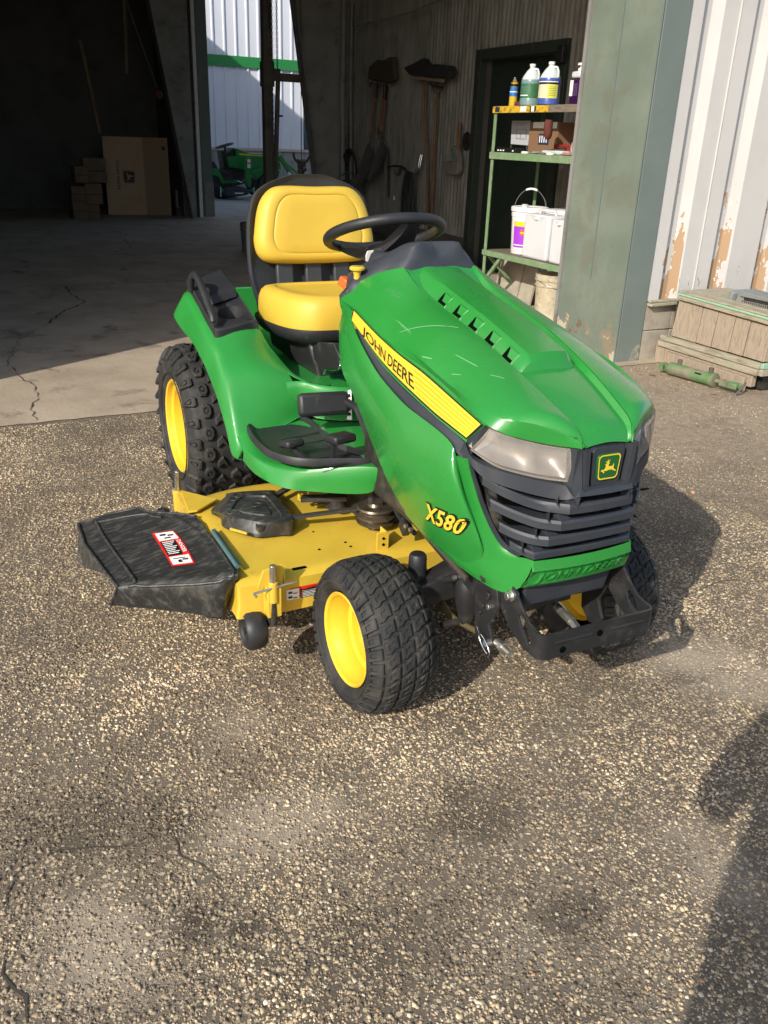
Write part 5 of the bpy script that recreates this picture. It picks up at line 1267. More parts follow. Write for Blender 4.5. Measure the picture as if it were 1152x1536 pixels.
    if kind == 'front':
        N = 32; rowsn = 5; dth = 2 * math.pi / N
        for r_ in range(rowsn):
            s0 = -0.455 + r_ * 0.91 / rowsn; s1 = s0 + 0.91 / rowsn * 0.85; ph = (r_ % 2) * 0.5 * dth
            for k in range(N):
                th = k * dth + ph; sk = 0.34 * dth * (1 if r_ < 3 else 1); wd = dth * 0.76
                edge = (r_ in (0, rowsn - 1))
                if r_ == 0: lug([(-0.5, th), (s1, th + sk * .6), (s1, th + wd + sk * .6), (-0.5, th + wd)], 0.0062, 0.86, 0.45)
                elif r_ == rowsn - 1: lug([(s0, th), (0.5, th + sk * .6), (0.5, th + wd + sk * .6), (s0, th + wd)], 0.0062, 0.86, 0.45)
                else: lug([(s0, th), (s0 + (s1-s0)*.35, th + sk*.1), (s0 + (s1-s0)*.65, th + sk*.9), (s1, th + sk), (s1, th + wd + sk), (s0 + (s1-s0)*.65, th + wd + sk*.9), (s0 + (s1-s0)*.35, th + wd + sk*.1), (s0, th + wd)], 0.0062, 0.86, 0.45)
    else:
        N = 24; dth = 2 * math.pi / N
        for sd in (-1, 1):
            for k in range(N):
                th = k * dth + (0.25 * dth if sd > 0 else 0)
                # shoulder lug
                lug([(sd * 0.50, th + .16 * dth), (sd * 0.36, th - .02 * dth), (sd * 0.325, th + .06 * dth), (sd * 0.325, th + .44 * dth), (sd * 0.36, th + .52 * dth), (sd * 0.50, th + .36 * dth)][::sd], 0.013, 0.78, 0.5)
                # octagon lug
                c0 = sd * 0.235; t0 = th + 0.75 * dth; a_, b__ = 0.062, 0.33 * dth
                lug([(c0 + a_ * x_, t0 + b__ * y_) for x_, y_ in ((1, .45), (.5, 1), (-.5, 1), (-1, .45), (-1, -.45), (-.5, -1), (.5, -1), (1, -.45))][::-1], 0.013, 0.82, 0.45)
                # centre chevrons
                c0 = sd * 0.085; t0 = th + 0.25 * dth
                lug([(c0 + 0.065 * x_, t0 + 0.36 * dth * y_) for x_, y_ in ((1, 1 * sd * .3), (0, 1), (-1, .3), (-1, -.5), (0, .05), (1, -.5))][::-1], 0.011, 0.8)
    tr = g.build('tread_blocks', m_rub, e, sm=30); tag(tr, kind='stuff')
    # raised rings on the sidewall
    g = G()
    for rr in (bead + 0.028, ):
        g.lathe([(rr - .002, o * (h + .002)), (rr - .001, o * (h + .0075)), (rr + .001, o * (h + .0085)), (rr + .003, o * (h + .004))], (0, 0, 0), 'Y', 64, cap=False)
    g.build('sidewall_ring', m_rub, e, sm=60)
    return e
FR, FX = 0.187, 1.335
wheel('front_wheel', FX, -0.3235, FR + 0.004, FR, 0.162, 0.1150, -1, 'front', 0.032)
wheel('front_wheel', FX, 0.356, FR + 0.004, FR, 0.168, 0.1150, 1, 'front', 0.04)
RR_, RX = 0.289, -0.108
wheel('rear_wheel', RX, -0.337, RR_ + 0.013, RR_, 0.250, 0.1705, -1, 'rear')
wheel('rear_wheel', RX, 0.337, RR_ + 0.013, RR_, 0.250, 0.1705, 1, 'rear')
g = G(); g.tube([(RX, -0.30, 0.30), (RX, 0.30, 0.30)], 0.035, 12); g.build('rear_axle', m_dark, lt)

# ---- front axle, steering, hitch plates, front bracket
cap = Vector((1.315, -0.195, 0.344))
g = G(); g.lathe([(0.001, 0.034), (0.018, 0.033), (0.022, 0.028), (0.0235, 0.0), (0.0235, -0.035), (0.026, -0.04), (0.026, -0.05), (0.018, -0.06), (0.018, -0.20)], cap, 'Z', 20, cap=False); g.build('kingpin_cap', m_blk, lt, sm=40)
g = G(); g.lathe([(0.001, 0.034), (0.018, 0.033), (0.0235, 0.028), (0.0235, -0.05), (0.018, -0.20)], Vector((cap.x, -cap.y, cap.z)), 'Z', 20, cap=False); g.build('kingpin_cap', m_blk, lt, sm=40)
g = G(); ax = []
for y, z, w_ in ((-0.215, 0.285, 0.05), (-0.17, 0.285, 0.07), (-0.11, 0.30, 0.085), (0, 0.31, 0.09), (0.11, 0.30, 0.085), (0.17, 0.285, 0.07), (0.215, 0.285, 0.05)):
    ax.append([(FX - 0.03, y, z - w_ / 2), (FX + 0.03, y, z - w_ / 2), (FX + 0.035, y, z), (FX + 0.03, y, z + w_ / 2), (FX - 0.03, y, z + w_ / 2)])
k = 5; vv = [p for r in ax for p in r]; ff = [(i*k+j, i*k+(j+1) % k, (i+1)*k+(j+1) % k, (i+1)*k+j) for i in range(len(ax)-1) for j in range(k)] + [tuple(range(k)), tuple(len(vv)-k+j for j in range(k))]
mesh('front_axle', vv, ff, m_blkmetal, lt, bev=0.006)
g = G(); g.cyl((FX, -0.30, 0.2245), (FX, -0.21, 0.26), 0.022); g.build('front_spindle', m_dark, lt)
g = G(); g.cyl((FX, 0.30, 0.2245), (FX, 0.21, 0.26), 0.022); g.build('front_spindle', m_dark, lt)
g = G(); g.tube(curve([(1.299, -0.13, 0.2373), (1.338, -0.13, 0.2341), (1.39, -0.13, 0.2233), (1.48, -0.14, 0.2471), (1.536, -0.15, 0.2679)], 14), 0.0075, 8); g.build('lift_rod', mat('brass_rod', (0.30, 0.24, 0.12), 0.4, metal=0.6), lt, sm=60)
g = G(); g.tube([(1.44, -0.19, 0.24), (1.44, 0.19, 0.24)], 0.009, 8); g.build('tie_rod', m_dark, lt)
# right hitch plate
hp_ = [(1.516, -0.158, 0.3947), (1.607, -0.158, 0.4199), (1.619, -0.158, 0.3793), (1.59, -0.158, 0.3161), (1.613, -0.158, 0.2767), (1.606, -0.158, 0.2529), (1.57, -0.158, 0.2443), (1.537, -0.158, 0.2686)]
g = G(); g.prism(hp_, (0, 0.008, 0)); g.build('hitch_plate', m_blkmetal, lt, bev=0.0015)
g = G(); g.prism([mir(p) for p in hp_], (0, -0.008, 0)); g.build('hitch_plate', m_blkmetal, lt, bev=0.0015)
for (bx, by) in ((733, 893), (734, 909), (727, 908)):
    pass
for p, r_ in (((1.582, -0.16, 0.3893), 0.010), ((1.589, -0.16, 0.364), 0.007), ((1.569, -0.16, 0.3569), 0.004), ((1.56, -0.16, 0.3346), 0.004), ((1.612, -0.16, 0.3421), 0.004)):
    p = Vector(p); g = G(); g.cyl(p + Vector((0, 0.002, 0)), p + Vector((0, -0.006, 0)), r_, 6 if r_ == .007 else 16); g.build('bolt', m_steel if r_ == .007 else m_blkmetal, lt, bev=0.0008)
sp_ = Vector((1.602, -0.165, 0.2787))
g = G(); g.cyl(sp_ + Vector((0, 0.02, 0)), sp_ + Vector((0, -0.008, 0)), 0.008, 14); g.build('clevis_pin', m_steel, lt, bev=0.001)
g = G(); ring = [sp_ + Vector((0.024 * math.cos(t) + .002, -0.010, 0.012 * math.sin(t) - 0.5 * 0.024 * math.cos(t))) for t in np.linspace(0, 2 * math.pi, 20)[:-1]]
g.tube(ring, 0.0014, 6, closed=True); g.tube([ring[9], ring[9] + Vector((-.012, 0, .012))], 0.0014, 6); g.build('spring_clip', m_chrome, lt, sm=60)
s0_, s1_ = Vector((1.609, -0.145, 0.2799)), Vector((1.663, -0.145, 0.2802))
g = G(); g.cyl(s0_, s0_.lerp(s1_, .35), 0.010, 14); g.cyl(s0_.lerp(s1_, .35), s0_.lerp(s1_, .5), 0.013, 6); g.cyl(s0_.lerp(s1_, .5), s1_, 0.008, 14, r2=0.0065); g.build('threaded_stud', m_steel, lt, sm=30)
# left stud and eye seen through the bracket
c_ = Vector((1.614, 0.06, 0.2896)); g = G(); g.cyl(c_ + Vector((-.06, 0, .01)), c_, 0.012, 12); g.cyl(c_, c_ + Vector((.035, 0, -0.012)), 0.010, 6); g.build('threaded_stud', m_steel, lt)
# steering gear casting left of the plate
g = G(); g.lathe([(0.001, 0.05), (0.022, 0.05), (0.030, 0.035), (0.032, 0.0), (0.026, -0.03), (0.018, -0.06), (0.012, -0.075), (0.001, -0.075)], (1.459, -0.135, 0.3204), 'Z', 16, cap=False); g.build('steering_joint', m_blkmetal, lt, sm=40)
bo = Vector((1.655, -0.152, 0.4248)); g = G(); g.cyl(bo + Vector((0, .012, 0)), bo + Vector((0, -0.004, 0)), 0.013, 16); g.cyl(bo, bo + Vector((0, -0.014, 0)), 0.009, 6); g.build('bolt', m_steel, lt, bev=0.001)
# panel under the bumper
g = G(); zz = b2.z - 0.004
g.prism([(1.60, -0.118, zz + 0.01), (1.60, 0.118, zz + 0.01), (1.655, 0.118, zz - 0.004), (1.665, 0.110, zz - 0.055), (1.665, -0.110, zz - 0.055), (1.655, -0.118, zz - 0.004)][0:0] or [(1.56, 0, zz + 0.02), (1.655, 0, zz + 0.0), (1.650, 0, zz - 0.075), (1.56, 0, zz - 0.080)], (0, 0.001, 0))
g = G(); g.add([(1.56, -0.120, zz + .02), (1.655, -0.120, zz), (1.648, -0.112, zz - .062), (1.56, -0.112, zz - .072), (1.56, 0.120, zz + .02), (1.655, 0.120, zz), (1.648, 0.112, zz - .062), (1.56, 0.112, zz - .072)], [(0,1,2,3),(4,7,6,5),(0,4,5,1),(1,5,6,2),(2,6,7,3),(3,7,4,0)])
g.build('lower_guard', m_dash, lt, bev=0.006)
# bracket: two side plates and a cross bar bent from one strip
bz1, bz0, bX, bH = 0.388, 0.330, 1.768, 0.147
for s_ in (-1, 1):
    y = s_ * bH
    outer_ = [(1.50, 0.395), (1.585, 0.435), (1.625, 0.448), (1.655, 0.446), (1.672, 0.432), (1.690, 0.415), (1.722, 0.394), (bX - 0.012, bz1), (bX - 0.012, bz0), (1.715, 0.322), (1.66, 0.345), (1.60, 0.385), (1.54, 0.385)]
    hole_ = [(1.690, 0.398), (1.706, 0.392), (1.722, 0.372), (1.735, 0.348), (1.728, 0.342), (1.708, 0.358), (1.692, 0.372), (1.684, 0.386)]
    me_v = [(x, y, z) for x, z in outer_]; hv = [(x, y, z) for x, z in hole_]
    bm = bmesh.new(); V1 = [bm.verts.new(p) for p in me_v]; V2 = [bm.verts.new(p) for p in hv]
    e1 = [bm.edges.new((V1[i], V1[(i+1) % len(V1)])) for i in range(len(V1))]; e2 = [bm.edges.new((V2[i], V2[(i+1) % len(V2)])) for i in range(len(V2))]
    bmesh.ops.triangle_fill(bm, use_beauty=True, use_dissolve=False, edges=e1 + e2, normal=(0, 1, 0))
    me = bpy.data.meshes.new('bracket_plate'); bm.to_mesh(me); bm.free(); me.materials.append(m_blkmetal)
    o = bpy.data.objects.new('bracket_plate', me); link(o, lt); sm_ = o.modifiers.new('solid', 'SOLIDIFY'); sm_.thickness = 0.006; sm_.offset = 0; bv = o.modifiers.new('bev', 'BEVEL'); bv.width = 0.0012; bv.segments = 2; bv.limit_method = 'ANGLE'
path = []
rad = 0.016
for a in np.linspace(180, 270, 7): path.append((bX - rad - rad * math.sin(R(a - 180)) * 0 + rad * (math.sin(R(a - 180)) - 0), -bH + rad - rad * math.cos(R(a - 180))))
path = [(bX - 0.030, -bH)] + [(bX - rad + rad * math.sin(R(t)), -bH + rad - rad * math.cos(R(t))) for t in np.linspace(0, 90, 7)] + [(bX - rad + rad * math.cos(R(t)), bH - rad + rad * math.sin(R(t))) for t in np.linspace(0, 90, 7)] + [(bX - 0.030, bH)]
rows = [[(x, y, bz0 - 0.002), (x, y, bz1)] for x, y in path]
cb = grid(rows, 'bracket_bar', m_blkmetal, lt, sm=25, solid=0.006, offset=1.0); cb.modifiers['solid'].use_even_offset = True
for y in (-0.095, 0.0):
    g = G(); g.cyl((bX + .0065, y, 0.345 + (0.018 if y == 0 else 0)), (bX + 0.0078, y, 0.345 + (0.018 if y == 0 else 0)), 0.0075, 18); g.build('bar_hole', m_hole, cb)
for (y0, y1_, z) in ((-0.12, -0.02, 0.366), (0.03, 0.12, 0.366)):
    g = G(); g.tube([(bX + 0.0055, y0, z), (bX + 0.0055, y1_, z)], 0.004, 8); g.build('pressed_rib', m_blkmetal, cb, sm=60)
for s_ in (-1, 1):
    g = G(); g.cyl((1.645, s_ * (bH - .003), 0.462), (1.645, s_ * (bH + .004), 0.462), 0.006, 14); g.build('bolt', m_steel, lt)

# ------------------------------------------------------------------ mower deck (raised) with its fittings
DX0, DX1, DYR, DZ0, DZ1 = 0.53, 1.168, -0.615, 0.205, 0.300
def deck_top(x, y):
    """shallow pressed relief of the shell"""
    z = DZ1
    r = math.hypot(x - 0.86, y + 0.02)
    z += 0.020 * math.exp(-((y + 0.02) / 0.20) ** 2) * math.exp(-((x - 0.80) / 0.24) ** 2)
    z += 0.010 * math.exp(-((x - 0.80) / 0.16) ** 2 - ((y + 0.40) / 0.16) ** 2)
    for (cx, cy, r0) in ((0.80, -0.05, 0.175), ):
        z -= 0.006 * math.exp(-((math.hypot(x - cx, y - cy) - r0) / 0.014) ** 2)
    return z
def plan(k, inset=0.0):
    """rounded outline of the shell"""
    pts = []
    r = 0.10
    x0, x1, yr, yl = DX0 + inset, DX1 - inset, DYR + inset, 0.66 - inset
    base = [(x1, yr + 0.035), (x1, -0.30), (x1, 0.0), (x1 - 0.0, 0.30), (x1 - 0.02, 0.55), (x1 - 0.10, yl), (x0 + 0.2, yl), (x0 + 0.05, yl - 0.1), (x0, 0.35), (x0 + 0.06, 0.10), (x0 + 0.05, -0.10), (x0, -0.32), (x0 + 0.02, -0.50), (x0 + 0.10, yr), (x0 + 0.30, yr), (x1 - 0.05, yr)]
    return [Vector((a, b_, 0)) for a, b_ in base]
def closed_curve(P, n):
    return curve(P, n, closed=True)
N_ = 120
O0 = closed_curve(plan(0, 0.0), N_); O1 = closed_curve(plan(0, 0.006), N_); O2 = closed_curve(plan(0, 0.022), N_)
ce = Vector((0.85, 0.02, 0))
vv = []; rings = [(O0, DZ0 - 0.004, 0.004), (O0, DZ0, 0), (O1, DZ0 + 0.03, 0), (O1, DZ1 - 0.026, 0), (O1, DZ1 - 0.012, 0), (O2, DZ1 - 0.001, 0)]
for O, z, o_ in rings:
    for p in O: vv.append((p.x, p.y, z))
for s_ in (0.94, 0.86, 0.78, 0.7, 0.62, 0.54, 0.46, 0.38, 0.3, 0.22, 0.14, 0.06):
    for p in O2:
        w_ = ce.lerp(p, s_); vv.append((w_.x, w_.y, deck_top(w_.x, w_.y)))
nr = len(rings) + 12
ff = [(i*N_+j, i*N_+(j+1) % N_, (i+1)*N_+(j+1) % N_, (i+1)*N_+j) for i in range(nr-1) for j in range(N_)] + [tuple((nr-1)*N_+j for j in range(N_))]
deck = mesh('mower_deck', vv, ff, m_yellow, lt, sm=45)
# red and white safety label on the front face of the deck
fx = DX1 - 0.004
lab = sheet('deck_label', [(fx, -0.489, 0.226), (fx, -0.30, 0.226), (fx, -0.30, 0.262), (fx, -0.489, 0.262)][::1], m_red, deck)
for v in lab.data.vertices: v.co.x = DX1 - 0.0025 + (0.0 if v.co.z < .24 else 0.0)
def boxon(parent, name, y0, y1, z0, z1, m, o=0.0012):
    sheet(name, [(DX1 - 0.0025 + o, y0, z0), (DX1 - 0.0025 + o, y1, z0), (DX1 - 0.0025 + o, y1, z1), (DX1 - 0.0025 + o, y0, z1)], m, parent)
boxon(lab, 'label_panel', -0.486, -0.452, 0.229, 0.259, m_paper); boxon(lab, 'label_text_block', -0.448, -0.395, 0.229, 0.253, m_ink)
for q in range(5): boxon(lab, 'label_line', -0.445, -0.400, 0.2315 + q * 0.0042, 0.2330 + q * 0.0042, m_paper, 0.0018)
for z in (0.234, 0.247): boxon(lab, 'label_picture', -0.481, -0.470, z, z + 0.006, m_ink, 0.0018); boxon(lab, 'label_picture', -0.468, -0.457, z - .002, z + 0.001, m_ink, 0.0018)
# slots and small holes in the shell
for a in ((1.141, -0.4413, 0.3005), (1.185, -0.2685, 0.3005)):
    g = G(); a = Vector(a); g.box(a + Vector((-.006, -.018, -.001)), a + Vector((.004, .018, .0015))); g.build('deck_slot', m_hole, deck)
for a, r_ in (((1.06, -0.3539, 0.302), .004), ((1.075, -0.2689, 0.303), .004), ((1.047, -0.2722, 0.303), .004), ((1.216, -0.1165, 0.302), .005), ((0.9566, -0.3299, 0.3), .003)):
    a = Vector(a); a.z = deck_top(a.x, a.y); g = G(); g.cyl(a + Vector((0, 0, -.002)), a + Vector((0, 0, .0012)), r_, 10); g.build('deck_hole', m_hole, deck)
# front right gauge wheel bracket and stem
gx, gy = 1.150, -0.545
st = Vector((1.208, -0.535, 0.3589)); sb_ = Vector((1.197, -0.535, 0.2482))
g = G(); g.cyl((st.x, st.y, st.z), (st.x, st.y, st.z - 0.055), 0.0085, 14); g.build('adjuster_pin', m_steel, deck, bev=0.001)
g = G(); g.tube([(st.x, st.y, st.z - 0.045), (st.x, st.y, st.z - 0.10)], 0.0125, 14); g.build('pin_sleeve', m_yellow, deck, bev=0.001)
g = G(); g.cyl((st.x, st.y, st.z - 0.10), (st.x + 0.004, st.y - 0.002, st.z - 0.165), 0.0085, 12); g.build('wheel_stem', m_dark, deck)
g = G(); g.prism([(st.x - 0.012, st.y - 0.036, DZ1 - 0.005), (st.x - 0.012, st.y + 0.034, DZ1 - 0.005), (st.x - .012, st.y + 0.030, DZ1 + 0.050), (st.x - .012, st.y - 0.020, DZ1 + 0.042)], (-0.006, 0, 0))
g.build('gauge_bracket', m_yellow, deck, bev=0.001)
g = G(); g.prism([(st.x - 0.10, st.y + 0.030, DZ1 - 0.003), (st.x - 0.012, st.y + 0.030, DZ1 - 0.003), (st.x - .012, st.y + 0.030, DZ1 + 0.050)], (0, 0.005, 0)); g.build('gauge_bracket', m_yellow, deck)
g = G(); g.box((st.x - 0.03, st.y - 0.016, DZ0 + .012), (st.x + 0.006, st.y + 0.020, DZ1 - 0.002)); g.build('bracket_face', m_yellow, deck, bev=0.002)
g = G(); g.tube([(st.x + 0.010, st.y - 0.052, st.z - 0.062), (st.x + 0.006, st.y + 0.058, st.z - 0.052)], 0.003, 8); g.tube([(st.x + 0.010, st.y - 0.052, st.z - 0.062), (st.x + 0.014, st.y - .046, st.z - 0.072)], 0.003, 8); g.build('hairpin', m_steel, deck)
gw = Vector((1.165, -0.575, 0.165))
def gauge(c, name='gauge_wheel'):
    g = G(); r_ = 0.052
    g.lathe([(0.008, -0.020), (0.020, -0.022), (0.030, -0.012), (0.036, -0.022), (0.043, -0.026), (0.050, -0.018), (r_, 0.0), (0.050, 0.018), (0.043, 0.026), (0.030, 0.024), (0.008, 0.022)], c, 'Y', 36)
    o = g.build(name, m_rub if False else m_blk, lt, sm=40)
    g = G(); g.cyl(c + Vector((0, -.024, 0)), c + Vector((0, 0.035, 0)), 0.007, 12); g.build('axle_bolt', m_blkmetal, o)
    g = G(); g.bar(c + Vector((0, .030, 0)), (st.x, st.y + 0.002, st.z - 0.14), 0.008, 0.016); g.build('wheel_fork', m_blkmetal, o)
gauge(gw)
# rear right bracket with its pin
rb = Vector((0.5022, -0.6, 0.2908)); rt_ = Vector((0.5221, -0.6, 0.3683))
g = G(); g.cyl(rb, rt_, 0.0085, 14); g.build('adjuster_pin', m_steel, deck, bev=0.001)
g = G(); g.tube([rb + Vector((0, 0, -0.060)), rb + Vector((0, 0, 0.006))], 0.014, 14); g.build('pin_sleeve', m_yellow, deck, bev=0.001)
tri = [(0.5135, -0.594, 0.2987), (0.4341, -0.46, 0.2137), (0.4884, -0.53, 0.202), (0.5562, -0.575, 0.2413)]
g = G(); g.prism([rb + Vector((0.0, .010, 0.0)), (0.6691, -0.5202, 0.315), (0.7182, -0.5932, 0.31), (0.714, -0.6173, 0.308)], (0, 0, 0.006)); g.build('rear_bracket', m_yellow, deck, bev=0.001)
g = G(); g.add([rb + Vector((0, -.006, 0)), (0.714, -0.6173, 0.308), (0.6816, -0.6046, 0.25), rb + Vector((0.01, -.004, -.075)), rb + Vector((-0.02, .02, 0)), (0.6853, -0.5846, 0.308), (0.6384, -0.5835, 0.25), rb + Vector((-.02, .02, -.075))], [(0,1,2,3),(4,7,6,5),(0,4,5,1),(3,2,6,7),(0,3,7,4),(1,5,6,2)]); g.build('rear_bracket', m_yellow, deck)
# discharge chute
Vq = Vector
rearl = [Vq((0.5503, -0.9041, 0.2512)), Vq((0.5505, -0.8217, 0.2677)), Vq((0.5733, -0.7301, 0.286)), Vq((0.6135, -0.7208, 0.2878)), Vq((0.654, -0.6867, 0.2947)), Vq((0.694, -0.6474, 0.3025)), Vq((0.7511, -0.6056, 0.3109))]
midl = [Vq((0.6971, -0.9069, 0.2506)), Vq((0.7166, -0.8133, 0.2693)), Vq((0.775, -0.7288, 0.2862)), Vq((0.8072, -0.6805, 0.2959)), Vq((0.8415, -0.6406, 0.3039)), Vq((0.8575, -0.6113, 0.3097)), Vq((0.9027, -0.6015, 0.3117))]
frl = [Vq((0.9057, -0.8823, 0.2555)), Vq((0.9551, -0.7977, 0.2725)), Vq((0.9862, -0.7357, 0.2849)), Vq((1.021, -0.6838, 0.2952)), Vq((1.048, -0.6422, 0.3036)), Vq((1.064, -0.6122, 0.3096)), Vq((1.102, -0.5956, 0.3129))]
crl = [Vq((0.9904, -0.8687, 0.2583)), Vq((1.036, -0.8029, 0.2714)), Vq((1.075, -0.7451, 0.283)), Vq((1.112, -0.6908, 0.2938)), Vq((1.134, -0.6498, 0.302)), Vq((1.141, -0.623, 0.3074)), Vq((1.148, -0.6048, 0.311))]
botl = [Vq((0.9633, -0.8858, 0.196)), Vq((1.008, -0.8143, 0.196)), Vq((1.052, -0.7518, 0.196)), Vq((1.094, -0.6944, 0.196)), Vq((1.127, -0.6489, 0.196)), Vq((1.09, -0.6156, 0.196)), Vq((1.028, -0.5627, 0.196))]
C_ = rs_rows([[tuple(p) for p in r] for r in (rearl, midl, frl, crl, botl)], 34, 30)
# pressed relief: raised border ribs and random sag
for i, r in enumerate(C_):
    for j, p in enumerate(r):
        u, v = i / 33, j / 29
        d = 0.004 * math.exp(-((v - 0.10) / 0.025) ** 2) + 0.003 * math.exp(-((u - 0.10) / 0.03) ** 2) - 0.004 * math.exp(-((v - .55) / .25) ** 2 - ((u - .35) / .25) ** 2)
        d += 0.0012 * mnoise.noise(Vector((p.x * 9, p.y * 9, 2))) + 0.0006 * mnoise.noise(Vector((p.x * 30, p.y * 30, 5)))
        if 0.70 < v < 0.78: d += 0.006 * (1 - abs(v - .74) / .04)
        if u > 0.80: r[j] = (p[0] + d, p[1], p[2])
        else: r[j] = (p[0], p[1], p[2] + d)
chute = grid(C_, 'discharge_chute', m_chute, lt, sm=60, solid=0.005)
# outer skirt that hangs from the chute edge
sk = [Vq((0.5607, -0.9037, 0.2513)), Vq((0.5905, -0.915, 0.2)), Vq((0.6253, -0.9213, 0.185)), Vq((0.6835, -0.9143, 0.175)), Vq((0.7478, -0.8868, 0.19)), Vq((0.9022, -0.8817, 0.2557)), Vq((0.7039, -0.9043, 0.2511))]
g = G(); g.add([tuple(p) for p in sk], [tuple(range(len(sk)))]); g.build('chute_skirt', m_chute, chute, fix=False, solid=0.004)
g = G(); g.tube([p + Vector((0, 0, .003)) for p in (rearl[0], midl[0], frl[0], crl[0], botl[0])], 0.005, 8); g.tube([rearl[i] + Vector((0, 0, 0.002)) for i in range(len(rearl))], 0.004, 8); g.build('chute_lip', m_chute, chute, sm=60)
for nm_, pts_ in (('chute_rib', [C_[i][3] for i in range(2, 25)]), ('chute_rib', [C_[3][j] for j in range(3, 18)]), ('chute_rib', [C_[i][26] for i in range(8, 33)]), ('chute_rib', [C_[25][j] for j in range(2, 26)])):
    g = G(); g.tube([Vector(p) + Vector((0, 0, 0.001)) for p in pts_], 0.0042, 7); g.build(nm_, m_chute, chute, sm=60)
# rear roller seen past the chute
g = G(); g.lathe([(0.01, -0.02), (0.035, -0.018), (0.042, 0), (0.035, 0.018), (0.01, 0.02)], (0.2651, -0.6, 0.1025), 'Y', 24); g.build('gauge_wheel', m_blk, lt, sm=40)
g = G(); g.lathe([(0.01, -0.02), (0.03, -0.018), (0.034, 0), (0.03, 0.018), (0.01, 0.02)], (0.722, -0.6, -0.031), 'Y', 24); g.build('anti_scalp_roller', m_blk, lt, sm=40)
# danger label on the chute
def ch(px_pts): return px_pts
la, lb_, lc, ld = Vq((0.698, -0.7214, 0.262)), Vq((0.7324, -0.6621, 0.275)), Vq((0.9693, -0.6674, 0.285)), Vq((0.9496, -0.7194, 0.272))
bm_eval = [[Vector(p) for p in r] for r in C_]
def z_chute(x, y):
    best = min(((Vector(p) - Vector((x, y, p[2]))).length, p[2]) for r in C_[:27] for p in r)
    return best[1]
for p in (la, lb_, lc, ld): pass
def lp(u, v, o=0.0):
    p = la.lerp(lb_, u).lerp(ld.lerp(lc, u), v); return p
from mathutils.bvhtree import BVHTree
_v = [Vector(p) for r in C_ for p in r]; _n = len(C_[0])
_f = [(i*_n+j, i*_n+j+1, (i+1)*_n+j+1, (i+1)*_n+j) for i in range(len(C_)-1) for j in range(_n-1)]
bvh = BVHTree.FromPolygons(_v, _f)
def drop(p, o):
    h, nrm_, _, _ = bvh.ray_cast(Vector((p.x, p.y, 1.0)), Vector((0, 0, -1)))
    return Vector((p.x, p.y, (h.z if h else p.z) + o))
def csurf(u, v, o):
    a = Vector((.24, .32)).lerp(Vector((.22, .52)), u); b2 = Vector((.49, .35)).lerp(Vector((.47, .53)), u); w_ = a.lerp(b2, v)
    i, j = w_.x * 33, w_.y * 29; i0, j0 = int(i), int(j); fi, fj = i - i0, j - j0
    P = lambda a_, b_: Vector(C_[a_][b_])
    p = P(i0, j0).lerp(P(i0+1, j0), fi).lerp(P(i0, j0+1).lerp(P(i0+1, j0+1), fi), fj)
    return p + Vector((0.1, -0.2, 0.97)) * o
def label_patch(name, u0, u1, v0, v1, m, o, parent, nu=4, nv=8):
    nu, nv = max(nu, 3), max(nv, 6)
    return grid([[csurf(u0 + (u1 - u0) * i / nu, v0 + (v1 - v0) * j / nv, o) for i in range(nu + 1)] for j in range(nv + 1)], name, m, parent)
def label_patch_old(name, u0, u1, v0, v1, m, o, parent, nu=4, nv=8):
    rows = [[drop(lp(u0 + (u1 - u0) * i / nu, v0 + (v1 - v0) * j / nv), o) for i in range(nu + 1)] for j in range(nv + 1)]
    return grid(rows, name, m, parent)
dl = label_patch('danger_label', 0, 1, 0, 1, m_red, 0.0022, chute, 8, 14)
label_patch('label_picture_panel', 0.08, 0.92, 0.03, 0.26, m_paper, 0.0032, dl); label_patch('label_picture_panel', 0.08, 0.92, 0.72, 0.96, m_paper, 0.0032, dl)
label_patch('label_text_block', 0.08, 0.68, 0.29, 0.69, m_ink, 0.0032, dl)
for q in range(8): label_patch('label_line', 0.13, 0.63 - 0.08 * (q % 3), 0.31 + q * 0.046, 0.33 + q * 0.046, m_paper, 0.0042, dl, 3, 1)
for (u0, u1, v0, v1) in ((0.2, 0.45, 0.08, 0.13), (0.5, 0.8, 0.12, 0.16), (0.3, 0.6, 0.19, 0.22), (0.2, 0.7, 0.78, 0.80), (0.35, 0.5, 0.84, 0.92), (0.55, 0.8, 0.82, 0.86)): label_patch('label_drawing', u0, u1, v0, v1, m_ink, 0.0042, dl, 2, 1)
def dw(u, v, w_): return csurf(0.74 + 0.19 * v, 0.32 + 0.34 * (u), 0.0050 + w_)
text_mesh('danger_lettering', 'DANGER', m_paper, dl, dw, offset=0.02)
# chute bolt and teal hinge plates
p = Vq((1.101, -0.606, 0.3012)); g = G(); g.cyl(p + Vector((-.004, 0, -.006)), p + Vector((0.004, -.004, 0.008)), 0.010, 14); g.build('bolt', m_steel, chute, bev=0.001)
m_hinge = mat('hinge_blue_grey', (0.10, 0.19, 0.20), 0.4, metal=0.3)
for (a, b_, c, d) in (((0.8654, -0.5929, 0.312), (0.861, -0.5805, 0.312), (1, -0.579, 0.312), (1.01, -0.5962, 0.312)), ((1.019, -0.5952, 0.312), (1.013, -0.5792, 0.312), (1.095, -0.5796, 0.312), (1.105, -0.5931, 0.312))):
    g = G(); g.prism([a, b_, c, d], (0, 0, 0.006)); g.build('chute_hinge', m_hinge, deck, bev=0.0015)
g = G(); g.tube([(0.8884, -0.5934, 0.32), (1.11, -0.5942, 0.32)], 0.006, 10); g.build('hinge_rod', m_hinge, deck)
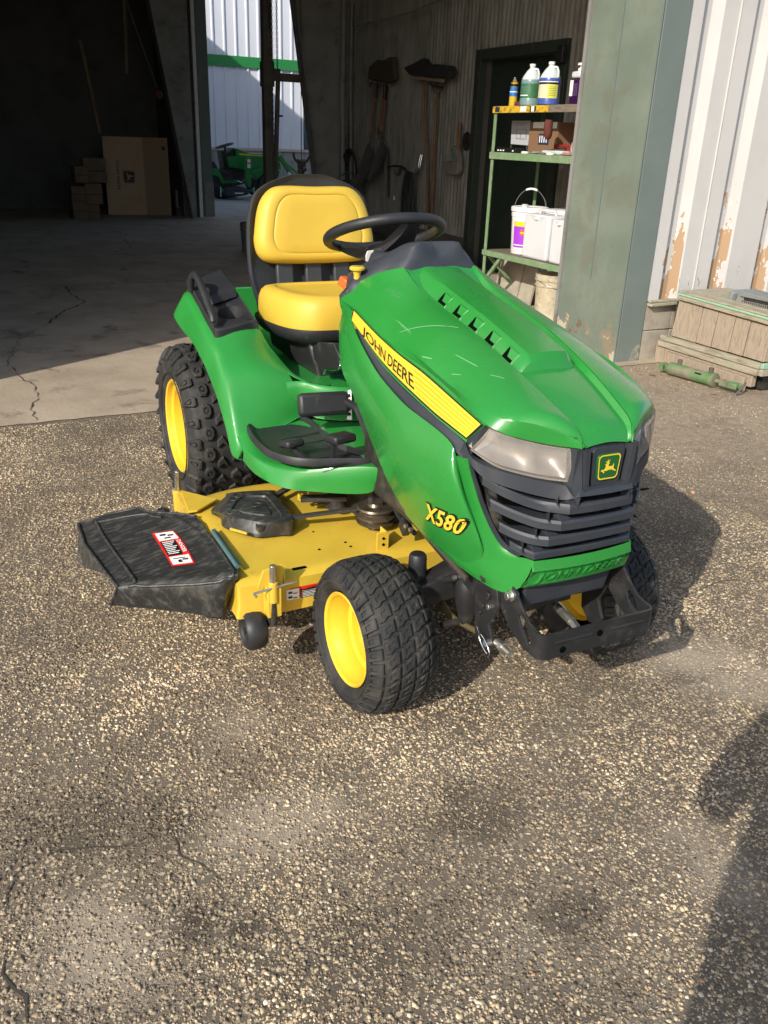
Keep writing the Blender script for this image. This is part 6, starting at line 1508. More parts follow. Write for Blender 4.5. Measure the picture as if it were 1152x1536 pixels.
# spindle cover
out_b = [(0.7465, -0.5599, 0.312), (0.7125, -0.5406, 0.312), (0.6559, -0.4922, 0.312), (0.6307, -0.4703, 0.312), (0.6561, -0.346, 0.312), (0.6913, -0.3434, 0.312), (0.7945, -0.345, 0.312), (0.841, -0.3458, 0.312), (0.9596, -0.3919, 0.312), (0.9583, -0.4299, 0.312), (0.955, -0.4612, 0.312), (0.947, -0.4925, 0.312), (0.9052, -0.528, 0.312), (0.847, -0.5559, 0.312), (0.7924, -0.5458, 0.312)]
Pb = curve(out_b, 60, closed=True); cb_ = sum(Pb, Vector()) / 60
top_pts = curve([(0.8487, -0.5619, 0.358), (0.7999, -0.5326, 0.358), (0.7549, -0.4997, 0.36), (0.7341, -0.4696, 0.36), (0.7542, -0.4036, 0.36), (0.7777, -0.3853, 0.36), (0.8626, -0.3853, 0.358), (0.9286, -0.3839, 0.352), (0.963, -0.3947, 0.35), (0.9664, -0.4341, 0.352), (0.9517, -0.4592, 0.352), (0.9315, -0.4864, 0.352), (0.9001, -0.5176, 0.352), (0.8803, -0.5434, 0.352), (0.8636, -0.5551, 0.355)], 60, closed=True)
ct_ = sum(top_pts, Vector()) / 60
vv = [p for p in Pb] + [p + Vector((0, 0, 0.006)) for p in Pb] + [p.lerp(q_, 0.15) + Vector((0, 0, 0.006)) for p, q_ in zip(Pb, top_pts)] + [p.lerp(q_, 0.85) for p, q_ in zip(Pb, top_pts)] + list(top_pts)
for s_, h in ((0.9, 0.002), (0.7, 0.004), (0.68, -0.001), (0.45, -0.001), (0.43, 0.003), (0.1, 0.004)): vv += [ct_.lerp(p, s_) + Vector((0, 0, h + 0.0)) for p in top_pts]
nn = 60; kk = len(vv) // nn
ff = [(i*nn+j, i*nn+(j+1) % nn, (i+1)*nn+(j+1) % nn, (i+1)*nn+j) for i in range(kk-1) for j in range(nn)] + [tuple((kk-1)*nn+j for j in range(nn))]
cov = mesh('spindle_cover', vv, ff, m_chute, lt, sm=32)
g = G(); a, b_ = Vq((0.9087, -0.5489, 0.333)), Vq((0.9538, -0.5165, 0.333)); g.bar(a + Vector((.004, -.004, 0)), b_ + Vector((.004, -.004, 0)), 0.004, 0.006); g.build('cover_slot', m_yellow, cov)
g = G(); g.cyl(Vq((0.9334, -0.4747, 0.315)), Vq((0.9422, -0.4769, 0.345)), 0.014, 12); g.build('cover_boss', m_chute, cov, sm=50)
for a in ((0.7905, -0.5025, 0.366), (0.7703, -0.4865, 0.366), (0.8579, -0.4618, 0.368), (0.8393, -0.4439, 0.368), (0.8739, -0.5354, 0.364)):
    g = G(); a = Vq(a); g.tube([a + Vector((0.014 * math.cos(t), 0.014 * math.sin(t), 0)) for t in np.linspace(0, 2*math.pi, 18)[:-1]], 0.0012, 5, closed=True); g.build('moulded_ring', m_chute, cov)
# belt, idlers and the big pulley
m_belt = mat('drive_belt', (0.03, 0.028, 0.024), 0.75, dirt=(0.12, 0.10, 0.07), dscale=30, dlo=.5, dhi=.7)
g = G(); g.bar((0.9272, -0.3815, 0.345), (0.982, -0.1903, 0.365), 0.016, 0.008); g.build('drive_belt', m_belt, lt)
g = G(); g.bar((0.741, -0.3689, 0.335), (0.6972, -0.307, 0.335), 0.02, 0.008); g.build('drive_belt', m_belt, lt)
pc_ = Vq((0.999, -0.1608, 0.355))
g = G(); g.lathe([(0.02, 0.030), (0.024, 0.022), (0.050, 0.020), (0.053, 0.015), (0.044, 0.006), (0.044, 0.001), (0.054, -0.005), (0.054, -0.009), (0.044, -0.014), (0.044, -0.018), (0.054, -0.024), (0.052, -0.028), (0.02, -0.03), (0.02, -0.07)], pc_, 'Z', 40); g.build('drive_pulley', mat('oily_pulley', (0.16, 0.13, 0.09), 0.35, metal=0.7, col2=(0.05, 0.04, 0.03), nscale=30), lt, sm=35)
ip = Vq((0.8781, -0.2267, 0.35)); g = G(); g.lathe([(0.01, .02), (0.03, 0.018), (0.026, 0.0), (0.03, -0.018), (0.01, -.02)], ip, 'Z', 24); g.build('idler_pulley', m_dark, lt, sm=35)
g = G(); g.bar((0.8451, -0.3226, 0.36), (0.905, -0.2074, 0.37), 0.03, 0.012); g.build('idler_arm', m_dark, lt)
# coil spring
g = G(); a, b_ = Vq((0.8485, -0.2809, 0.355)), Vq((0.8918, -0.2243, 0.355)); d = (b_ - a); side_ = d.normalized().cross(Vector((0, 0, 1))).normalized()
g.tube([a + d * t + side_ * (0.012 * math.cos(t * 100)) + Vector((0, 0, 0.012 * math.sin(t * 100))) for t in np.linspace(0, 1, 150)], 0.0022, 5); g.build('coil_spring', m_dark, lt, sm=60)
g = G(); hk = Vq((0.8137, -0.3044, 0.345)); g.tube([hk + Vector((0.0, -.012, 0.02)), hk + Vector((0, -.014, 0.002)), hk + Vector((.004, 0, -0.008)), hk + Vector((.004, 0.014, 0.0)), hk + Vector((0, 0.016, 0.02))], 0.005, 8); g.build('lift_hook', m_yellow, deck, sm=60)
# upright tab bracket on the deck
tb = [(1.136, -0.2145, 0.303), (1.154, -0.1715, 0.303)]
A0, A1 = Vq((1.132, -0.2144, 0.303)), Vq((1.153, -0.1833, 0.303))
g = G(); g.box((A0.x - .012, A0.y, .298), (A0.x - .008, A1.y, .352)); g.box((A0.x - .055, A1.y, .298), (A0.x - .008, A1.y + .004, .348)); g.build('tab_bracket', m_yellow, deck, bev=0.001)
for y, z in ((A1.y - .012, .316), (A1.y - .012, .334)): g = G(); g.cyl((A0.x - .009, y, z), (A0.x - .0065, y, z), 0.004, 10); g.build('deck_hole', m_hole, deck)
# steel rod by the front edge
g = G(); g.bar((1.298, -0.1763, 0.306), (1.297, -0.0821, 0.306), 0.012, 0.008); g.build('deck_rail', m_frame_steel, deck)
# hydraulic and wiring clutter between deck and body
for k, (pp, r_) in enumerate([(((0.9637, -0.12, 0.4425), (0.9498, -0.1, 0.3733), (0.8835, -0.08, 0.3017), (0.786, -0.05, 0.2734)), 0.006), (((0.8596, -0.1, 0.3872), (0.865, -0.09, 0.3389), (0.908, -0.08, 0.3329)), 0.004), (((1.037, -0.13, 0.4115), (1.092, -0.14, 0.3853), (1.174, -0.15, 0.3823), (1.212, -0.15, 0.3793)), 0.007), (((1.395, -0.16, 0.3353), (1.444, -0.15, 0.3612), (1.474, -0.14, 0.3529)), 0.009)]):
    g = G(); g.tube(curve(pp, 12), r_, 8); g.build('hose', m_blk, lt, sm=60)
g = G(); g.box(Vq((1.141, -0.15, 0.3682)) + Vector((-.02, 0, -.02)), Vq((1.141, -0.15, 0.3682)) + Vector((.02, .02, .02)), ry=.6); g.build('mount_bracket', m_blkmetal, lt, bev=0.003)
for a in ((1.188, -0.16, 0.392), (1.214, -0.16, 0.3936), (1.45, -0.165, 0.3706)): 
    g = G(); a = Vq(a); g.cyl(a, a + Vector((0, -.008, 0)), 0.006, 6); g.build('bolt', m_steel, lt)

# ------------------------------------------------------------------ shelving behind the jamb, and what stands on it
SY = 3.13
sh = thing('metal_shelving', 'worn green steel shelving with three shelves behind the faded green jamb', 'shelving')
SX0, SX1, SD = -3.70, -2.33, 0.46
for (x, y) in ((SX0, SY + 0.0), (SX0 + .02, SY + SD), (SX1, SY + SD), (SX1, SY)):
    g = G(); g.box((x - 0.003, y, 0), (x + 0.040, y + 0.003, 1.57)); g.box((x - 0.003, y, 0), (x, y + 0.035, 1.57)); g.build('post', m_shelfgreen, sh)
zt_, zm_, zl_ = 1.592, 1.245, 0.452
def shelf_board(z, th, m_edge, slope=0.0):
    g = G(); g.box((SX0 - 0.01, SY - 0.012, z - th), (SX1 + 0.05, SY + 0.004, z)); o = g.build('shelf_edge', m_edge, sh, bev=0.002)
    g = G(); g.box((SX0 - 0.01, SY + 0.005, z - 0.014), (SX1 + 0.05, SY + SD, z - 0.001)); g.build('shelf_board', m_shelfwood, sh)
    return o
te = shelf_board(zt_, 0.052, m_shelfwood); shelf_board(zm_, 0.055, m_shelfgreen); shelf_board(zl_, 0.045, m_shelfgreen)
g = G(); g.box((SX0 - 0.005, SY - 0.0145, zt_ - 0.050), ((-2.93, 3.13, 1.58)[0], SY - 0.0125, zt_ - 0.002)); g.build('yellow_tape', m_shelfyellow, te)
for a, b_, m_ in ((742, 748, m_ink), (779, 788, m_paper), (794, 802, m_ink), (796, 800, m_paper)):
    x0_, x1_ = (-60.2, 3.13, 2.151)[0], 0
for xa, xb, m_, o_ in ((-3.665, -3.60, m_dash, 0), (-3.30, -3.22, m_paper, 0), (-3.17, -3.09, m_ink, 0), (-3.15, -3.11, m_paper, .001)):
    g = G(); g.box((xa, SY - 0.0165 - o_, zt_ - 0.044), (xb, SY - 0.015 - o_, zt_ - 0.006)); g.build('sticker', m_, te)
g = G(); g.bar((SX0 + .03, SY + 0.02, 0.42), (SX0 + .03, SY + 0.42, 0.05), 0.02, 0.03); g.build('brace', m_shelfgreen, sh)
g = G(); g.bar((SX0 + 0.02, SY + .015, 0.18), (SX0 + 0.26, SY + .015, 0.41), 0.02, 0.03); g.build('brace', m_shelfgreen, sh)

m_clear = mat('cloudy_plastic', (0.55, 0.60, 0.60), 0.25, trans=0.0, spec=0.5, col2=(0.40, 0.46, 0.46), nscale=6)
m_bluefluid = mat('blue_fluid_jug', (0.06, 0.10, 0.34), 0.25)
m_greenfluid = mat('teal_fluid_jug', (0.16, 0.26, 0.26), 0.25)
m_purple = mat('purple_fluid', (0.035, 0.008, 0.05), 0.2)
m_lblgreen = mat('green_jug_label', (0.035, 0.13, 0.055), 0.5, col2=(0.05, 0.17, 0.07), nscale=40)
m_lblyellow = mat('yellow_jug_label', (0.62, 0.60, 0.10), 0.5)
m_lblcream = mat('cream_jug_label', (0.62, 0.58, 0.38), 0.5)
m_blue = mat('blue_print', (0.03, 0.15, 0.42), 0.4)
m_cyan = mat('cyan_print', (0.03, 0.38, 0.55), 0.4)
def jug(x, y, z, hw, label, base_m, kind):
    t = thing('chemical_jug', label, 'jug', (x, y, z), R(12))
    k = 0.300 / 0.30
    g = G(); g.lathe([(hw * .86, 0), (hw, 0.008), (hw, 0.055), (hw * .985, 0.058)], (0, 0, 0), 'Z', 28); g.lathe([(hw * .985, 0.155), (hw, 0.16), (hw * 1.0, 0.185), (hw * 0.97, 0.190)], (0, 0, 0), 'Z', 28, cap=False); g.lathe([(hw * .985, 0.055), (hw * .985, 0.158)], (0, 0, 0), 'Z', 28, cap=False)
    g.build('body', base_m, t, sm=40)
    g = G(); g.lathe([(hw * .97, 0.188), (hw * .86, 0.212), (hw * .55, 0.250), (hw * .30, 0.270), (hw * .24, 0.278), (hw * .24, 0.284)], (0, 0, 0), 'Z', 28, cap=False); g.build('neck', m_clear, t, sm=50)
    g = G(); g.lathe([(hw * .27, 0.282), (hw * .30, 0.284), (hw * .30, 0.300), (hw * .26, 0.303)], (0, 0, 0), 'Z', 20); g.build('cap', m_white, t, sm=40)
    g = G(); g.tube([(hw * .28, 0, 0.268), (hw * .72, 0, 0.262), (hw * .90, 0, 0.235), (hw * .93, 0, 0.195)], 0.009, 8); g.build('handle', m_clear, t, sm=60)
    def lab(a0, a1, z0, z1, m, o, nm):
        rows = [[((hw + o) * math.cos(a), (hw + o) * math.sin(a), zz) for zz in (z0, z1)] for a in np.linspace(R(a0), R(a1), 14)]
        return grid(rows, nm, m, t, sm=60)
    if kind == 'green':
        lab(-190, 0, 0.058, 0.160, m_lblgreen, 0.0006, 'label'); lab(-120, -60, 0.073, 0.080, m_paper, 0.0014, 'label_print')
        for q in range(5): lab(-130, -50, 0.095 + q * 0.011, 0.0975 + q * 0.011, m_greenfluid, 0.0014, 'label_print')
    else:
        lab(-190, -60, 0.050, 0.145, m_lblcream, 0.0006, 'label'); lab(-60, 0, 0.050, 0.145, m_lblyellow, 0.0008, 'label'); lab(-190, 0, 0.145, 0.160, m_ink, 0.0008, 'label_print'); lab(-190, 0, 0.160, 0.166, m_paper, .0008, 'label_print')
        lab(-165, -125, 0.100, 0.143, m_cyan, 0.0016, 'label_print')
        for q in range(6): lab(-52, -12, 0.066 + q * 0.012, 0.069 + q * 0.012, m_lblgreen, 0.0016, 'label_print')
    return t
x_, y_, _z = (-3.363, 3.24, 1.6); jug(x_, y_, zt_, 0.080, 'clear chemical jug with green label beside the blue jug', m_greenfluid, 'green')
x_, y_, _z = (-3.084, 3.22, 1.605); jug(x_, y_, zt_, 0.083, 'jug of blue fluid with yellow and cream label', m_bluefluid, 'blue')
# aerosol can
x_, y_, _z = (-3.572, 3.22, 1.602)
t = thing('aerosol_can', 'slim yellow and blue aerosol can with a white nozzle on the top shelf', 'spray can', (x_, y_, zt_))
g = G(); g.lathe([(0.032, 0), (0.033, 0.003), (0.033, 0.165), (0.030, 0.178), (0.016, 0.190)], (0, 0, 0), 'Z', 22); g.build('can', mat('yellow_can', (0.60, 0.40, 0.03), 0.3), t, sm=40)
for z0, z1, m_ in ((0.075, 0.145, m_blue), (0.147, 0.166, m_ink), (0.105, 0.112, m_paper)):
    g = G(); g.lathe([(0.0334 + (.0006 if m_ is m_paper else 0), z0), (0.0334 + (.0006 if m_ is m_paper else 0), z1)], (0, 0, 0), 'Z', 22, cap=False); g.build('printed_band', m_, t, sm=40)
g = G(); g.lathe([(0.014, 0.188), (0.014, 0.200), (0.008, 0.205), (0.008, 0.216)], (0, 0, 0), 'Z', 14); g.build('nozzle', m_white, t)
# purple bottle
x_, y_, _z = (-2.747, 3.24, 1.614)
t = thing('pump_bottle', 'clear bottle of dark purple cleaner with a white pump top at the jamb', 'bottle', (x_, y_, zt_))
g = G(); g.box((-0.055, -0.04, 0), (0.055, 0.04, 0.175)); g.build('body', m_purple, t, bev=0.014)
g = G(); g.box((-0.056, -0.041, 0.178), (0.056, 0.041, 0.225)); g.build('empty_top', m_clear, t, bev=0.014)
g = G(); g.lathe([(0.02, 0.224), (0.02, 0.246), (0.008, 0.248), (0.007, 0.262), (0.026, 0.264), (0.026, 0.278), (0.01, 0.282)], (0, 0, 0), 'Z', 18); g.build('pump', m_white, t, sm=40)
g = G(); g.box((-0.054, -0.0425, 0.06), (-0.018, -0.0405, 0.165)); g.build('label', m_paper, t)
for q in range(3): g = G(); g.box((-0.008 + q * 0.017, -0.0425, 0.06), (-0.002 + q * 0.017, -0.040, 0.145)); g.build('moulded_rib', mat('purple_rib', (0.12, 0.07, 0.16), 0.3) if q == 0 else MATS['purple_rib'], t)
# dark rag at the can's foot
def blob(name, c, sx_, sy_, sz_, m, label, cat, seed=0, amp=0.35, parent=None):
    bm = bmesh.new(); bmesh.ops.create_icosphere(bm, subdivisions=3, radius=1.0)
    for v in bm.verts:
        d = 1 + amp * mnoise.noise(v.co * 1.7 + Vector((seed, 0, 0)))
        v.co = Vector((v.co.x * sx_ * d, v.co.y * sy_ * d, max(-sz_ * 0.9, v.co.z * sz_ * d))) + Vector(c) + Vector((0, 0, sz_ * .9))
    me = bpy.data.meshes.new(name); bm.to_mesh(me); bm.free(); me.materials.append(m); smooth(me, 60)
    o = bpy.data.objects.new(name, me); link(o, parent)
    if label: tag(o, label, cat)
    return o
m_rag = mat('maroon_rag', (0.10, 0.025, 0.02), 0.9)
x_, y_, _z = (-3.43, 3.17, 1.598); blob('rag', (x_, y_, zt_), 0.035, 0.025, 0.018, m_rag, 'small dark red rag at the foot of the aerosol can', 'rag', 3)
# middle shelf
x_, y_, _z = (-3.524, 3.3, 1.252)
t = thing('paper_notice', 'white printed sheet with a drawing propped on the middle shelf', 'paper sheet', (x_, y_, zm_))
P_ = [(-3.733, 3.34, 1.311), (-3.474, 3.34, 1.305), (-3.469, 3.34, 1.492), (-3.743, 3.34, 1.492)]
g = G(); g.prism([Vector(p) - Vector((x_, y_, zm_)) for p in P_], (0, 0.003, 0)); g.build('sheet', mat('grey_paper', (0.42, 0.42, 0.44), 0.7), t)
q0, q1, q2, q3 = [Vector(p) - Vector((x_, y_, zm_)) + Vector((0, -0.002, 0)) for p in P_]
def onp(u, v): return q0.lerp(q1, u).lerp(q3.lerp(q2, u), v)
for (u0, v0, u1, v1) in ((0.2, 0.9, 0.9, 0.9), (0.15, 0.82, 0.7, 0.82), (0.3, 0.25, 0.3, 0.65), (0.3, 0.65, 0.85, 0.65), (0.85, 0.65, 0.85, 0.25), (0.3, 0.25, 0.85, 0.25), (0.55, 0.25, 0.55, 0.5)):
    g = G(); g.bar(onp(u0, v0), onp(u1, v1), 0.002, 0.002); g.build('printed_line', m_dash, t)
g = G(); g.bar(onp(0.05, -.02), onp(0.02, -.22), 0.01, 0.004); g.build('stand_leg', m_steel, t)
g = G(); g.bar(onp(0.95, -.02), onp(0.97, -.22), 0.01, 0.004); g.build('stand_leg', m_steel, t)
x_, y_, _z = (-3.604, 3.2, 1.252)
t = thing('black_carton', 'long flat black carton with small white print on the middle shelf', 'carton', (x_, y_, zm_))
g = G(); g.box((-0.19, -0.04, 0), (0.22, 0.05, 0.036)); g.build('carton', m_ink, t, bev=0.002)
for dx in (-0.14, -0.05, -0.01, 0.03, 0.17): g = G(); g.box((dx, -0.0415, 0.010), (dx + 0.022, -0.0402, 0.020)); g.build('print_mark', m_paper, t)
x_, y_, _z = (-3.216, 3.4, 1.273)
t = thing('brown_carton', 'open brown carton with a dark blue panel at the back of the middle shelf', 'box', (x_, y_, zm_))
g = G(); g.box((-0.20, -0.10, 0), (0.19, 0.12, 0.235)); g.build('carton', mat('tan_carton', (0.20, 0.115, 0.06), 0.8), t, bev=0.002)
g = G(); g.box((-0.15, -0.103, 0.19), (0.17, -0.101, 0.235)); g.build('flap', m_paper, t); g = G(); g.box((-0.06, -0.103, 0.07), (0.08, -0.101, 0.15)); g.build('print_panel', mat('navy_print', (0.02, 0.03, 0.09), 0.6), t)
for q in range(4): g = G(); g.box((-0.045 + q * .03, -0.105, 0.085), (-0.033 + q * .03, -0.1035, 0.135)); g.build('print_mark', m_paper, t)
x_, y_, _z = (-2.921, 3.36, 1.289)
t = thing('red_tool_case', 'small red plastic case behind the rags on the middle shelf', 'case', (x_, y_, zm_))
g = G(); g.box((-0.12, -0.08, 0), (0.14, 0.10, 0.075)); g.build('case', mat('red_case', (0.22, 0.02, 0.015), 0.5), t, bev=0.008); g = G(); g.tube([(-0.04, -0.085, .05), (-0.04, -0.105, .05), (0.05, -0.105, .05), (0.05, -0.085, .05)], 0.006, 8); g.build('handle', m_blk, t)
x_, y_, _z = (-2.954, 3.24, 1.27)
t = thing('packaged_parts', 'clear bag of small metal parts lying on the middle shelf', 'parts bag', (x_, y_, zm_))
g = G(); g.box((-0.13, -0.04, 0.0), (0.13, 0.05, 0.030)); g.build('bag', m_clear, t, bev=0.01)
for q in range(6): g = G(); g.cyl((-0.10 + q * .035, -0.02, 0.031), (-0.09 + q * .035, 0.02, 0.034), 0.007, 8); g.build('part', m_steel, t)
x_, y_, _z = (-2.647, 3.19, 1.277)
t = thing('pipe_clamp', 'grey cast ring clamp at the right end of the middle shelf', 'clamp', (x_, y_, zm_))
g = G(); g.tube([(0.0 + 0.04 * math.cos(a), 0.0, 0.052 + 0.045 * math.sin(a)) for a in np.linspace(0, 2*math.pi, 22)[:-1]], 0.011, 10, closed=True); g.build('ring', mat('tan_cast', (0.28, 0.25, 0.20), 0.6), t, sm=60)
g = G(); g.bar((0.03, 0, .08), (0.10, 0, .12), .012, .018); g.build('arm', MATS['tan_cast'], t)
m_tan = mat('pink_rag', (0.38, 0.19, 0.15), 0.95, col2=(0.25, 0.13, 0.10), nscale=30)
for (px_, w_, m_, lb) in ((852, 0.055, m_tan, 'crumpled pink shop rag beside the ring clamp'), (808, 0.085, mat('grey_glove', (0.26, 0.23, 0.21), 0.9), 'flattened grey work glove at the middle shelf edge')):
    p = {852: (-2.709, 3.17, 1.27), 808: (-3.085, 3.17, 1.265)}[px_]; blob('shop_rag' if px_ == 852 else 'work_glove', (p[0], p[1], zm_), w_, 0.03, 0.011, m_, lb, 'rag' if px_ == 852 else 'glove', px_, 0.5)
for nm_, p, lb in (('white_cap', (-3.243, 3.16, 1.256), 'round white lid under the paper sheet on the middle shelf'), ('white_cap', (-2.903, 3.16, 1.26), 'round white lid in front of the brown carton')):
    g = G(); g.lathe([(0.032, 0), (0.034, 0.004), (0.032, 0.014), (0.01, 0.016)], (p[0], p[1], zm_), 'Z', 20); tag(g.build('plastic_lid', m_white, sm=40), lb, 'lid', 'white lids on the middle shelf')
# glove hanging under the top shelf
p = Vector((-2.908, 3.12, 1.533)); 
g = G(); g.tube(curve([p + Vector((0, 0, -0.045)), p + Vector((0.0, -.004, -0.09)), p + Vector((0.008, -.006, -0.13)), p + Vector((0.004, -.004, -0.165)), p + Vector((-.004, -.004, -0.18))], 10), [0.028, .032, .034, .034, .033, .032, .030, .026, .018, .006], 10)
tag(g.build('hanging_glove', m_rag, sm=60), 'dark red glove hanging under the top shelf', 'glove')

# lower shelf: bucket, square jugs
x_, y_, _z = (-3.385, 3.36, 0.4611)
t = thing('white_bucket', 'white plastic bucket with purple and yellow label, lid and wire handle', 'bucket', (x_, y_, zl_))
g = G(); g.lathe([(0.130, 0), (0.132, 0.004), (0.146, 0.30), (0.150, 0.302), (0.152, 0.325), (0.147, 0.328), (0.149, 0.350)], (0, 0, 0), 'Z', 40); g.build('pail', m_white, t, sm=35)
g = G(); g.lathe([(0.155, 0.340), (0.158, 0.342), (0.159, 0.372), (0.152, 0.378), (0.142, 0.372), (0.01, 0.372)], (0, 0, 0), 'Z', 40); g.build('lid', m_white, t, sm=35)
g = G(); g.lathe([(0.028, 0.37), (0.028, 0.395), (0.02, 0.398)], (-0.02, -0.04, 0), 'Z', 16); g.build('spout_cap', m_clear, t, sm=40)
def wrap(r0, r1, a0, a1, z0, z1, m, nm, par, o=0.0008):
    rows = [[((r0 + (r1 - r0) * (zz - 0) / 0.30 + o) * math.cos(a), (r0 + (r1 - r0) * zz / 0.30 + o) * math.sin(a), zz) for zz in (z0, z1)] for a in np.linspace(R(a0), R(a1), 12)]
    return grid(rows, nm, m, par, sm=60)
lb = wrap(.132, .146, -92, -20, 0.055, 0.262, mat('violet_label', (0.33, 0.05, 0.55), 0.4), 'label', t); wrap(.132, .146, -92, -20, 0.225, 0.264, mat('label_gold', (0.80, 0.55, 0.03), 0.4), 'label_band', lb, 0.0016); wrap(.132, .146, -62, -25, 0.155, 0.20, m_orange, 'label_print', lb, 0.0016); wrap(.132, .146, -62, -25, 0.170, 0.182, MATS['label_gold'], 'label_print', lb, 0.0022); wrap(.132, .146, -88, -40, 0.070, 0.078, m_paper, 'label_print', lb, .0016)
g = G(); hd = [(0.155 * math.cos(a), 0.155 * math.sin(a) * 0.15, 0.33 + 0.20 * math.sin(a) if 0 < a < math.pi else 0.33) for a in np.linspace(0, math.pi, 22)]
hd = [(Matrix.Rotation(R(25), 3, 'Z') @ Vector((0.157 * math.cos(a), 0, 0.335 + 0.185 * math.sin(a)))) for a in np.linspace(0, math.pi, 24)]
g.tube(hd, 0.0028, 6); ho = g.build('handle', m_steel, t, sm=60)
g = G(); g.tube(hd[9:15], 0.009, 10); g.build('grip', m_white, ho, sm=60)
m_jerry = mat('translucent_jug', (0.62, 0.62, 0.64), 0.35, col2=(0.56, 0.56, 0.58), nscale=5)
def jerry(x0, x1, y0, y1, h, label):
    cx, cy = (x0 + x1) / 2, (y0 + y1) / 2
    t = thing('square_jug', label, 'jug', (cx, cy, zl_), group='pale square jugs on the low shelf')
    g = G(); g.box((x0 - cx, y0 - cy, 0), (x1 - cx, y1 - cy, h)); g.build('body', m_jerry, t, bev=0.022, bseg=3)
    w = x1 - x0
    g = G(); g.prism([(-w * .28, y0 - cy - 0.001, h - 0.012), (w * .34, y0 - cy - 0.001, h - 0.012), (w * .16, y0 - cy - 0.001, h - 0.050), (-w * .10, y0 - cy - 0.001, h - 0.050)], (0, 0.004, 0)); g.build('finger_recess', m_clear, t)
    g = G(); g.lathe([(0.018, 0), (0.018, 0.018), (0.014, 0.02)], (w * .02, y0 - cy - .003, h - .038), 'Z', 14); g.build('cap', m_white, t, sm=40)
    g = G(); g.tube([(-w * .30, 0, h - .005), (-w * .2, 0, h + .028), (w * .3, 0, h + .028), (w * .38, 0, h - .005)], 0.012, 8); g.build('handle', m_jerry, t, sm=60)
jerry((-3.171, 3.17, 0.4798)[0], (-2.826, 3.17, 0.4906)[0] - 0.004, 3.16, 3.36, 0.350, 'larger pale square jug in front of the white bucket')
jerry((-2.796, 3.16, 0.4946)[0] + 0.004, (-2.579, 3.16, 0.4968)[0], 3.155, 3.36, 0.335, 'narrower pale square jug close to the jamb')
jerry((-2.562, 3.16, 0.4989)[0], -2.36, 3.17, 3.36, 0.33, 'pale square jug half hidden at the jamb edge')
p = (-3.111, 3.5, 0.4802); g = G()
t = thing('white_pail', 'second white pail with lid behind the square jugs', 'bucket', (p[0], 3.48, zl_))
g.lathe([(0.10, 0), (0.115, 0.33), (0.125, 0.335), (0.125, 0.37), (0.11, 0.372)], (0, 0, 0), 'Z', 32); g.build('pail', m_white, t, sm=35)
g = G(); g.lathe([(0.127, 0.345), (0.128, 0.376), (0.05, 0.380)], (0, 0, 0), 'Z', 32); g.build('lid', m_white, t, sm=35)
# below the shelf
def crusty(name, x, y, z, label, s=1.0, m=None):
    t = thing(name, label, 'bucket', (x, y, z))
    g = G(); g.lathe([(0.128*s, 0.0), (0.13*s, 0.002), (0.142*s, 0.27*s), (0.150*s, 0.272*s), (0.151*s, 0.285*s), (0.145*s, 0.287*s), (0.146*s, 0.315*s), (0.154*s, 0.317*s), (0.155*s, 0.330*s), (0.150*s, 0.332*s), (0.152*s, 0.365*s), (0.146*s, 0.366*s), (0.138*s, 0.30*s), (0.12*s, 0.12*s), (0.01, 0.12*s)], (0, 0, 0), 'Z', 40); g.build('pail', m, t, sm=35)
    g = G(); g.tube([(0.152 * s * math.cos(a), 0.152 * s * math.sin(a), (0.30 - 0.05 * math.sin(a + 1.2)) * s) for a in np.linspace(R(-160), R(-20), 16)], 0.003, 6); g.build('handle', m_steel, t, sm=60)
    return t
m_crust = mat('cream_crusty_pail', (0.42, 0.36, 0.25), 0.8, col2=(0.52, 0.46, 0.34), nscale=12, bump=0.3, bscale=40, dirt=(0.13, 0.10, 0.07), dscale=30, dlo=0.56, dhi=0.68)
crusty('crusty_bucket', (-2.789, 3.22, 0.212)[0], 3.24, -0.035 + 0.035, 'dirty cream bucket under the lowest shelf', 1.0, m_crust)
x_, y_, _z = (-3.501, 3.45, 0.3203)
t = thing('dusty_plate', 'dusty grey steel plate leaning under the lowest shelf', 'steel plate', (x_, 3.45, 0))
g = G(); g.box((-0.42, 0.0, 0.0), (-0.05, 0.02, 0.40), rx=-0.2); g.build('sheet', m_block, t); g = G(); g.box((-0.03, 0.0, 0.0), (0.16, 0.02, 0.38), rx=-0.2); g.build('sheet', m_block, t)

# ------------------------------------------------------------------ tool wall
YW = WY - 0.03
def wpt(p): return Vector(p)
m_dkcloth = mat('dark_canvas', (0.035, 0.032, 0.028), 0.95, col2=(0.06, 0.055, 0.045), nscale=20)
m_brooms = mat('broom_bristle', (0.03, 0.028, 0.028), 0.95, bump=0.4, bscale=200, stretch=(1, 1, 8))
# left group: canvas on a rail with shovels
t = thing('tool_rail', 'pale wooden rail with black tool grips on the corrugated wall', 'tool rail', (-8.121, 4.15, 1.972))
o_ = Vector((-8.121, 4.15, 1.972))
g = G(); g.bar(Vector((-8.469, 4.15, 2.008)) - o_, Vector((-7.752, 4.15, 1.938)) - o_, 0.03, 0.035); g.build('rail', m_handle if False else m_wood, t)
for px_ in ((-8.199, 4.13, 1.974), (-7.921, 4.13, 1.95)):
    g = G(); g.cyl(Vector(px_) - o_ + Vector((0, -.02, .01)), Vector(px_) - o_ + Vector((0, -.05, -.05)), 0.012, 8); g.build('peg', m_blk, t)
g = G()
cvs = [(-8.221, 4.12, 2.02), (-8.19, 4.12, 2.157), (-7.96, 4.12, 2.22), (-7.806, 4.12, 2.197), (-7.624, 4.12, 2.232), (-7.479, 4.12, 2.224), (-7.485, 4.12, 2.095), (-7.42, 4.12, 1.976), (-7.636, 4.12, 1.947), (-7.903, 4.12, 1.979)]
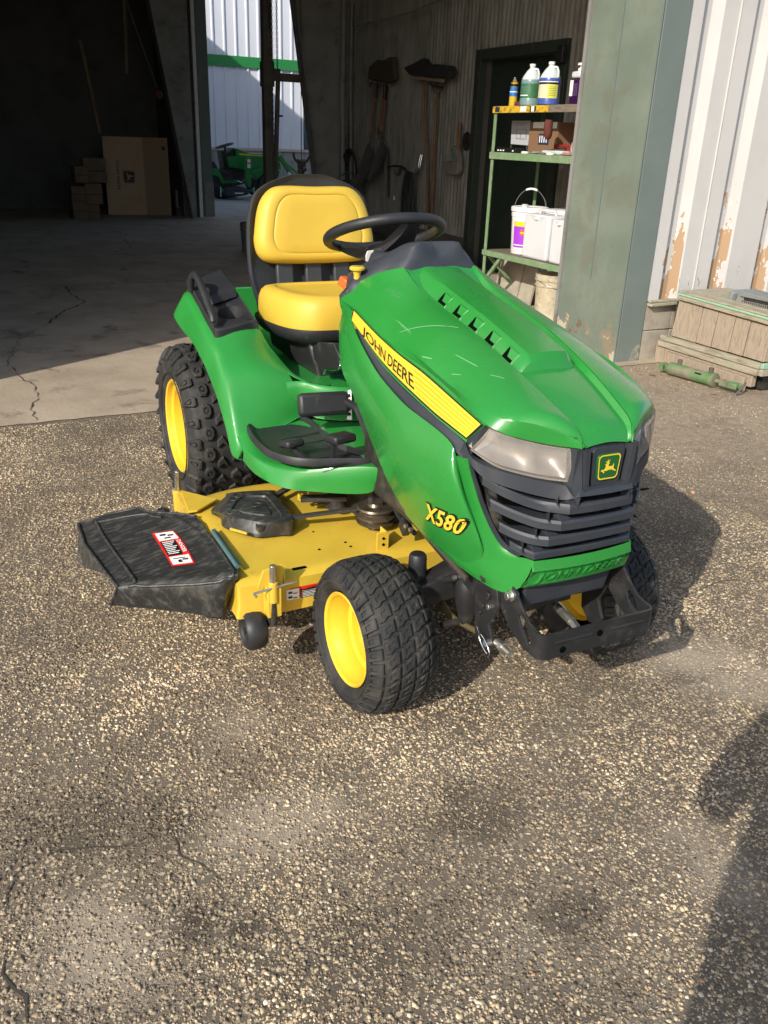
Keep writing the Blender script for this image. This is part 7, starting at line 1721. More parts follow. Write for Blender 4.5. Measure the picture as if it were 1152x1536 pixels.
g.prism(cvs, (0, -0.07, 0)); tag(g.build('canvas_sack', mat('brown_canvas', (0.06, 0.048, 0.035), 0.95), bev=0.02), 'drooping brown canvas sack draped above the tool rail', 'sack')
def shovel(name, top, mid, sock, blade, w, label, grip=True, group='shovels hanging on the corrugated wall', m_bl=None):
    top, mid, sock = Vector(top), Vector(mid), Vector(sock); B = [Vector(b_) for b_ in blade]
    t = thing(name, label, 'shovel', top, group=group)
    g = G(); g.tube([top - top, mid - top], 0.016, 10); g.build('handle', m_handle, t, sm=60)
    if grip: g = G(); g.tube([Vector((0, 0, 0.03)), Vector((0, 0, -0.14))], 0.02, 10); g.build('grip', m_blk, t, sm=60)
    g = G(); g.tube(curve([mid - top, mid.lerp(sock, .5) - top + Vector((0.0, -.02, 0)), sock - top], 8), 0.015, 10); g.build('socket', m_steel, t, sm=60)
    a, b_ = B[0], B[1]; d = (b_ - a).normalized(); s_ = Vector((1, 0, 0)) - d * d.x; s_ = s_.normalized(); up = d.cross(s_)
    rows = []
    for q in np.linspace(0, 1, 7):
        c = a.lerp(b_, q) - top; ww = w * (0.75 + .25 * math.sin(math.pi * min(1, q + .3)))
        rows.append([tuple(c + s_ * (ww * v) + up * (0.03 * v * v * (1 if up.y < 0 else -1))) for v in (-1, -.5, 0, .5, 1)])
    grid(rows, 'blade', m_bl or m_steelblade, t, sm=60, solid=0.004)
m_steelblade = mat('dull_blade', (0.13, 0.125, 0.12), 0.5, metal=0.3, dirt=(0.06, 0.05, 0.04), dscale=12)
shovel('scoop_shovel', (-8.053, 4.1, 1.937), (-8.131, 4.08, 1.335), (-8.013, 4.06, 1.12), [(-7.954, 4.04, 1.178), (-8.342, 4, 0.6665)], 0.15, 'broad scoop shovel with an orange handle, left of the wall group')
shovel('scoop_shovel', (-7.799, 4.1, 1.914), (-7.896, 4.08, 1.44), (-7.721, 4.07, 1.208), [(-7.642, 4.06, 1.209), (-7.965, 4.02, 0.7638)], 0.12, 'dark scoop shovel with a dull handle behind the broad one')
shovel('garden_spade', (-7.842, 4.14, 1.902), (-7.858, 4.12, 1.395), (-7.726, 4.12, 1.209), [(-7.688, 4.12, 1.21), (-7.64, 4.13, 0.621)], 0.05, 'narrow dark spade hanging straight beside the scoop shovels')
# broom and squeegee
hk = Vector((-6.681, 4.13, 1.964))
t = thing('push_broom', 'wide dark push broom hung bristles up on the corrugated wall', 'broom', hk)
g = G(); g.prism([Vector(p) - hk for p in ((-7.131, 4.1, 2.092), (-6.9, 4.1, 2.122), (-6.665, 4.1, 2.164), (-6.547, 4.1, 2.091), (-6.349, 4.1, 2.089), (-6.054, 4.1, 2.061), (-5.99, 4.1, 2.001), (-6.051, 4.1, 1.933), (-6.47, 4.1, 1.961), (-6.971, 4.1, 2.008))], (0, -0.10, 0)); g.build('bristles', m_brooms, t, bev=0.02)
g = G(); g.bar(Vector((-6.931, 4.08, 1.984)) - hk, Vector((-6.279, 4.08, 1.927)) - hk, 0.05, 0.035); g.build('head', m_wood, t)
g = G(); g.tube([Vector((-6.751, 4.1, 1.944)) - hk, Vector((-6.636, 4.12, 1.176)) - hk, Vector((-6.545, 4.14, 0.0518)) - hk], 0.014, 10); g.build('handle', m_handle, t, sm=60)
g = G(); g.tube([Vector((-6.57, 4.08, 1.93)) - hk, Vector((-6.462, 4.08, 1.805)) - hk, Vector((-6.339, 4.08, 1.802)) - hk, Vector((-6.233, 4.08, 1.918)) - hk], 0.005, 6); g.build('brace_wire', m_dark, t)
hk = Vector((-6.509, 4.13, 1.843))
t = thing('garden_rake', 'rake with a reddish brown handle leaning right of the push broom', 'rake', hk)
g = G(); g.tube([Vector((-6.476, 4.12, 1.841)) - hk, Vector((-6.475, 4.12, 1.18)) - hk, Vector((-6.434, 4.12, -0.0123)) - hk], 0.015, 10); g.build('handle', m_handle, t, sm=60)
g = G(); g.bar(Vector((-6.607, 4.12, 1.893)) - hk, Vector((-6.357, 4.12, 1.865)) - hk, 0.02, 0.02); g.build('head', m_dark, t)
for q in range(5): g = G(); a = Vector((-6.607, 4.12, 1.893)).lerp(Vector((-6.357, 4.12, 1.865)), q / 4) - hk; g.cyl(a, a + Vector((0, -.05, .01)), 0.004, 6); g.build('tine', m_dark, t)
# chrome hooks and the hose bundle
for (a, b_, lb) in (((-6.856, 4.15, 1.156), (-6.639, 4.1, 0.9417), 'tall chrome wall hook beside the broom handle'), ((-7.371, 4.15, 1.002), (-7.173, 4.1, 0.9013), 'short chrome wall hook carrying the hoses')):
    a, b_ = Vector(a), Vector(b_); t = thing('wall_hook', lb, 'hook', a, group='chrome hooks on the corrugated wall')
    for dx in (0.0, 0.04): g = G(); g.tube(curve([Vector((dx, 0, 0)), Vector((dx, -.02, (b_.z - a.z) * .5)), Vector((dx + .02, -0.05, b_.z - a.z)), Vector((dx + .03, -.10, b_.z - a.z + .02)), Vector((dx + .03, -.12, b_.z - a.z + .06))], 14), 0.008, 8); g.build('prong', m_chrome, t, sm=60)
c = Vector((-6.952, 4.04, 0.9261)); t = thing('hose_bundle', 'bundle of black hoses looped over a chrome hook', 'hose', c)
rr_ = random.Random(9)
for q in range(9):
    dx = rr_.uniform(-.05, .07); L_ = rr_.uniform(.45, .75); w_ = rr_.uniform(.06, .14)
    g = G(); g.tube(curve([Vector((dx - w_, rr_.uniform(-.03, .03), -L_)), Vector((dx - w_ * .8, 0, -L_ * .4)), Vector((dx - .02, 0, 0.0 + rr_.uniform(-.02, .02))), Vector((dx + .05, 0, 0.0)), Vector((dx + w_ * .9, 0, -L_ * .4)), Vector((dx + w_, rr_.uniform(-.03, .03), -L_))], 22), 0.012, 7); g.build('hose', m_blk, t, sm=60)
g = G(); g.tube(curve([Vector((-7.766, 4.12, 0.9696)) - c, Vector((-7.518, 4.12, 1.003)) - c, Vector((-7.218, 4.1, 0.9993)) - c, Vector((0, 0, 0.02))], 12), 0.012, 7); g.build('hose', m_blk, t, sm=60)
g = G(); e_ = Vector((-7.305, 4.04, 0.6116)) - c; g.cyl(e_, e_ + Vector((0, 0, .05)), 0.013, 8); g.build('brass_fitting', m_steel, t)
c = Vector((-8.644, 4.05, 0.9069)); t = thing('cord_coil', 'coiled dark cord hanging low in the corner by the column', 'cord', c)
for q in range(5):
    a_, b__ = 0.16 + 0.02 * q, 0.26 + 0.015 * q
    g = G(); g.tube([Vector((a_ * math.cos(s_), -0.012 * q, b__ * math.sin(s_) - .05)) for s_ in np.linspace(0, 2*math.pi, 26)[:-1]], 0.011, 6, closed=True); g.build('loop', m_blk, t, sm=60)
g = G(); g.tube(curve([Vector((-8.943, 3.9, 0.7171)), Vector((-8.711, 4, 0.8775)), Vector((-8.35, 4, 0.8097)), Vector((-8.819, 3.9, 0.5753))], 16), 0.008, 6); tag(g.build('trailing_line', mat('green_cord', (0.03, 0.16, 0.10), 0.6), sm=60), 'thin green cord trailing from the corner behind the seat', 'cord')
# canvas pouch with a brush
c = Vector((-5.993, 4.14, 1.091)); t = thing('canvas_pouch', 'grey canvas pouch hanging on the corrugated wall', 'pouch', c)
g = G(); g.prism([Vector(p) - c for p in ((-6.175, 4.14, 1.105), (-5.967, 4.14, 1.119), (-5.95, 4.14, 1.209), (-5.974, 4.14, 1.277), (-5.896, 4.14, 1.238), (-5.842, 4.14, 1.158), (-5.823, 4.14, 1.022), (-5.874, 4.14, 0.9712), (-6.081, 4.14, 0.9684), (-6.162, 4.14, 1.007))], (0, -0.07, 0)); g.build('bag', mat('grey_canvas', (0.22, 0.205, 0.185), 0.95, col2=(0.13, 0.12, 0.11), nscale=6), t, bev=0.015)
g = G(); g.tube([Vector((-5.945, 4.13, 1.506)) - c, Vector((-5.886, 4.1, 1.128)) - c], 0.018, 8); g.build('strap', m_handle, t)
g = G(); g.tube([Vector((-6.014, 4.08, 1.247)) - c, Vector((-5.936, 4.08, 1.105)) - c], 0.010, 8); g.build('brush', MATS['green_cord'], t)
g = G(); c = Vector((-5.844, 4.17, 1.321)); g.lathe([(0.02, 0.0), (0.055, -0.006), (0.075, -0.004), (0.095, 0.0)], c, 'Y', 24); tag(g.build('wall_patch', m_dark, sm=50), 'round dark patch plate on the corrugated wall by the pouch', 'wall plate')
# debris at the foot of the wall
for k, (p, s_, lb) in enumerate([((-7.593, 3.9, 0.2231), (0.22, 0.15, 0.10), 'dark heap of sacking on the floor behind the seat'), ((-5.563, 4, 0.3159), (0.20, 0.10, 0.12), 'dark sack slumped against the corrugated wall')]):
    blob('sacking', (p[0], p[1], 0), s_[0], s_[1], s_[2], m_dkcloth, lb, 'sack', k + 7, 0.4)

# ------------------------------------------------------------------ hoist post with chains in the rear doorway
m_rust = mat('dark_rusty_steel', (0.11, 0.095, 0.075), 0.7, col2=(0.07, 0.055, 0.04), nscale=6)
hx = -9.0; ph_ = Vector((-9, 2.956, 2.876)); 
t = thing('hoist_post', 'dark steel hoist post with sliding collar and side arm in the rear doorway', 'hoist', (hx, (-9, 2.923, 0.4883)[1], 0)); O_ = t.location.copy()
py0 = (-9, 2.909, 2.871)[1]; py1 = (-9, 3.027, 2.882)[1]
g = G(); g.box((-0.06, py0 - O_.y, 0), (0.06, py1 - O_.y, 3.6)); g.build('post', m_rust, t, bev=0.006)
cz0, cz1 = (-9, 2.962, 1.89)[2], (-9, 2.968, 2.186)[2]
g = G(); g.box((-0.08, py0 - O_.y - 0.012, cz0), (0.08, py1 - O_.y + 0.02, cz1)); g.build('collar', m_rust, t, bev=0.006)
az0, az1 = (-9, 3.148, 1.963)[2], (-9, 3.149, 2.058)[2]
g = G(); g.box((-0.05, py1 - O_.y + .021, az0), (0.05, (-9, 3.438, 2.011)[1] - O_.y, az1)); g.build('arm', m_rust, t, bev=0.005)
g = G(); g.box((-.04, (-9, 3.046, 1.989)[1] - O_.y, az1 - 0.02), (.04, (-9, 3.148, 1.995)[1] - O_.y, az1 + 0.05)); g.build('sheave_block', m_rust, t, bev=0.01)
g = G(); a, b_ = Vector((-9, 3.12, 1.962)) - O_, Vector((-9, 3.063, 0.7898)) - O_; g.bar(a, b_, 0.05, 0.05); g.build('strut', m_rust, t)
g = G(); g.cyl(Vector((-9, 3.104, 1.546)) - O_, Vector((-9, 3.179, 1.549)) - O_, 0.012, 8); g.build('lever', m_rust, t)
def chain(top, bot, label, group, r_=0.013, w_=0.0045, m=None):
    top, bot = Vector(top), Vector(bot); L_ = (top - bot).length; n_ = int(L_ / (r_ * 2.7)); d = (bot - top) / n_
    base = thing('hanging_chain', label, 'chain', tuple(bot), group=group)
    me = None; dn = d.normalized(); s1 = Vector((1, 0, 0)); s2 = Vector((0, 1, 0))
    for i in range(n_):
        if i < 2:
            a_ = s1 if i % 2 else s2
            g = G(); g.tube([a_ * (r_ * 0.72 * math.cos(q)) + dn * (r_ * 1.75 * math.sin(q)) for q in np.linspace(0, 2*math.pi, 9)[:-1]], w_, 5, closed=True)
            o = g.build('link', m or m_rust, base, sm=60); o.location = top + d * (i + .5) - bot
            if i == 0: me0 = o.data
            else: me1 = o.data
        else:
            o = bpy.data.objects.new('link', me1 if i % 2 else me0); link(o, base); o.location = top + d * (i + .5) - bot
cg = 'chains hanging in the rear doorway'
chain((-8.9, 2.975, 2.867), (-8.9, 2.977, 2.544), 'short chain hanging closest to the hoist post', cg)
chain((-8.9, 3.01, 2.87), (-8.9, 3.013, 2.061), 'middle chain running down to the hoist arm', cg)
chain((-8.9, 3.077, 2.876), (-8.9, 3.077, 2.095), 'thin chain on the doorway side of the hoist post', cg)
chain((-8.9, 3.006, 1.952), (-8.9, 3.009, 0.8192), 'long chain hanging below the hoist arm', cg)
hkc = Vector((-8.9, 3.405, 1.012)); t = thing('chain_hook', 'dark two-pronged hook with a bunch of chain behind the seat', 'hook', hkc)
g = G(); g.tube(curve([Vector((-8.9, 3.29, 1.11)) - hkc, Vector((-8.9, 3.308, 1.026)) - hkc, Vector((-8.9, 3.376, 0.9775)) - hkc, Vector((-8.9, 3.463, 0.9793)) - hkc, Vector((-8.9, 3.531, 1.065)) - hkc], 16), 0.016, 8); g.build('prongs', m_rust, t, sm=60)
rr_ = random.Random(4); g0 = G(); g0.tube([(0.012 * math.cos(q), 0, 0.022 * math.sin(q)) for q in np.linspace(0, 2*math.pi, 9)[:-1]], 0.006, 5, closed=True); lk = g0.build('chain_link', m_rust, t, sm=60); lk.location = (0, 0, -.05)
for i in range(46):
    o = bpy.data.objects.new('chain_link', lk.data); link(o, t); o.location = (rr_.uniform(-.03, .03), rr_.uniform(-.055, .055), -0.02 - 0.035 * (i // 8) + rr_.uniform(-.01, .01)); o.rotation_euler = (rr_.uniform(-.5, .5), rr_.uniform(-.3, .3), rr_.uniform(0, 3))
g = G(); g.tube([Vector((0, 0, 0)), Vector((0, 0, 2.9))], 0.006, 6); g.build('hanger_rod', m_rust, t)
bkt = Vector((-7.455, 2.091, 0)); crusty('steel_pail', bkt.x, bkt.y + .12, 0.004, 'dull grey pail on the garage floor behind the backrest', 0.92, mat('dull_pail', (0.10, 0.095, 0.085), 0.6))

# ------------------------------------------------------------------ dark left side of the bay
bx = Vector((-12.47, 1.877, 0.004)); bw = 1.02
q0_, q1_ = Vector((-12.54, 1.381, 0.004)), Vector((-12.38, 2.389, 0.004)); tl = Vector((-12, 1.314, 1.226)); 
t = thing('large_carton', 'tall plain cardboard carton with printed deer logo standing on its end', 'box', (q0_.x, q0_.y, 0.004), math.atan2(q1_.x - q0_.x, q1_.y - q0_.y) * -1)
BW = (q1_ - q0_).length; BH = 1.20
g = G(); g.box((-0.30, 0, 0), (0, BW, BH)); g.build('carton', m_cardboard, t, bev=0.004)
g = G(); g.box((0.0005, BW * 0.60, 0.005), (0.004, BW * 0.606, BH - .005)); g.build('fold_seam', mat('tape_seam', (0.42, 0.32, 0.22), 0.6), t)
g = G(); g.box((0.001, BW * 0.607, 0.004), (0.003, BW - .004, BH - .004)); g.build('shaded_side_flap', mat('cardboard_shaded', (0.30, 0.20, 0.125), 0.8), t)  # shade painted in: a darker copy of the cardboard colour
g = G(); g.lathe([(0.001, .003), (0.03, .004), (0.035, .002)], (0.0, BW * .93, BH * .87), 'X', 16, cap=False); g.build('hand_hole', m_cardboard_ink, t)
def bt(u, v, w_): return (0.0045, BW * (0.205 - 0.055 * (v - .5)) , BH * (0.70 - 0.38 * u))
text_mesh('carton_lettering', 'JOHN DEERE', m_cardboard_ink, t, bt, offset=0.01)
def dfn(a, b_): return (0.005, BW * 0.365 + 0.068 * b_ * 1.1, BH * 0.495 - 0.062 * a)
pts = rrect(0.098, 0.098, 0.03); g = G(); g.add([(0.0040, BW * .365 + a, BH * .495 + b_) for a, b_ in pts], [tuple(range(len(pts)))]); lg = g.build('logo_ground', m_cardboard_ink, t, fix=False)
pts2 = rrect(0.090, 0.090, 0.026); pts3 = rrect(0.084, 0.084, 0.024); g = G(); n = len(pts2)
g.add([(0.0045, BW * .365 + a, BH * .495 + b_) for a, b_ in pts2] + [(0.0045, BW * .365 + a, BH * .495 + b_) for a, b_ in pts3], [(i, (i+1) % n, n + (i+1) % n, n + i) for i in range(n)]); g.build('logo_border', m_cardboard, lg, fix=False)
deer_mesh('logo_deer', m_cardboard, lg, dfn)
def carton(x, y, w, d, h, z, rz, label, m=m_cardboard, group='small cartons stacked left of the large carton'):
    t = thing('small_carton', label, 'box', (x, y, z), rz, group)
    g = G(); g.box((-d / 2, -w / 2, 0), (d / 2, w / 2, h)); g.build('carton', m, t, bev=0.006)
    g = G(); g.box((d / 2 + .0005, -w / 2 + .01, h * .45), (d / 2 + .002, w / 2 - .01, h * .50)); g.build('tape_strip', m_dark, t)
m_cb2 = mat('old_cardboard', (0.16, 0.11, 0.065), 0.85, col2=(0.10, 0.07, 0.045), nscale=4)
c1 = (-15.02, 1.274, 0); 
cx_ = -12.0; yy = (-11.9, 0.7125, 0.2763)[1]; y2_ = (-11.9, 0.9414, 0.2772)[1]; y3_ = (-11.9, 1.133, 0.2779)[1]
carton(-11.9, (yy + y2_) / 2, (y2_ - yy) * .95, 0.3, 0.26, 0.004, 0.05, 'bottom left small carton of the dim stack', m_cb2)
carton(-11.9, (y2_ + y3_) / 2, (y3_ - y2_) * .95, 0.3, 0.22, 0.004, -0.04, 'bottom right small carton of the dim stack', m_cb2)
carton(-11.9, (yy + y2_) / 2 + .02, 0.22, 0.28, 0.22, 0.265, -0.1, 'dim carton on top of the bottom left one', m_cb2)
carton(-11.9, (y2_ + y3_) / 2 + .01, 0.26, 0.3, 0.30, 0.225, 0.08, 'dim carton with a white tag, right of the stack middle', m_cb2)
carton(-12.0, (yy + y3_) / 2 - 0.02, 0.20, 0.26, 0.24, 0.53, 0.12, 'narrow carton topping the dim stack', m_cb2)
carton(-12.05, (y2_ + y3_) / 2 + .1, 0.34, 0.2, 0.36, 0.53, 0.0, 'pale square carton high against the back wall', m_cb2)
# battery
bb_ = (-12.43, 2.563, 0); t = thing('battery', 'small black battery with two terminals by the rear door jamb', 'battery', (bb_[0], bb_[1], 0.004))
g = G(); g.box((-0.09, -0.10, 0), (0.09, 0.10, 0.13)); g.build('case', m_blk, t, bev=0.004)
for y in (-.06, .06): g = G(); g.cyl((0.04, y, 0.13), (0.04, y, 0.15), 0.012, 10); g.build('terminal', m_steel, t)
gb = (-13.09, 2.607, 0); t = thing('green_bin', 'dark green plastic bin beside the large carton', 'bin', (gb[0] - 0.15, gb[1], 0.004))
g = G(); g.lathe([(0.13, 0), (0.16, 0.30), (0.17, 0.31), (0.165, 0.32), (0.15, 0.30), (0.12, 0.05)], (0, 0, 0), 'Z', 20); g.build('tub', mat('dark_green_bin', (0.015, 0.09, 0.035), 0.5), t, sm=40)
g = G(); g.bar((0.16, -0.03, 0.26), (0.16, 0.08, 0.30), 0.02, 0.03); g.build('handle', MATS['dark_green_bin'], t)
t = thing('grey_block', 'upright grey concrete block behind the battery', 'block', (bb_[0] - 0.25, bb_[1] + 0.05, 0.004))
g = G(); g.box((-.08, -.08, 0), (.08, .09, 0.38)); g.build('block', m_frame_steel, t, bev=0.004)
# pallet, wheeled carts and leaning boards in the gloom
pl_ = (-18.13, 0.3705, 0)
t = thing('pallet', 'wooden pallets stacked in the dark far left', 'pallet', (pl_[0] + 1.5, pl_[1] * .9, 0.004))
for lv in range(2):
    for q in range(6): g = G(); g.box((-0.5, -0.6 + q * 0.22, 0.10 + lv * .16), (0.5, -0.6 + q * .22 + .12, 0.12 + lv * .16)); g.build('deck_board', m_cb2, t)
    for x in (-.45, 0, .45): g = G(); g.box((x - .03, -.6, 0.0 + lv * .16), (x + .03, 0.62, 0.098 + lv * .16)); g.build('bearer', m_cb2, t)
for k, (px_, lb) in enumerate((((-15.86, 1.041, 0), 'dark two-wheeled cart left of the small cartons'),)):
    t = thing('hand_cart', lb, 'cart', (px_[0], px_[1], 0.004)); g = G(); g.box((-.25, -.2, .12), (.25, .2, .5)); g.build('tub', m_dark, t, bev=.03)
    for y in (-.22, .22): g = G(); g.lathe([(0.02, -.03), (0.12, -.03), (0.13, 0), (0.12, .03), (0.02, .03)], (0.1, y, .13), 'Y', 20); g.build('wheel', m_blk, t, sm=40)
for (a, b_, lb) in (((-12, 1.103, 2.503), (-12, 1.27, 1.244), 'long board leaning on the dark back wall'), ((-11.8, 1.749, 3.053), (-11.8, 1.707, 2.09), 'thin pipe leaning by the dark back wall')):
    g = G(); g.bar(a, b_, 0.05, 0.04); tag(g.build('leaning_board', m_cb2), lb, 'board')
chain((-11, 1.602, 2.959), (-11, 1.549, 2.216), 'single chain hanging straight in the dark left of the column', 'chains in the dark left of the column', 0.015)
chain((-11, 1.62, 2.961), (-11, 1.975, 1.864), 'slanting chain ending at a small wheel left of the column', 'chains in the dark left of the column', 0.015)
c = Vector((-11, 1.989, 1.794)); g = G(); g.lathe([(0.01, -.02), (0.05, -.02), (0.06, 0), (0.05, .02), (0.01, .02)], c, 'X', 20); tag(g.build('pulley_wheel', m_rag, sm=40), 'small reddish pulley wheel at the end of the slanting chain', 'pulley')

# ------------------------------------------------------------------ small loader tractor in the rear yard
TX = -16.2
ct2 = thing('loader_tractor', 'small green tractor with front loader and mower deck in the rear yard', 'tractor', (TX - .4, 5.0, 0.0)); O2_ = Vector(ct2.location)
m_grn2 = mat('green_paint_far', (0.012, 0.20, 0.035), 0.35, coat=0.2)
def tp_(*pts): return [Vector(p) - O2_ for p in pts]
def tprism(name, pts, depth, m, bev=0.01, off=0.0):
    g = G(); g.prism([p - Vector((off, 0, 0)) for p in pts], (-depth, 0, 0)); return g.build(name, m, ct2, bev=bev)
tprism('hood', tp_((-16.2, 4.745, 1.032), (-16.2, 5.067, 0.9353), (-16.2, 5.366, 0.9294), (-16.2, 5.776, 0.8722), (-16.2, 5.772, 0.615), (-16.2, 4.937, 0.5872), (-16.2, 4.585, 0.6341), (-16.2, 4.549, 0.8441), (-16.2, 4.769, 0.8754)), 0.55, m_grn2, 0.03, 0.12)
tprism('hood_stripe', tp_((-16.2, 4.815, 0.9291), (-16.2, 4.977, 0.9199), (-16.2, 5.335, 0.902), (-16.2, 5.335, 0.8754), (-16.2, 4.829, 0.89)), 0.57, m_decal, 0.0, 0.11)
tprism('dash', tp_((-16.2, 4.611, 0.9371), (-16.2, 4.716, 1.031), (-16.2, 4.828, 0.8768), (-16.2, 4.593, 0.8451)), 0.40, m_blk, 0.01, 0.2)
tprism('steering_tower', tp_((-16.2, 4.452, 0.9722), (-16.2, 4.554, 0.9748), (-16.2, 4.615, 0.6612), (-16.2, 4.739, 0.4235), (-16.2, 4.532, 0.4207)), 0.35, m_blk, 0.01, 0.22)
g = G(); c = Vector((-16.4, 4.522, 1.067)) - O2_; g.tube([c + Vector((0.17 * math.cos(a), 0.19 * math.sin(a), 0.055 * math.sin(a))) for a in np.linspace(0, 2*math.pi, 26)[:-1]], 0.016, 8, closed=True); g.build('steering_wheel', m_blk, ct2, sm=60)
g = G(); g.tube([c, c + Vector((0, 0.03, -.12))], 0.03, 8); g.build('steering_column', m_blk, ct2)
tprism('fender', tp_((-16.2, 4.236, 0.6278), (-16.2, 4.321, 0.603), (-16.2, 4.43, 0.4194), (-16.2, 4.738, 0.3967), (-16.2, 4.736, 0.3295), (-16.2, 4.396, 0.3123), (-16.2, 4.329, 0.4445), (-16.2, 4.172, 0.4951)), 0.5, m_grn2, 0.01, 0.05)
tprism('foot_plate', tp_((-16.2, 4.416, 0.4458), (-16.2, 4.577, 0.448), (-16.2, 4.663, 0.3823), (-16.2, 4.457, 0.3797)), 0.4, m_blk, 0.004, 0.04)
tprism('loader_mast', tp_((-16.1, 4.914, 0.8556), (-16.1, 5.003, 0.8708), (-16.1, 5.024, 0.5663), (-16.1, 4.985, 0.2569), (-16.1, 4.91, 0.2562), (-16.1, 4.875, 0.5638)), 0.06, m_grn2)
tprism('mast_label', tp_((-16.1, 4.927, 0.8164), (-16.1, 4.994, 0.8178), (-16.1, 4.989, 0.6456), (-16.1, 4.922, 0.6444)), 0.07, m_paper, 0.0, -0.005)
for y_a, y_b in ((243.5, 246), ): tprism('mast_label_band', tp_((-16.09, 4.922, 0.7573), (-16.09, 4.989, 0.7587), (-16.09, 4.988, 0.7256), (-16.09, 4.921, 0.7242)), 0.004, m_orange, 0.0, -0.008)
g = G(); g.bar(Vector((-16.1, 5.009, 0.566)) - O2_, Vector((-16.1, 5.661, 0.7386)) - O2_, 0.05, 0.06); g.build('loader_arm', m_grn2, ct2, bev=.005)
g = G(); g.bar(Vector((-16, 5.613, 0.9145)) - O2_, Vector((-16, 5.883, 0.5171)) - O2_, 0.06, 0.09); g.build('loader_arm', m_grn2, ct2, bev=.005)
g = G(); g.bar(Vector((-16, 5.627, 0.8617)) - O2_, Vector((-16, 6.054, 0.5333)) - O2_, 0.035, 0.04); g.build('loader_link', m_grn2, ct2, bev=.005)
g = G(); g.bar(Vector((-15.98, 5.8, 0.5709)) - O2_, Vector((-15.98, 5.861, 0.5177)) - O2_, 0.07, 0.06); g.build('arm_label', m_paper, ct2)
tprism('lower_panel', tp_((-16.2, 5.058, 0.616), (-16.2, 5.772, 0.6014), (-16.2, 5.691, 0.3542), (-16.2, 5.263, 0.3763), (-16.2, 5.115, 0.5095)), 0.4, m_grn2, 0.02, 0.16)
tprism('mower_deck', tp_((-16.1, 4.407, 0.2112), (-16.1, 4.452, 0.2517), (-16.1, 4.836, 0.2554), (-16.1, 4.983, 0.1892), (-16.1, 4.891, 0.1072), (-16.1, 4.518, 0.0509), (-16.1, 4.372, 0.0904)), 1.1, m_dash, 0.03, -0.1)
tprism('deck_label', tp_((-15.99, 4.591, 0.1526), (-15.99, 4.783, 0.154), (-15.99, 4.782, 0.1325), (-15.99, 4.59, 0.1312)), 0.004, m_paper, 0.0, -0.005)
for p in ((-16, 4.289, 0.1897), (-16, 5.026, 0.1822)):
    p = Vector(p) - O2_; g = G(); g.cyl(p + Vector((0, 0, -.12)), p + Vector((0, 0, .08)), 0.012, 8); g.build('adjuster_pin', m_chrome, ct2)
    g = G(); g.prism([p + Vector((0, -.02, .08)), p + Vector((0, .08 if p.y < 0 else -.08, 0.02)), p + Vector((0, .02, -.04))], (-.03, 0, 0)); g.build('pin_bracket', m_grn2, ct2)
g = G(); g.tube([Vector((-16.05, 4.677, 0.3904)) - O2_, Vector((-16.05, 4.764, 0.3514)) - O2_, Vector((-16.05, 4.81, 0.4054)) - O2_], 0.012, 6); g.build('hydraulic_fitting', m_chrome, ct2)
for p, r_ in (((-16.4, 4.4, 0.0845), 0.30), ((-16.4, 5.48, 0.2303), 0.27)):
    p = Vector(p) - O2_; p.z = r_
    for dx in (0.02, -0.75):
        g = G(); g.lathe([(r_ * .45, -0.09), (r_ * .9, -0.10), (r_, -0.06), (r_, .06), (r_ * .9, .10), (r_ * .45, .09)], p + Vector((dx, 0, 0)), 'X', 28); w_ = g.build('wheel', m_rub, ct2, sm=40)
        g = G(); g.lathe([(0.02, .07), (r_ * .46, .085), (r_ * .46, -.08), (.02, -.08)], p + Vector((dx, 0, 0)), 'X', 20); g.build('rim', m_rim, w_, sm=40)
tprism('engine_bay', tp_((-16.2, 4.556, 0.6601), (-16.2, 4.968, 0.6144), (-16.2, 4.959, 0.3185), (-16.2, 4.718, 0.262), (-16.2, 4.562, 0.4211)), 0.35, m_dark, 0.01, 0.2)
tprism('seat', tp_((-16.2, 4.157, 0.7831), (-16.2, 4.284, 0.7467), (-16.2, 4.351, 0.6299), (-16.2, 4.349, 0.5771), (-16.2, 4.147, 0.5737)), 0.45, m_blk, 0.02, 0.15)

# ------------------------------------------------------------------ right side: planter crate, machine part, cylinder
cr_ = thing('wooden_crate', 'weathered wooden planter box with faded green trim against the block footing', 'crate', (-0.9, 3.1, 0)); CO = Vector(cr_.location)
def cbox(name, a, b_, m, bev=0.003, **k):
    g = G(); g.box(Vector(a) - CO, Vector(b_) - CO, **k); return g.build(name, m, cr_, bev=bev)
CX0, CX1, CYF, CYB = -1.335, -0.515, 3.085, 3.52
tops = lambda x: 0.470 + (x - CX0) / (CX1 - CX0) * (-0.030)
n_p = 5; xs_ = [CX0 + 0.03, -1.06, -0.93, -0.79, -0.675, CX1 + 0.005]
for k in range(5):
    g = G(); a = xs_[k] + (0.007 if k == 4 else 0.0035); b_ = xs_[k+1] - 0.0035
    g.add([Vector(p) - CO for p in ((a + .02 * (k == 0), CYF + 0.012, 0.185), (b_, CYF + 0.012, 0.183), (b_, CYF + 0.026, tops(b_) - .05), (a + .03 * (k == 0), CYF + 0.026, tops(a) - 0.05), (a + .02 * (k == 0), CYF + 0.03, 0.185), (b_, CYF + 0.03, 0.183), (b_, CYF + 0.044, tops(b_) - .05), (a + .03 * (k == 0), CYF + 0.044, tops(a) - 0.05))], [(0,1,2,3),(4,7,6,5),(0,4,5,1),(1,5,6,2),(2,6,7,3),(3,7,4,0)])
    g.build('plank', m_wood, cr_, bev=0.0015)
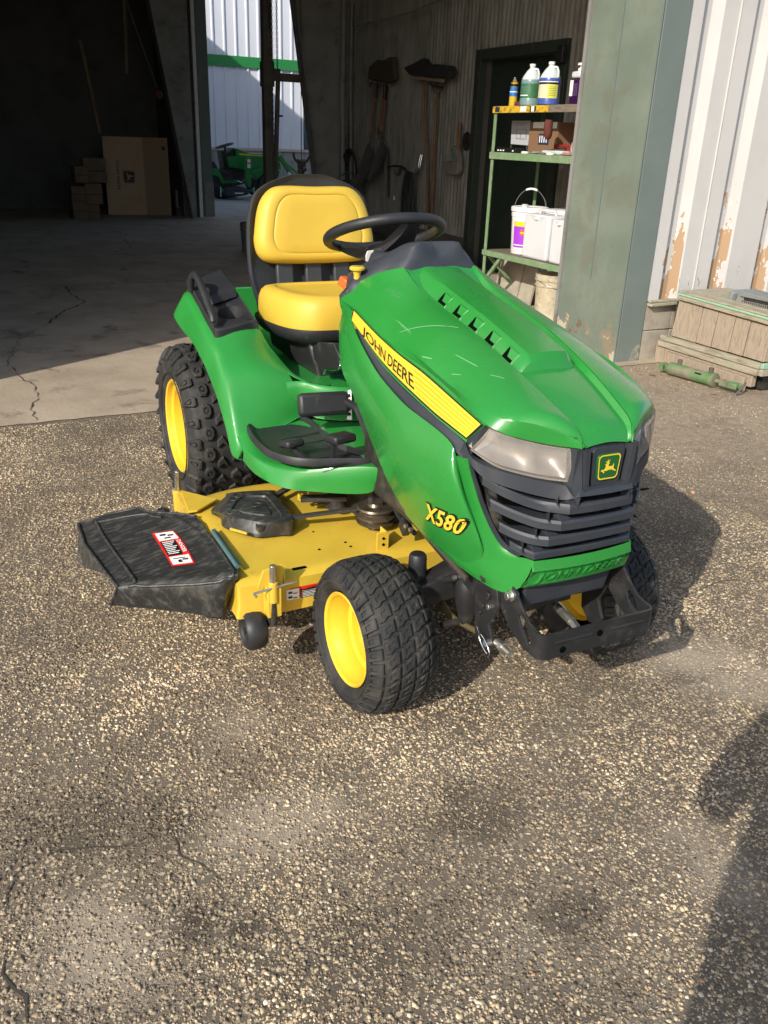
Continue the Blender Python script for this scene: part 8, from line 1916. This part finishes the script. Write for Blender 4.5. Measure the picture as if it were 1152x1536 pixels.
def rail(name, z0a, z1a, z0b, z1b, y0, y1, m, x0=CX0, x1=CX1 + .01, bev=0.003):
    g = G(); g.add([Vector(p) - CO for p in ((x0, y0, z0a), (x1, y0, z0b), (x1, y1, z0b), (x0, y1, z0a), (x0, y0, z1a), (x1, y0, z1b), (x1, y1, z1b), (x0, y1, z1a))], [(0,3,2,1),(4,5,6,7),(0,1,5,4),(1,2,6,5),(2,3,7,6),(3,0,4,7)]); return g.build(name, m, cr_, bev=bev)
rail('top_rail', 0.424, 0.452, 0.395, 0.422, CYF + 0.004, CYF + 0.03, m_woodh, x0=CX0 + .07, x1=CX1 + 0.10)
rail('green_trim', 0.4525, 0.466, 0.4225, 0.436, CYF - 0.002, CYF + 0.03, m_greenstrip, x0=CX0 + .07, x1=CX1 + 0.10)
rail('top_board', 0.4665, 0.478, 0.4365, 0.448, CYF + 0.004, CYF + 0.10, m_woodh, x0=CX0 + .06, x1=CX1 + .14)
rail('top_board', 0.4665, 0.480, 0.4365, 0.450, CYF + 0.103, CYF + 0.44, m_woodh, x0=CX0 + .06, x1=CX1 + .14)
rail('base_slat', 0.150, 0.182, 0.146, 0.178, CYF - 0.028, CYF + 0.01, m_woodh)
rail('base_slat', 0.112, 0.147, 0.106, 0.143, CYF - 0.044, CYF + 0.01, m_woodh)
rail('base_board', 0.0, 0.108, 0.03, 0.102, CYF - 0.030, CYF + 0.01, m_wood, x0=CX0 - .02, x1=CX1 - .02)
rail('old_beam', 0.0, 0.095, 0.0, 0.085, CYF - 0.060, CYF - 0.031, m_wood, x0=CX0 + .1, x1=CX1 - .05)
for z0, z1 in ((0.15, 0.182), (0.106, 0.147)): cbox('end_slat', (CX1 + 0.011, CYF - .02, z0), (CX1 + 0.035, CYB, z1), m_greenstrip if z0 > .12 else m_woodh)
for k in range(4): cbox('end_plank', (CX1 - 0.01, CYF + 0.03 + k * 0.115, 0.185), (CX1 + 0.008, CYF + 0.143 + k * .115, 0.40), m_wood, 0.0015)
cbox('inner_fill', (CX0 + .02, CYF + .05, 0.01), (CX1 - .012, CYB, 0.40), m_dark, 0)
# grey machine part with slots
gp = Vector((-0.8313, 3.25, 0.477)); gp.z = 0.452
t = thing('machine_grille', 'grey slotted machine guard lying on top of the planter box', 'machine part', (gp.x, gp.y, gp.z))
m_gry = mat('weathered_grey_plastic', (0.20, 0.21, 0.20), 0.6, col2=(0.15, 0.155, 0.15), nscale=8, dirt=(0.28, 0.26, 0.22), dscale=20)
g = G(); g.prism([(-0.10, -0.02, 0.0), (-0.085, -0.02, 0.060), (-0.07, -0.02, 0.078), (0.20, -0.02, 0.065), (0.26, -0.02, 0.0)], (0, 0.16, 0)); g.build('body', m_gry, t, bev=0.006)
g = G(); g.prism([(-0.125, -0.05, 0.005), (-0.135, -0.05, 0.040), (-0.115, -0.05, 0.080), (-0.095, -0.05, 0.060), (-0.10, -0.05, 0.005)], (0, 0.22, 0)); g.build('end_fin', m_gry, t, bev=0.004)
g = G(); g.box((-0.055, -0.032, 0.048), (0.20, -0.0205, 0.068)); g.build('upper_lip', m_gry, t, bev=0.003); g = G(); g.box((-0.03, -0.0225, 0.028), (0.18, -0.0203, 0.046)); g.build('recess', m_dark, t)
for q in range(14): g = G(); g.box((-0.04 + q * 0.016, -0.0232, 0.006), (-0.034 + q * 0.016, -0.0203, 0.024)); g.build('slot', m_dark, t)
# green hydraulic cylinder
e0, e1 = Vector((-1.099, 2.865, 0.045)), Vector((-0.5032, 2.946, 0.04)); d = (e1 - e0); Lc = d.length
hc_ = thing('hydraulic_cylinder', 'faded green hydraulic cylinder with clevis lying in front of the planter box', 'hydraulic cylinder', tuple(e0 - Vector((0, 0, e0.z))), math.atan2(d.y, d.x))
m_hyd = mat('faded_green_cylinder', (0.07, 0.19, 0.06), 0.6, col2=(0.20, 0.18, 0.12), nscale=7, lo=0.45, hi=0.6, dirt=(0.10, 0.08, 0.06), dscale=16, dlo=0.52, dhi=0.7)
zc_ = 0.045; b0_, b1_c = Lc * 0.14, Lc * 0.70
g = G(); g.lathe([(0.030, b0_ - .012), (0.040, b0_), (0.041, b0_ + .02), (0.038, b0_ + .03), (0.038, b1_c - .03), (0.043, b1_c - .028), (0.043, b1_c - .002), (0.036, b1_c), (0.018, b1_c + .002)], (0, 0, zc_), 'X', 28); g.build('barrel', m_hyd, hc_, sm=35)
g = G(); g.cyl((b1_c, 0, zc_), (Lc * .78, 0, zc_), 0.013, 14); g.build('rod', m_hyd, hc_, sm=40)
for yy_ in (-0.022, 0.022): g = G(); g.box((Lc * .78, yy_ - .007, zc_ - .018), (Lc * 0.97, yy_ + .007, zc_ + .018)); g.build('clevis_arm', m_hyd, hc_, bev=0.008)
g = G(); g.box((Lc * .765, -.029, zc_ - .018), (Lc * 0.80, .029, zc_ + .018)); g.build('clevis_base', m_hyd, hc_, bev=0.006)
g = G(); g.tube([(Lc * 1.0, -.04, 0.012), (Lc * 1.02, -.02, 0.045), (Lc * 1.0, .03, 0.07)], 0.007, 8); g.build('clevis_pin', m_rust, hc_, sm=60)
for yy_ in (-0.012, 0.012): g = G(); g.lathe([(0.012, -0.006), (0.026, -0.006), (0.026, 0.006), (0.012, 0.006)], (b0_ * .35, yy_, zc_), 'Y', 20); g.build('eye_lug', m_hyd, hc_, sm=35)
g = G(); g.box((b0_ * .4, -.018, zc_ - .02), (b0_, .018, zc_ + .02)); g.build('eye_base', m_hyd, hc_, bev=.004)
for xx in (b0_ + .06, b1_c - .045): g = G(); g.lathe([(0.015, zc_ + .025), (0.015, zc_ + .068), (0.010, zc_ + .068), (0.010, zc_ + .05)], (xx, 0.004, 0), 'Z', 16); g.build('port', m_rust, hc_, sm=35)
g = G(); g.box((b1_c - .13, -.034, zc_ + .010), (b1_c - .085, -.026, zc_ + .026), rx=0.6); g.build('data_plate', m_ink, hc_)
# a few loose leaves, twigs and pebbles
m_leaf = mat('dead_leaf', (0.20, 0.12, 0.06), 0.8)
for k, (p, a_, lb) in enumerate((((-1.038, 2.752, 0.004), 0.3, 'curled dead leaf on the ground near the green cylinder'), ((-0.5568, 2.787, 0.004), 1.2, 'dead leaf lying below the cylinder clevis'), ((0.5759, 1.521, 0.012), 0.0, ''))):
    if k < 2:
        g = G(); g.add([Vector((0.03 * math.cos(a_), 0.03 * math.sin(a_), 0.004)) + Vector(p), Vector((0, 0.012, 0.010)) + Vector(p), Vector((-0.03 * math.cos(a_), -0.03 * math.sin(a_), 0.003)) + Vector(p), Vector((0, -0.012, 0.002)) + Vector(p)], [(0, 1, 2, 3)]); tag(g.build('fallen_leaf', m_leaf, fix=False), lb, 'leaf')
    else: blob('pebble', (p[0], p[1], -0.002), 0.010, 0.009, 0.007, mat('orange_pebble', (0.50, 0.28, 0.15), 0.8), 'single orange pebble right of the front tyre', 'pebble', 2, 0.2)
g = G(); g.tube([Vector((1.741, 0.5327, 0.006)), Vector((1.804, 0.51, 0.014)), Vector((1.854, 0.519, 0.006))], 0.0012, 5); tag(g.build('straw_stalk', mat('dry_straw', (0.45, 0.36, 0.16), 0.8), sm=60), 'thin dry straw stalk at the shaded right edge', 'straw')

# ------------------------------------------------------------------ the person taking the picture; their shadow falls across the lower right
pp = thing('person', 'standing person in a dark jacket and jeans holding up a phone', 'person', (3.195, -1.288, 0.0))
PO = Vector(pp.location)
fv = Vector((-0.894, 0.447, 0)); rv = Vector((0.447, 0.894, 0))
def J(f_, r_, z): return fv * f_ + rv * r_ + Vector((0, 0, z))
joints = {'pelvis': (J(0, 0, 0.95), .155, .125), 'waist': (J(0, 0, 1.08), .175, .15), 'belly': (J(0.0, 0, 1.20), .185, .16), 'chest': (J(0.01, 0, 1.36), .17, .13), 'neckb': (J(0.0, 0, 1.47), .07, .065), 'neck': (J(0.01, 0, 1.52), .052, .055), 'head': (J(0.025, 0, 1.60), .070, .082), 'crown': (J(0.02, 0, 1.69), .066, .08)}
names = list(joints); V = [joints[k][0] for k in names]; Rr = [joints[k][1:] for k in names]; E_ = [(0, 1), (1, 2), (2, 3), (3, 4), (4, 5), (5, 6), (6, 7)]
def addj(parent, p, r, r2=None):
    V.append(p); Rr.append((r, r2 or r)); E_.append((parent, len(V) - 1)); return len(V) - 1
wrists = {}
for s_, elb, wr in ((-1, Vector((3.005, -1.435, 1.13)) - PO, Vector((2.995, -1.245, 1.275)) - PO), (1, Vector((3.20, -0.985, 1.13)) - PO, Vector((3.045, -1.055, 1.275)) - PO)):
    sh_ = addj(3, J(0, s_ * .185, 1.41), .062); e_ = addj(sh_, elb, .055); addj_ = addj(e_, elb.lerp(wr, .5), .038); w_ = addj(addj_, wr, .027, .022); wrists[s_] = wr
for s_ in (-1, 1):
    h_ = addj(0, J(0, s_ * .095, 0.88), .088); t_ = addj(h_, J(.01, s_ * .10, .68), .078); k_ = addj(t_, J(.02, s_ * .105, .48), .056); c_ = addj(k_, J(-.01, s_ * .11, .32), .056); a_ = addj(c_, J(-.02, s_ * .115, .10), .042); f_ = addj(a_, J(.0, s_ * .12, .05), .045, .04); addj(f_, J(.15, s_ * .14, .035), .038, .03)
me = bpy.data.meshes.new('body'); me.from_pydata([tuple(v) for v in V], E_, []); bo_ = bpy.data.objects.new('body', me); link(bo_, pp)
bo_.modifiers.new('skin', 'SKIN'); ss = bo_.modifiers.new('sub', 'SUBSURF'); ss.levels = 2; ss.render_levels = 2
for i, sv in enumerate(me.skin_vertices[0].data): sv.radius = Rr[i]; sv.use_root = (i == 0)
bpy.context.view_layer.update()
dg = bpy.context.evaluated_depsgraph_get(); nm = bpy.data.meshes.new_from_object(bo_.evaluated_get(dg)); bo_.modifiers.clear(); bo_.data = nm; nm.name = 'body'
m_skin = mat('skin', (0.50, 0.30, 0.21), 0.5); m_jacket = mat('navy_jacket', (0.03, 0.035, 0.05), 0.85); m_jeans = mat('blue_jeans', (0.06, 0.09, 0.16), 0.85); m_boot = mat('brown_boots', (0.10, 0.06, 0.03), 0.7); m_hair = mat('brown_hair', (0.06, 0.04, 0.025), 0.8)
for k in (m_jacket, m_jeans, m_boot, m_skin): nm.materials.append(k)
for p in nm.polygons:
    c = p.center; near_w = min((c - w_).length for w_ in wrists.values())
    p.material_index = 3 if (c.z > 1.50 or near_w < 0.035) else 2 if c.z < 0.11 else 1 if c.z < 0.93 else 0
    p.use_smooth = True
# hair, face
hc_p = J(0.015, 0, 1.665)
bm = bmesh.new(); bmesh.ops.create_uvsphere(bm, u_segments=24, v_segments=16, radius=1)
for v in bm.verts:
    q = v.co.copy(); v.co = hc_p + fv * (q.x * .098) + rv * (q.y * .084) + Vector((0, 0, q.z * .095))
bmesh.ops.delete(bm, geom=[v for v in bm.verts if (v.co - hc_p).dot(fv) > .035 and v.co.z < hc_p.z + .045 or v.co.z < hc_p.z - .05], context='VERTS')
hm = bpy.data.meshes.new('hair'); bm.to_mesh(hm); bm.free(); hm.materials.append(m_hair); smooth(hm, 60); link(bpy.data.objects.new('hair', hm), pp)
fc = J(0.105, 0, 1.635)
g = G(); g.add([fc + Vector((0, 0, .025)), fc + fv * .022 + Vector((0, 0, -.012)), fc + rv * .014 + Vector((0, 0, -.018)), fc - rv * .014 + Vector((0, 0, -.018))], [(0, 1, 2), (0, 3, 1), (1, 3, 2)]); g.build('nose', m_skin, pp, bev=.003)
for s_ in (-1, 1):
    g = G(); g.lathe([(0.001, .004), (.008, .003), (.010, 0)], J(.098, s_ * .030, 1.655), 'X', 12); g.build('eye', m_white, pp, sm=60)
    g = G(); g.lathe([(0.006, -.004), (.020, -.003), (.022, .004), (.012, .006)], J(0.01, s_ * .082, 1.635), 'Y', 12); g.build('ear', m_skin, pp, sm=60)
g = G(); g.tube([J(.098, -.022, 1.590), J(.104, 0, 1.587), J(.098, .022, 1.590)], .005, 6); g.build('mouth', mat('lips', (.40, .16, .13), .5), pp, sm=60)
ph_c = Vector((3.004, -1.147, 1.325)) - PO; fwd3 = Vector((-0.819, 0.414, -0.398)); up3 = Vector((-0.355, 0.18, 0.917)); rt3 = fwd3.cross(up3).normalized()
# hands: palm, four fingers and a thumb closed on the phone's edges
for s_ in (-1, 1):
    wr = wrists[s_]; edge = ph_c + rt3 * (s_ * .040) - up3 * 0.02
    g = G(); g.tube([wr, wr.lerp(edge, .45), wr.lerp(edge, .85)], [.026, .034, .028], 12); hnd = g.build('palm', m_skin, pp, sm=60)
    base = wr.lerp(edge, .75)
    for q in range(4):
        a0 = edge + up3 * (-.03 + q * .019) + rt3 * (s_ * .012) - fwd3 * 0.0; g = G()
        ln = (.020, .027, .028, .022)[q]
        g.tube(curve([base + up3 * (-.02 + q * .013), a0 + rt3 * (s_ * .006), a0 + fwd3 * .006 - rt3 * (s_ * .002), a0 + fwd3 * .010 - rt3 * (s_ * (.008 + ln * .2))], 9), [.0095, .0095, .009, .009, .0085, .0085, .008, .0075, .006], 8); g.build('finger', m_skin, hnd, sm=60)
    g = G(); g.tube(curve([base - up3 * .012, edge - up3 * .035 - fwd3 * .014, edge - up3 * .018 - fwd3 * .012 - rt3 * (s_ * .012)], 7), [.012, .012, .011, .011, .010, .009, .007], 8); g.build('thumb', m_skin, hnd, sm=60)
ph_o = thing('phone', 'dark phone held upright in both hands of the standing person', 'phone', tuple(ph_c + PO))
g = G(); g.add([rt3 * (a * .036) + up3 * (b_ * .074) + fwd3 * (c * .004) for a in (-1, 1) for b_ in (-1, 1) for c in (-1, 1)], [(0,1,3,2),(4,6,7,5),(0,4,5,1),(2,3,7,6),(0,2,6,4),(1,5,7,3)]); g.build('case', m_ink, ph_o, bev=.002)
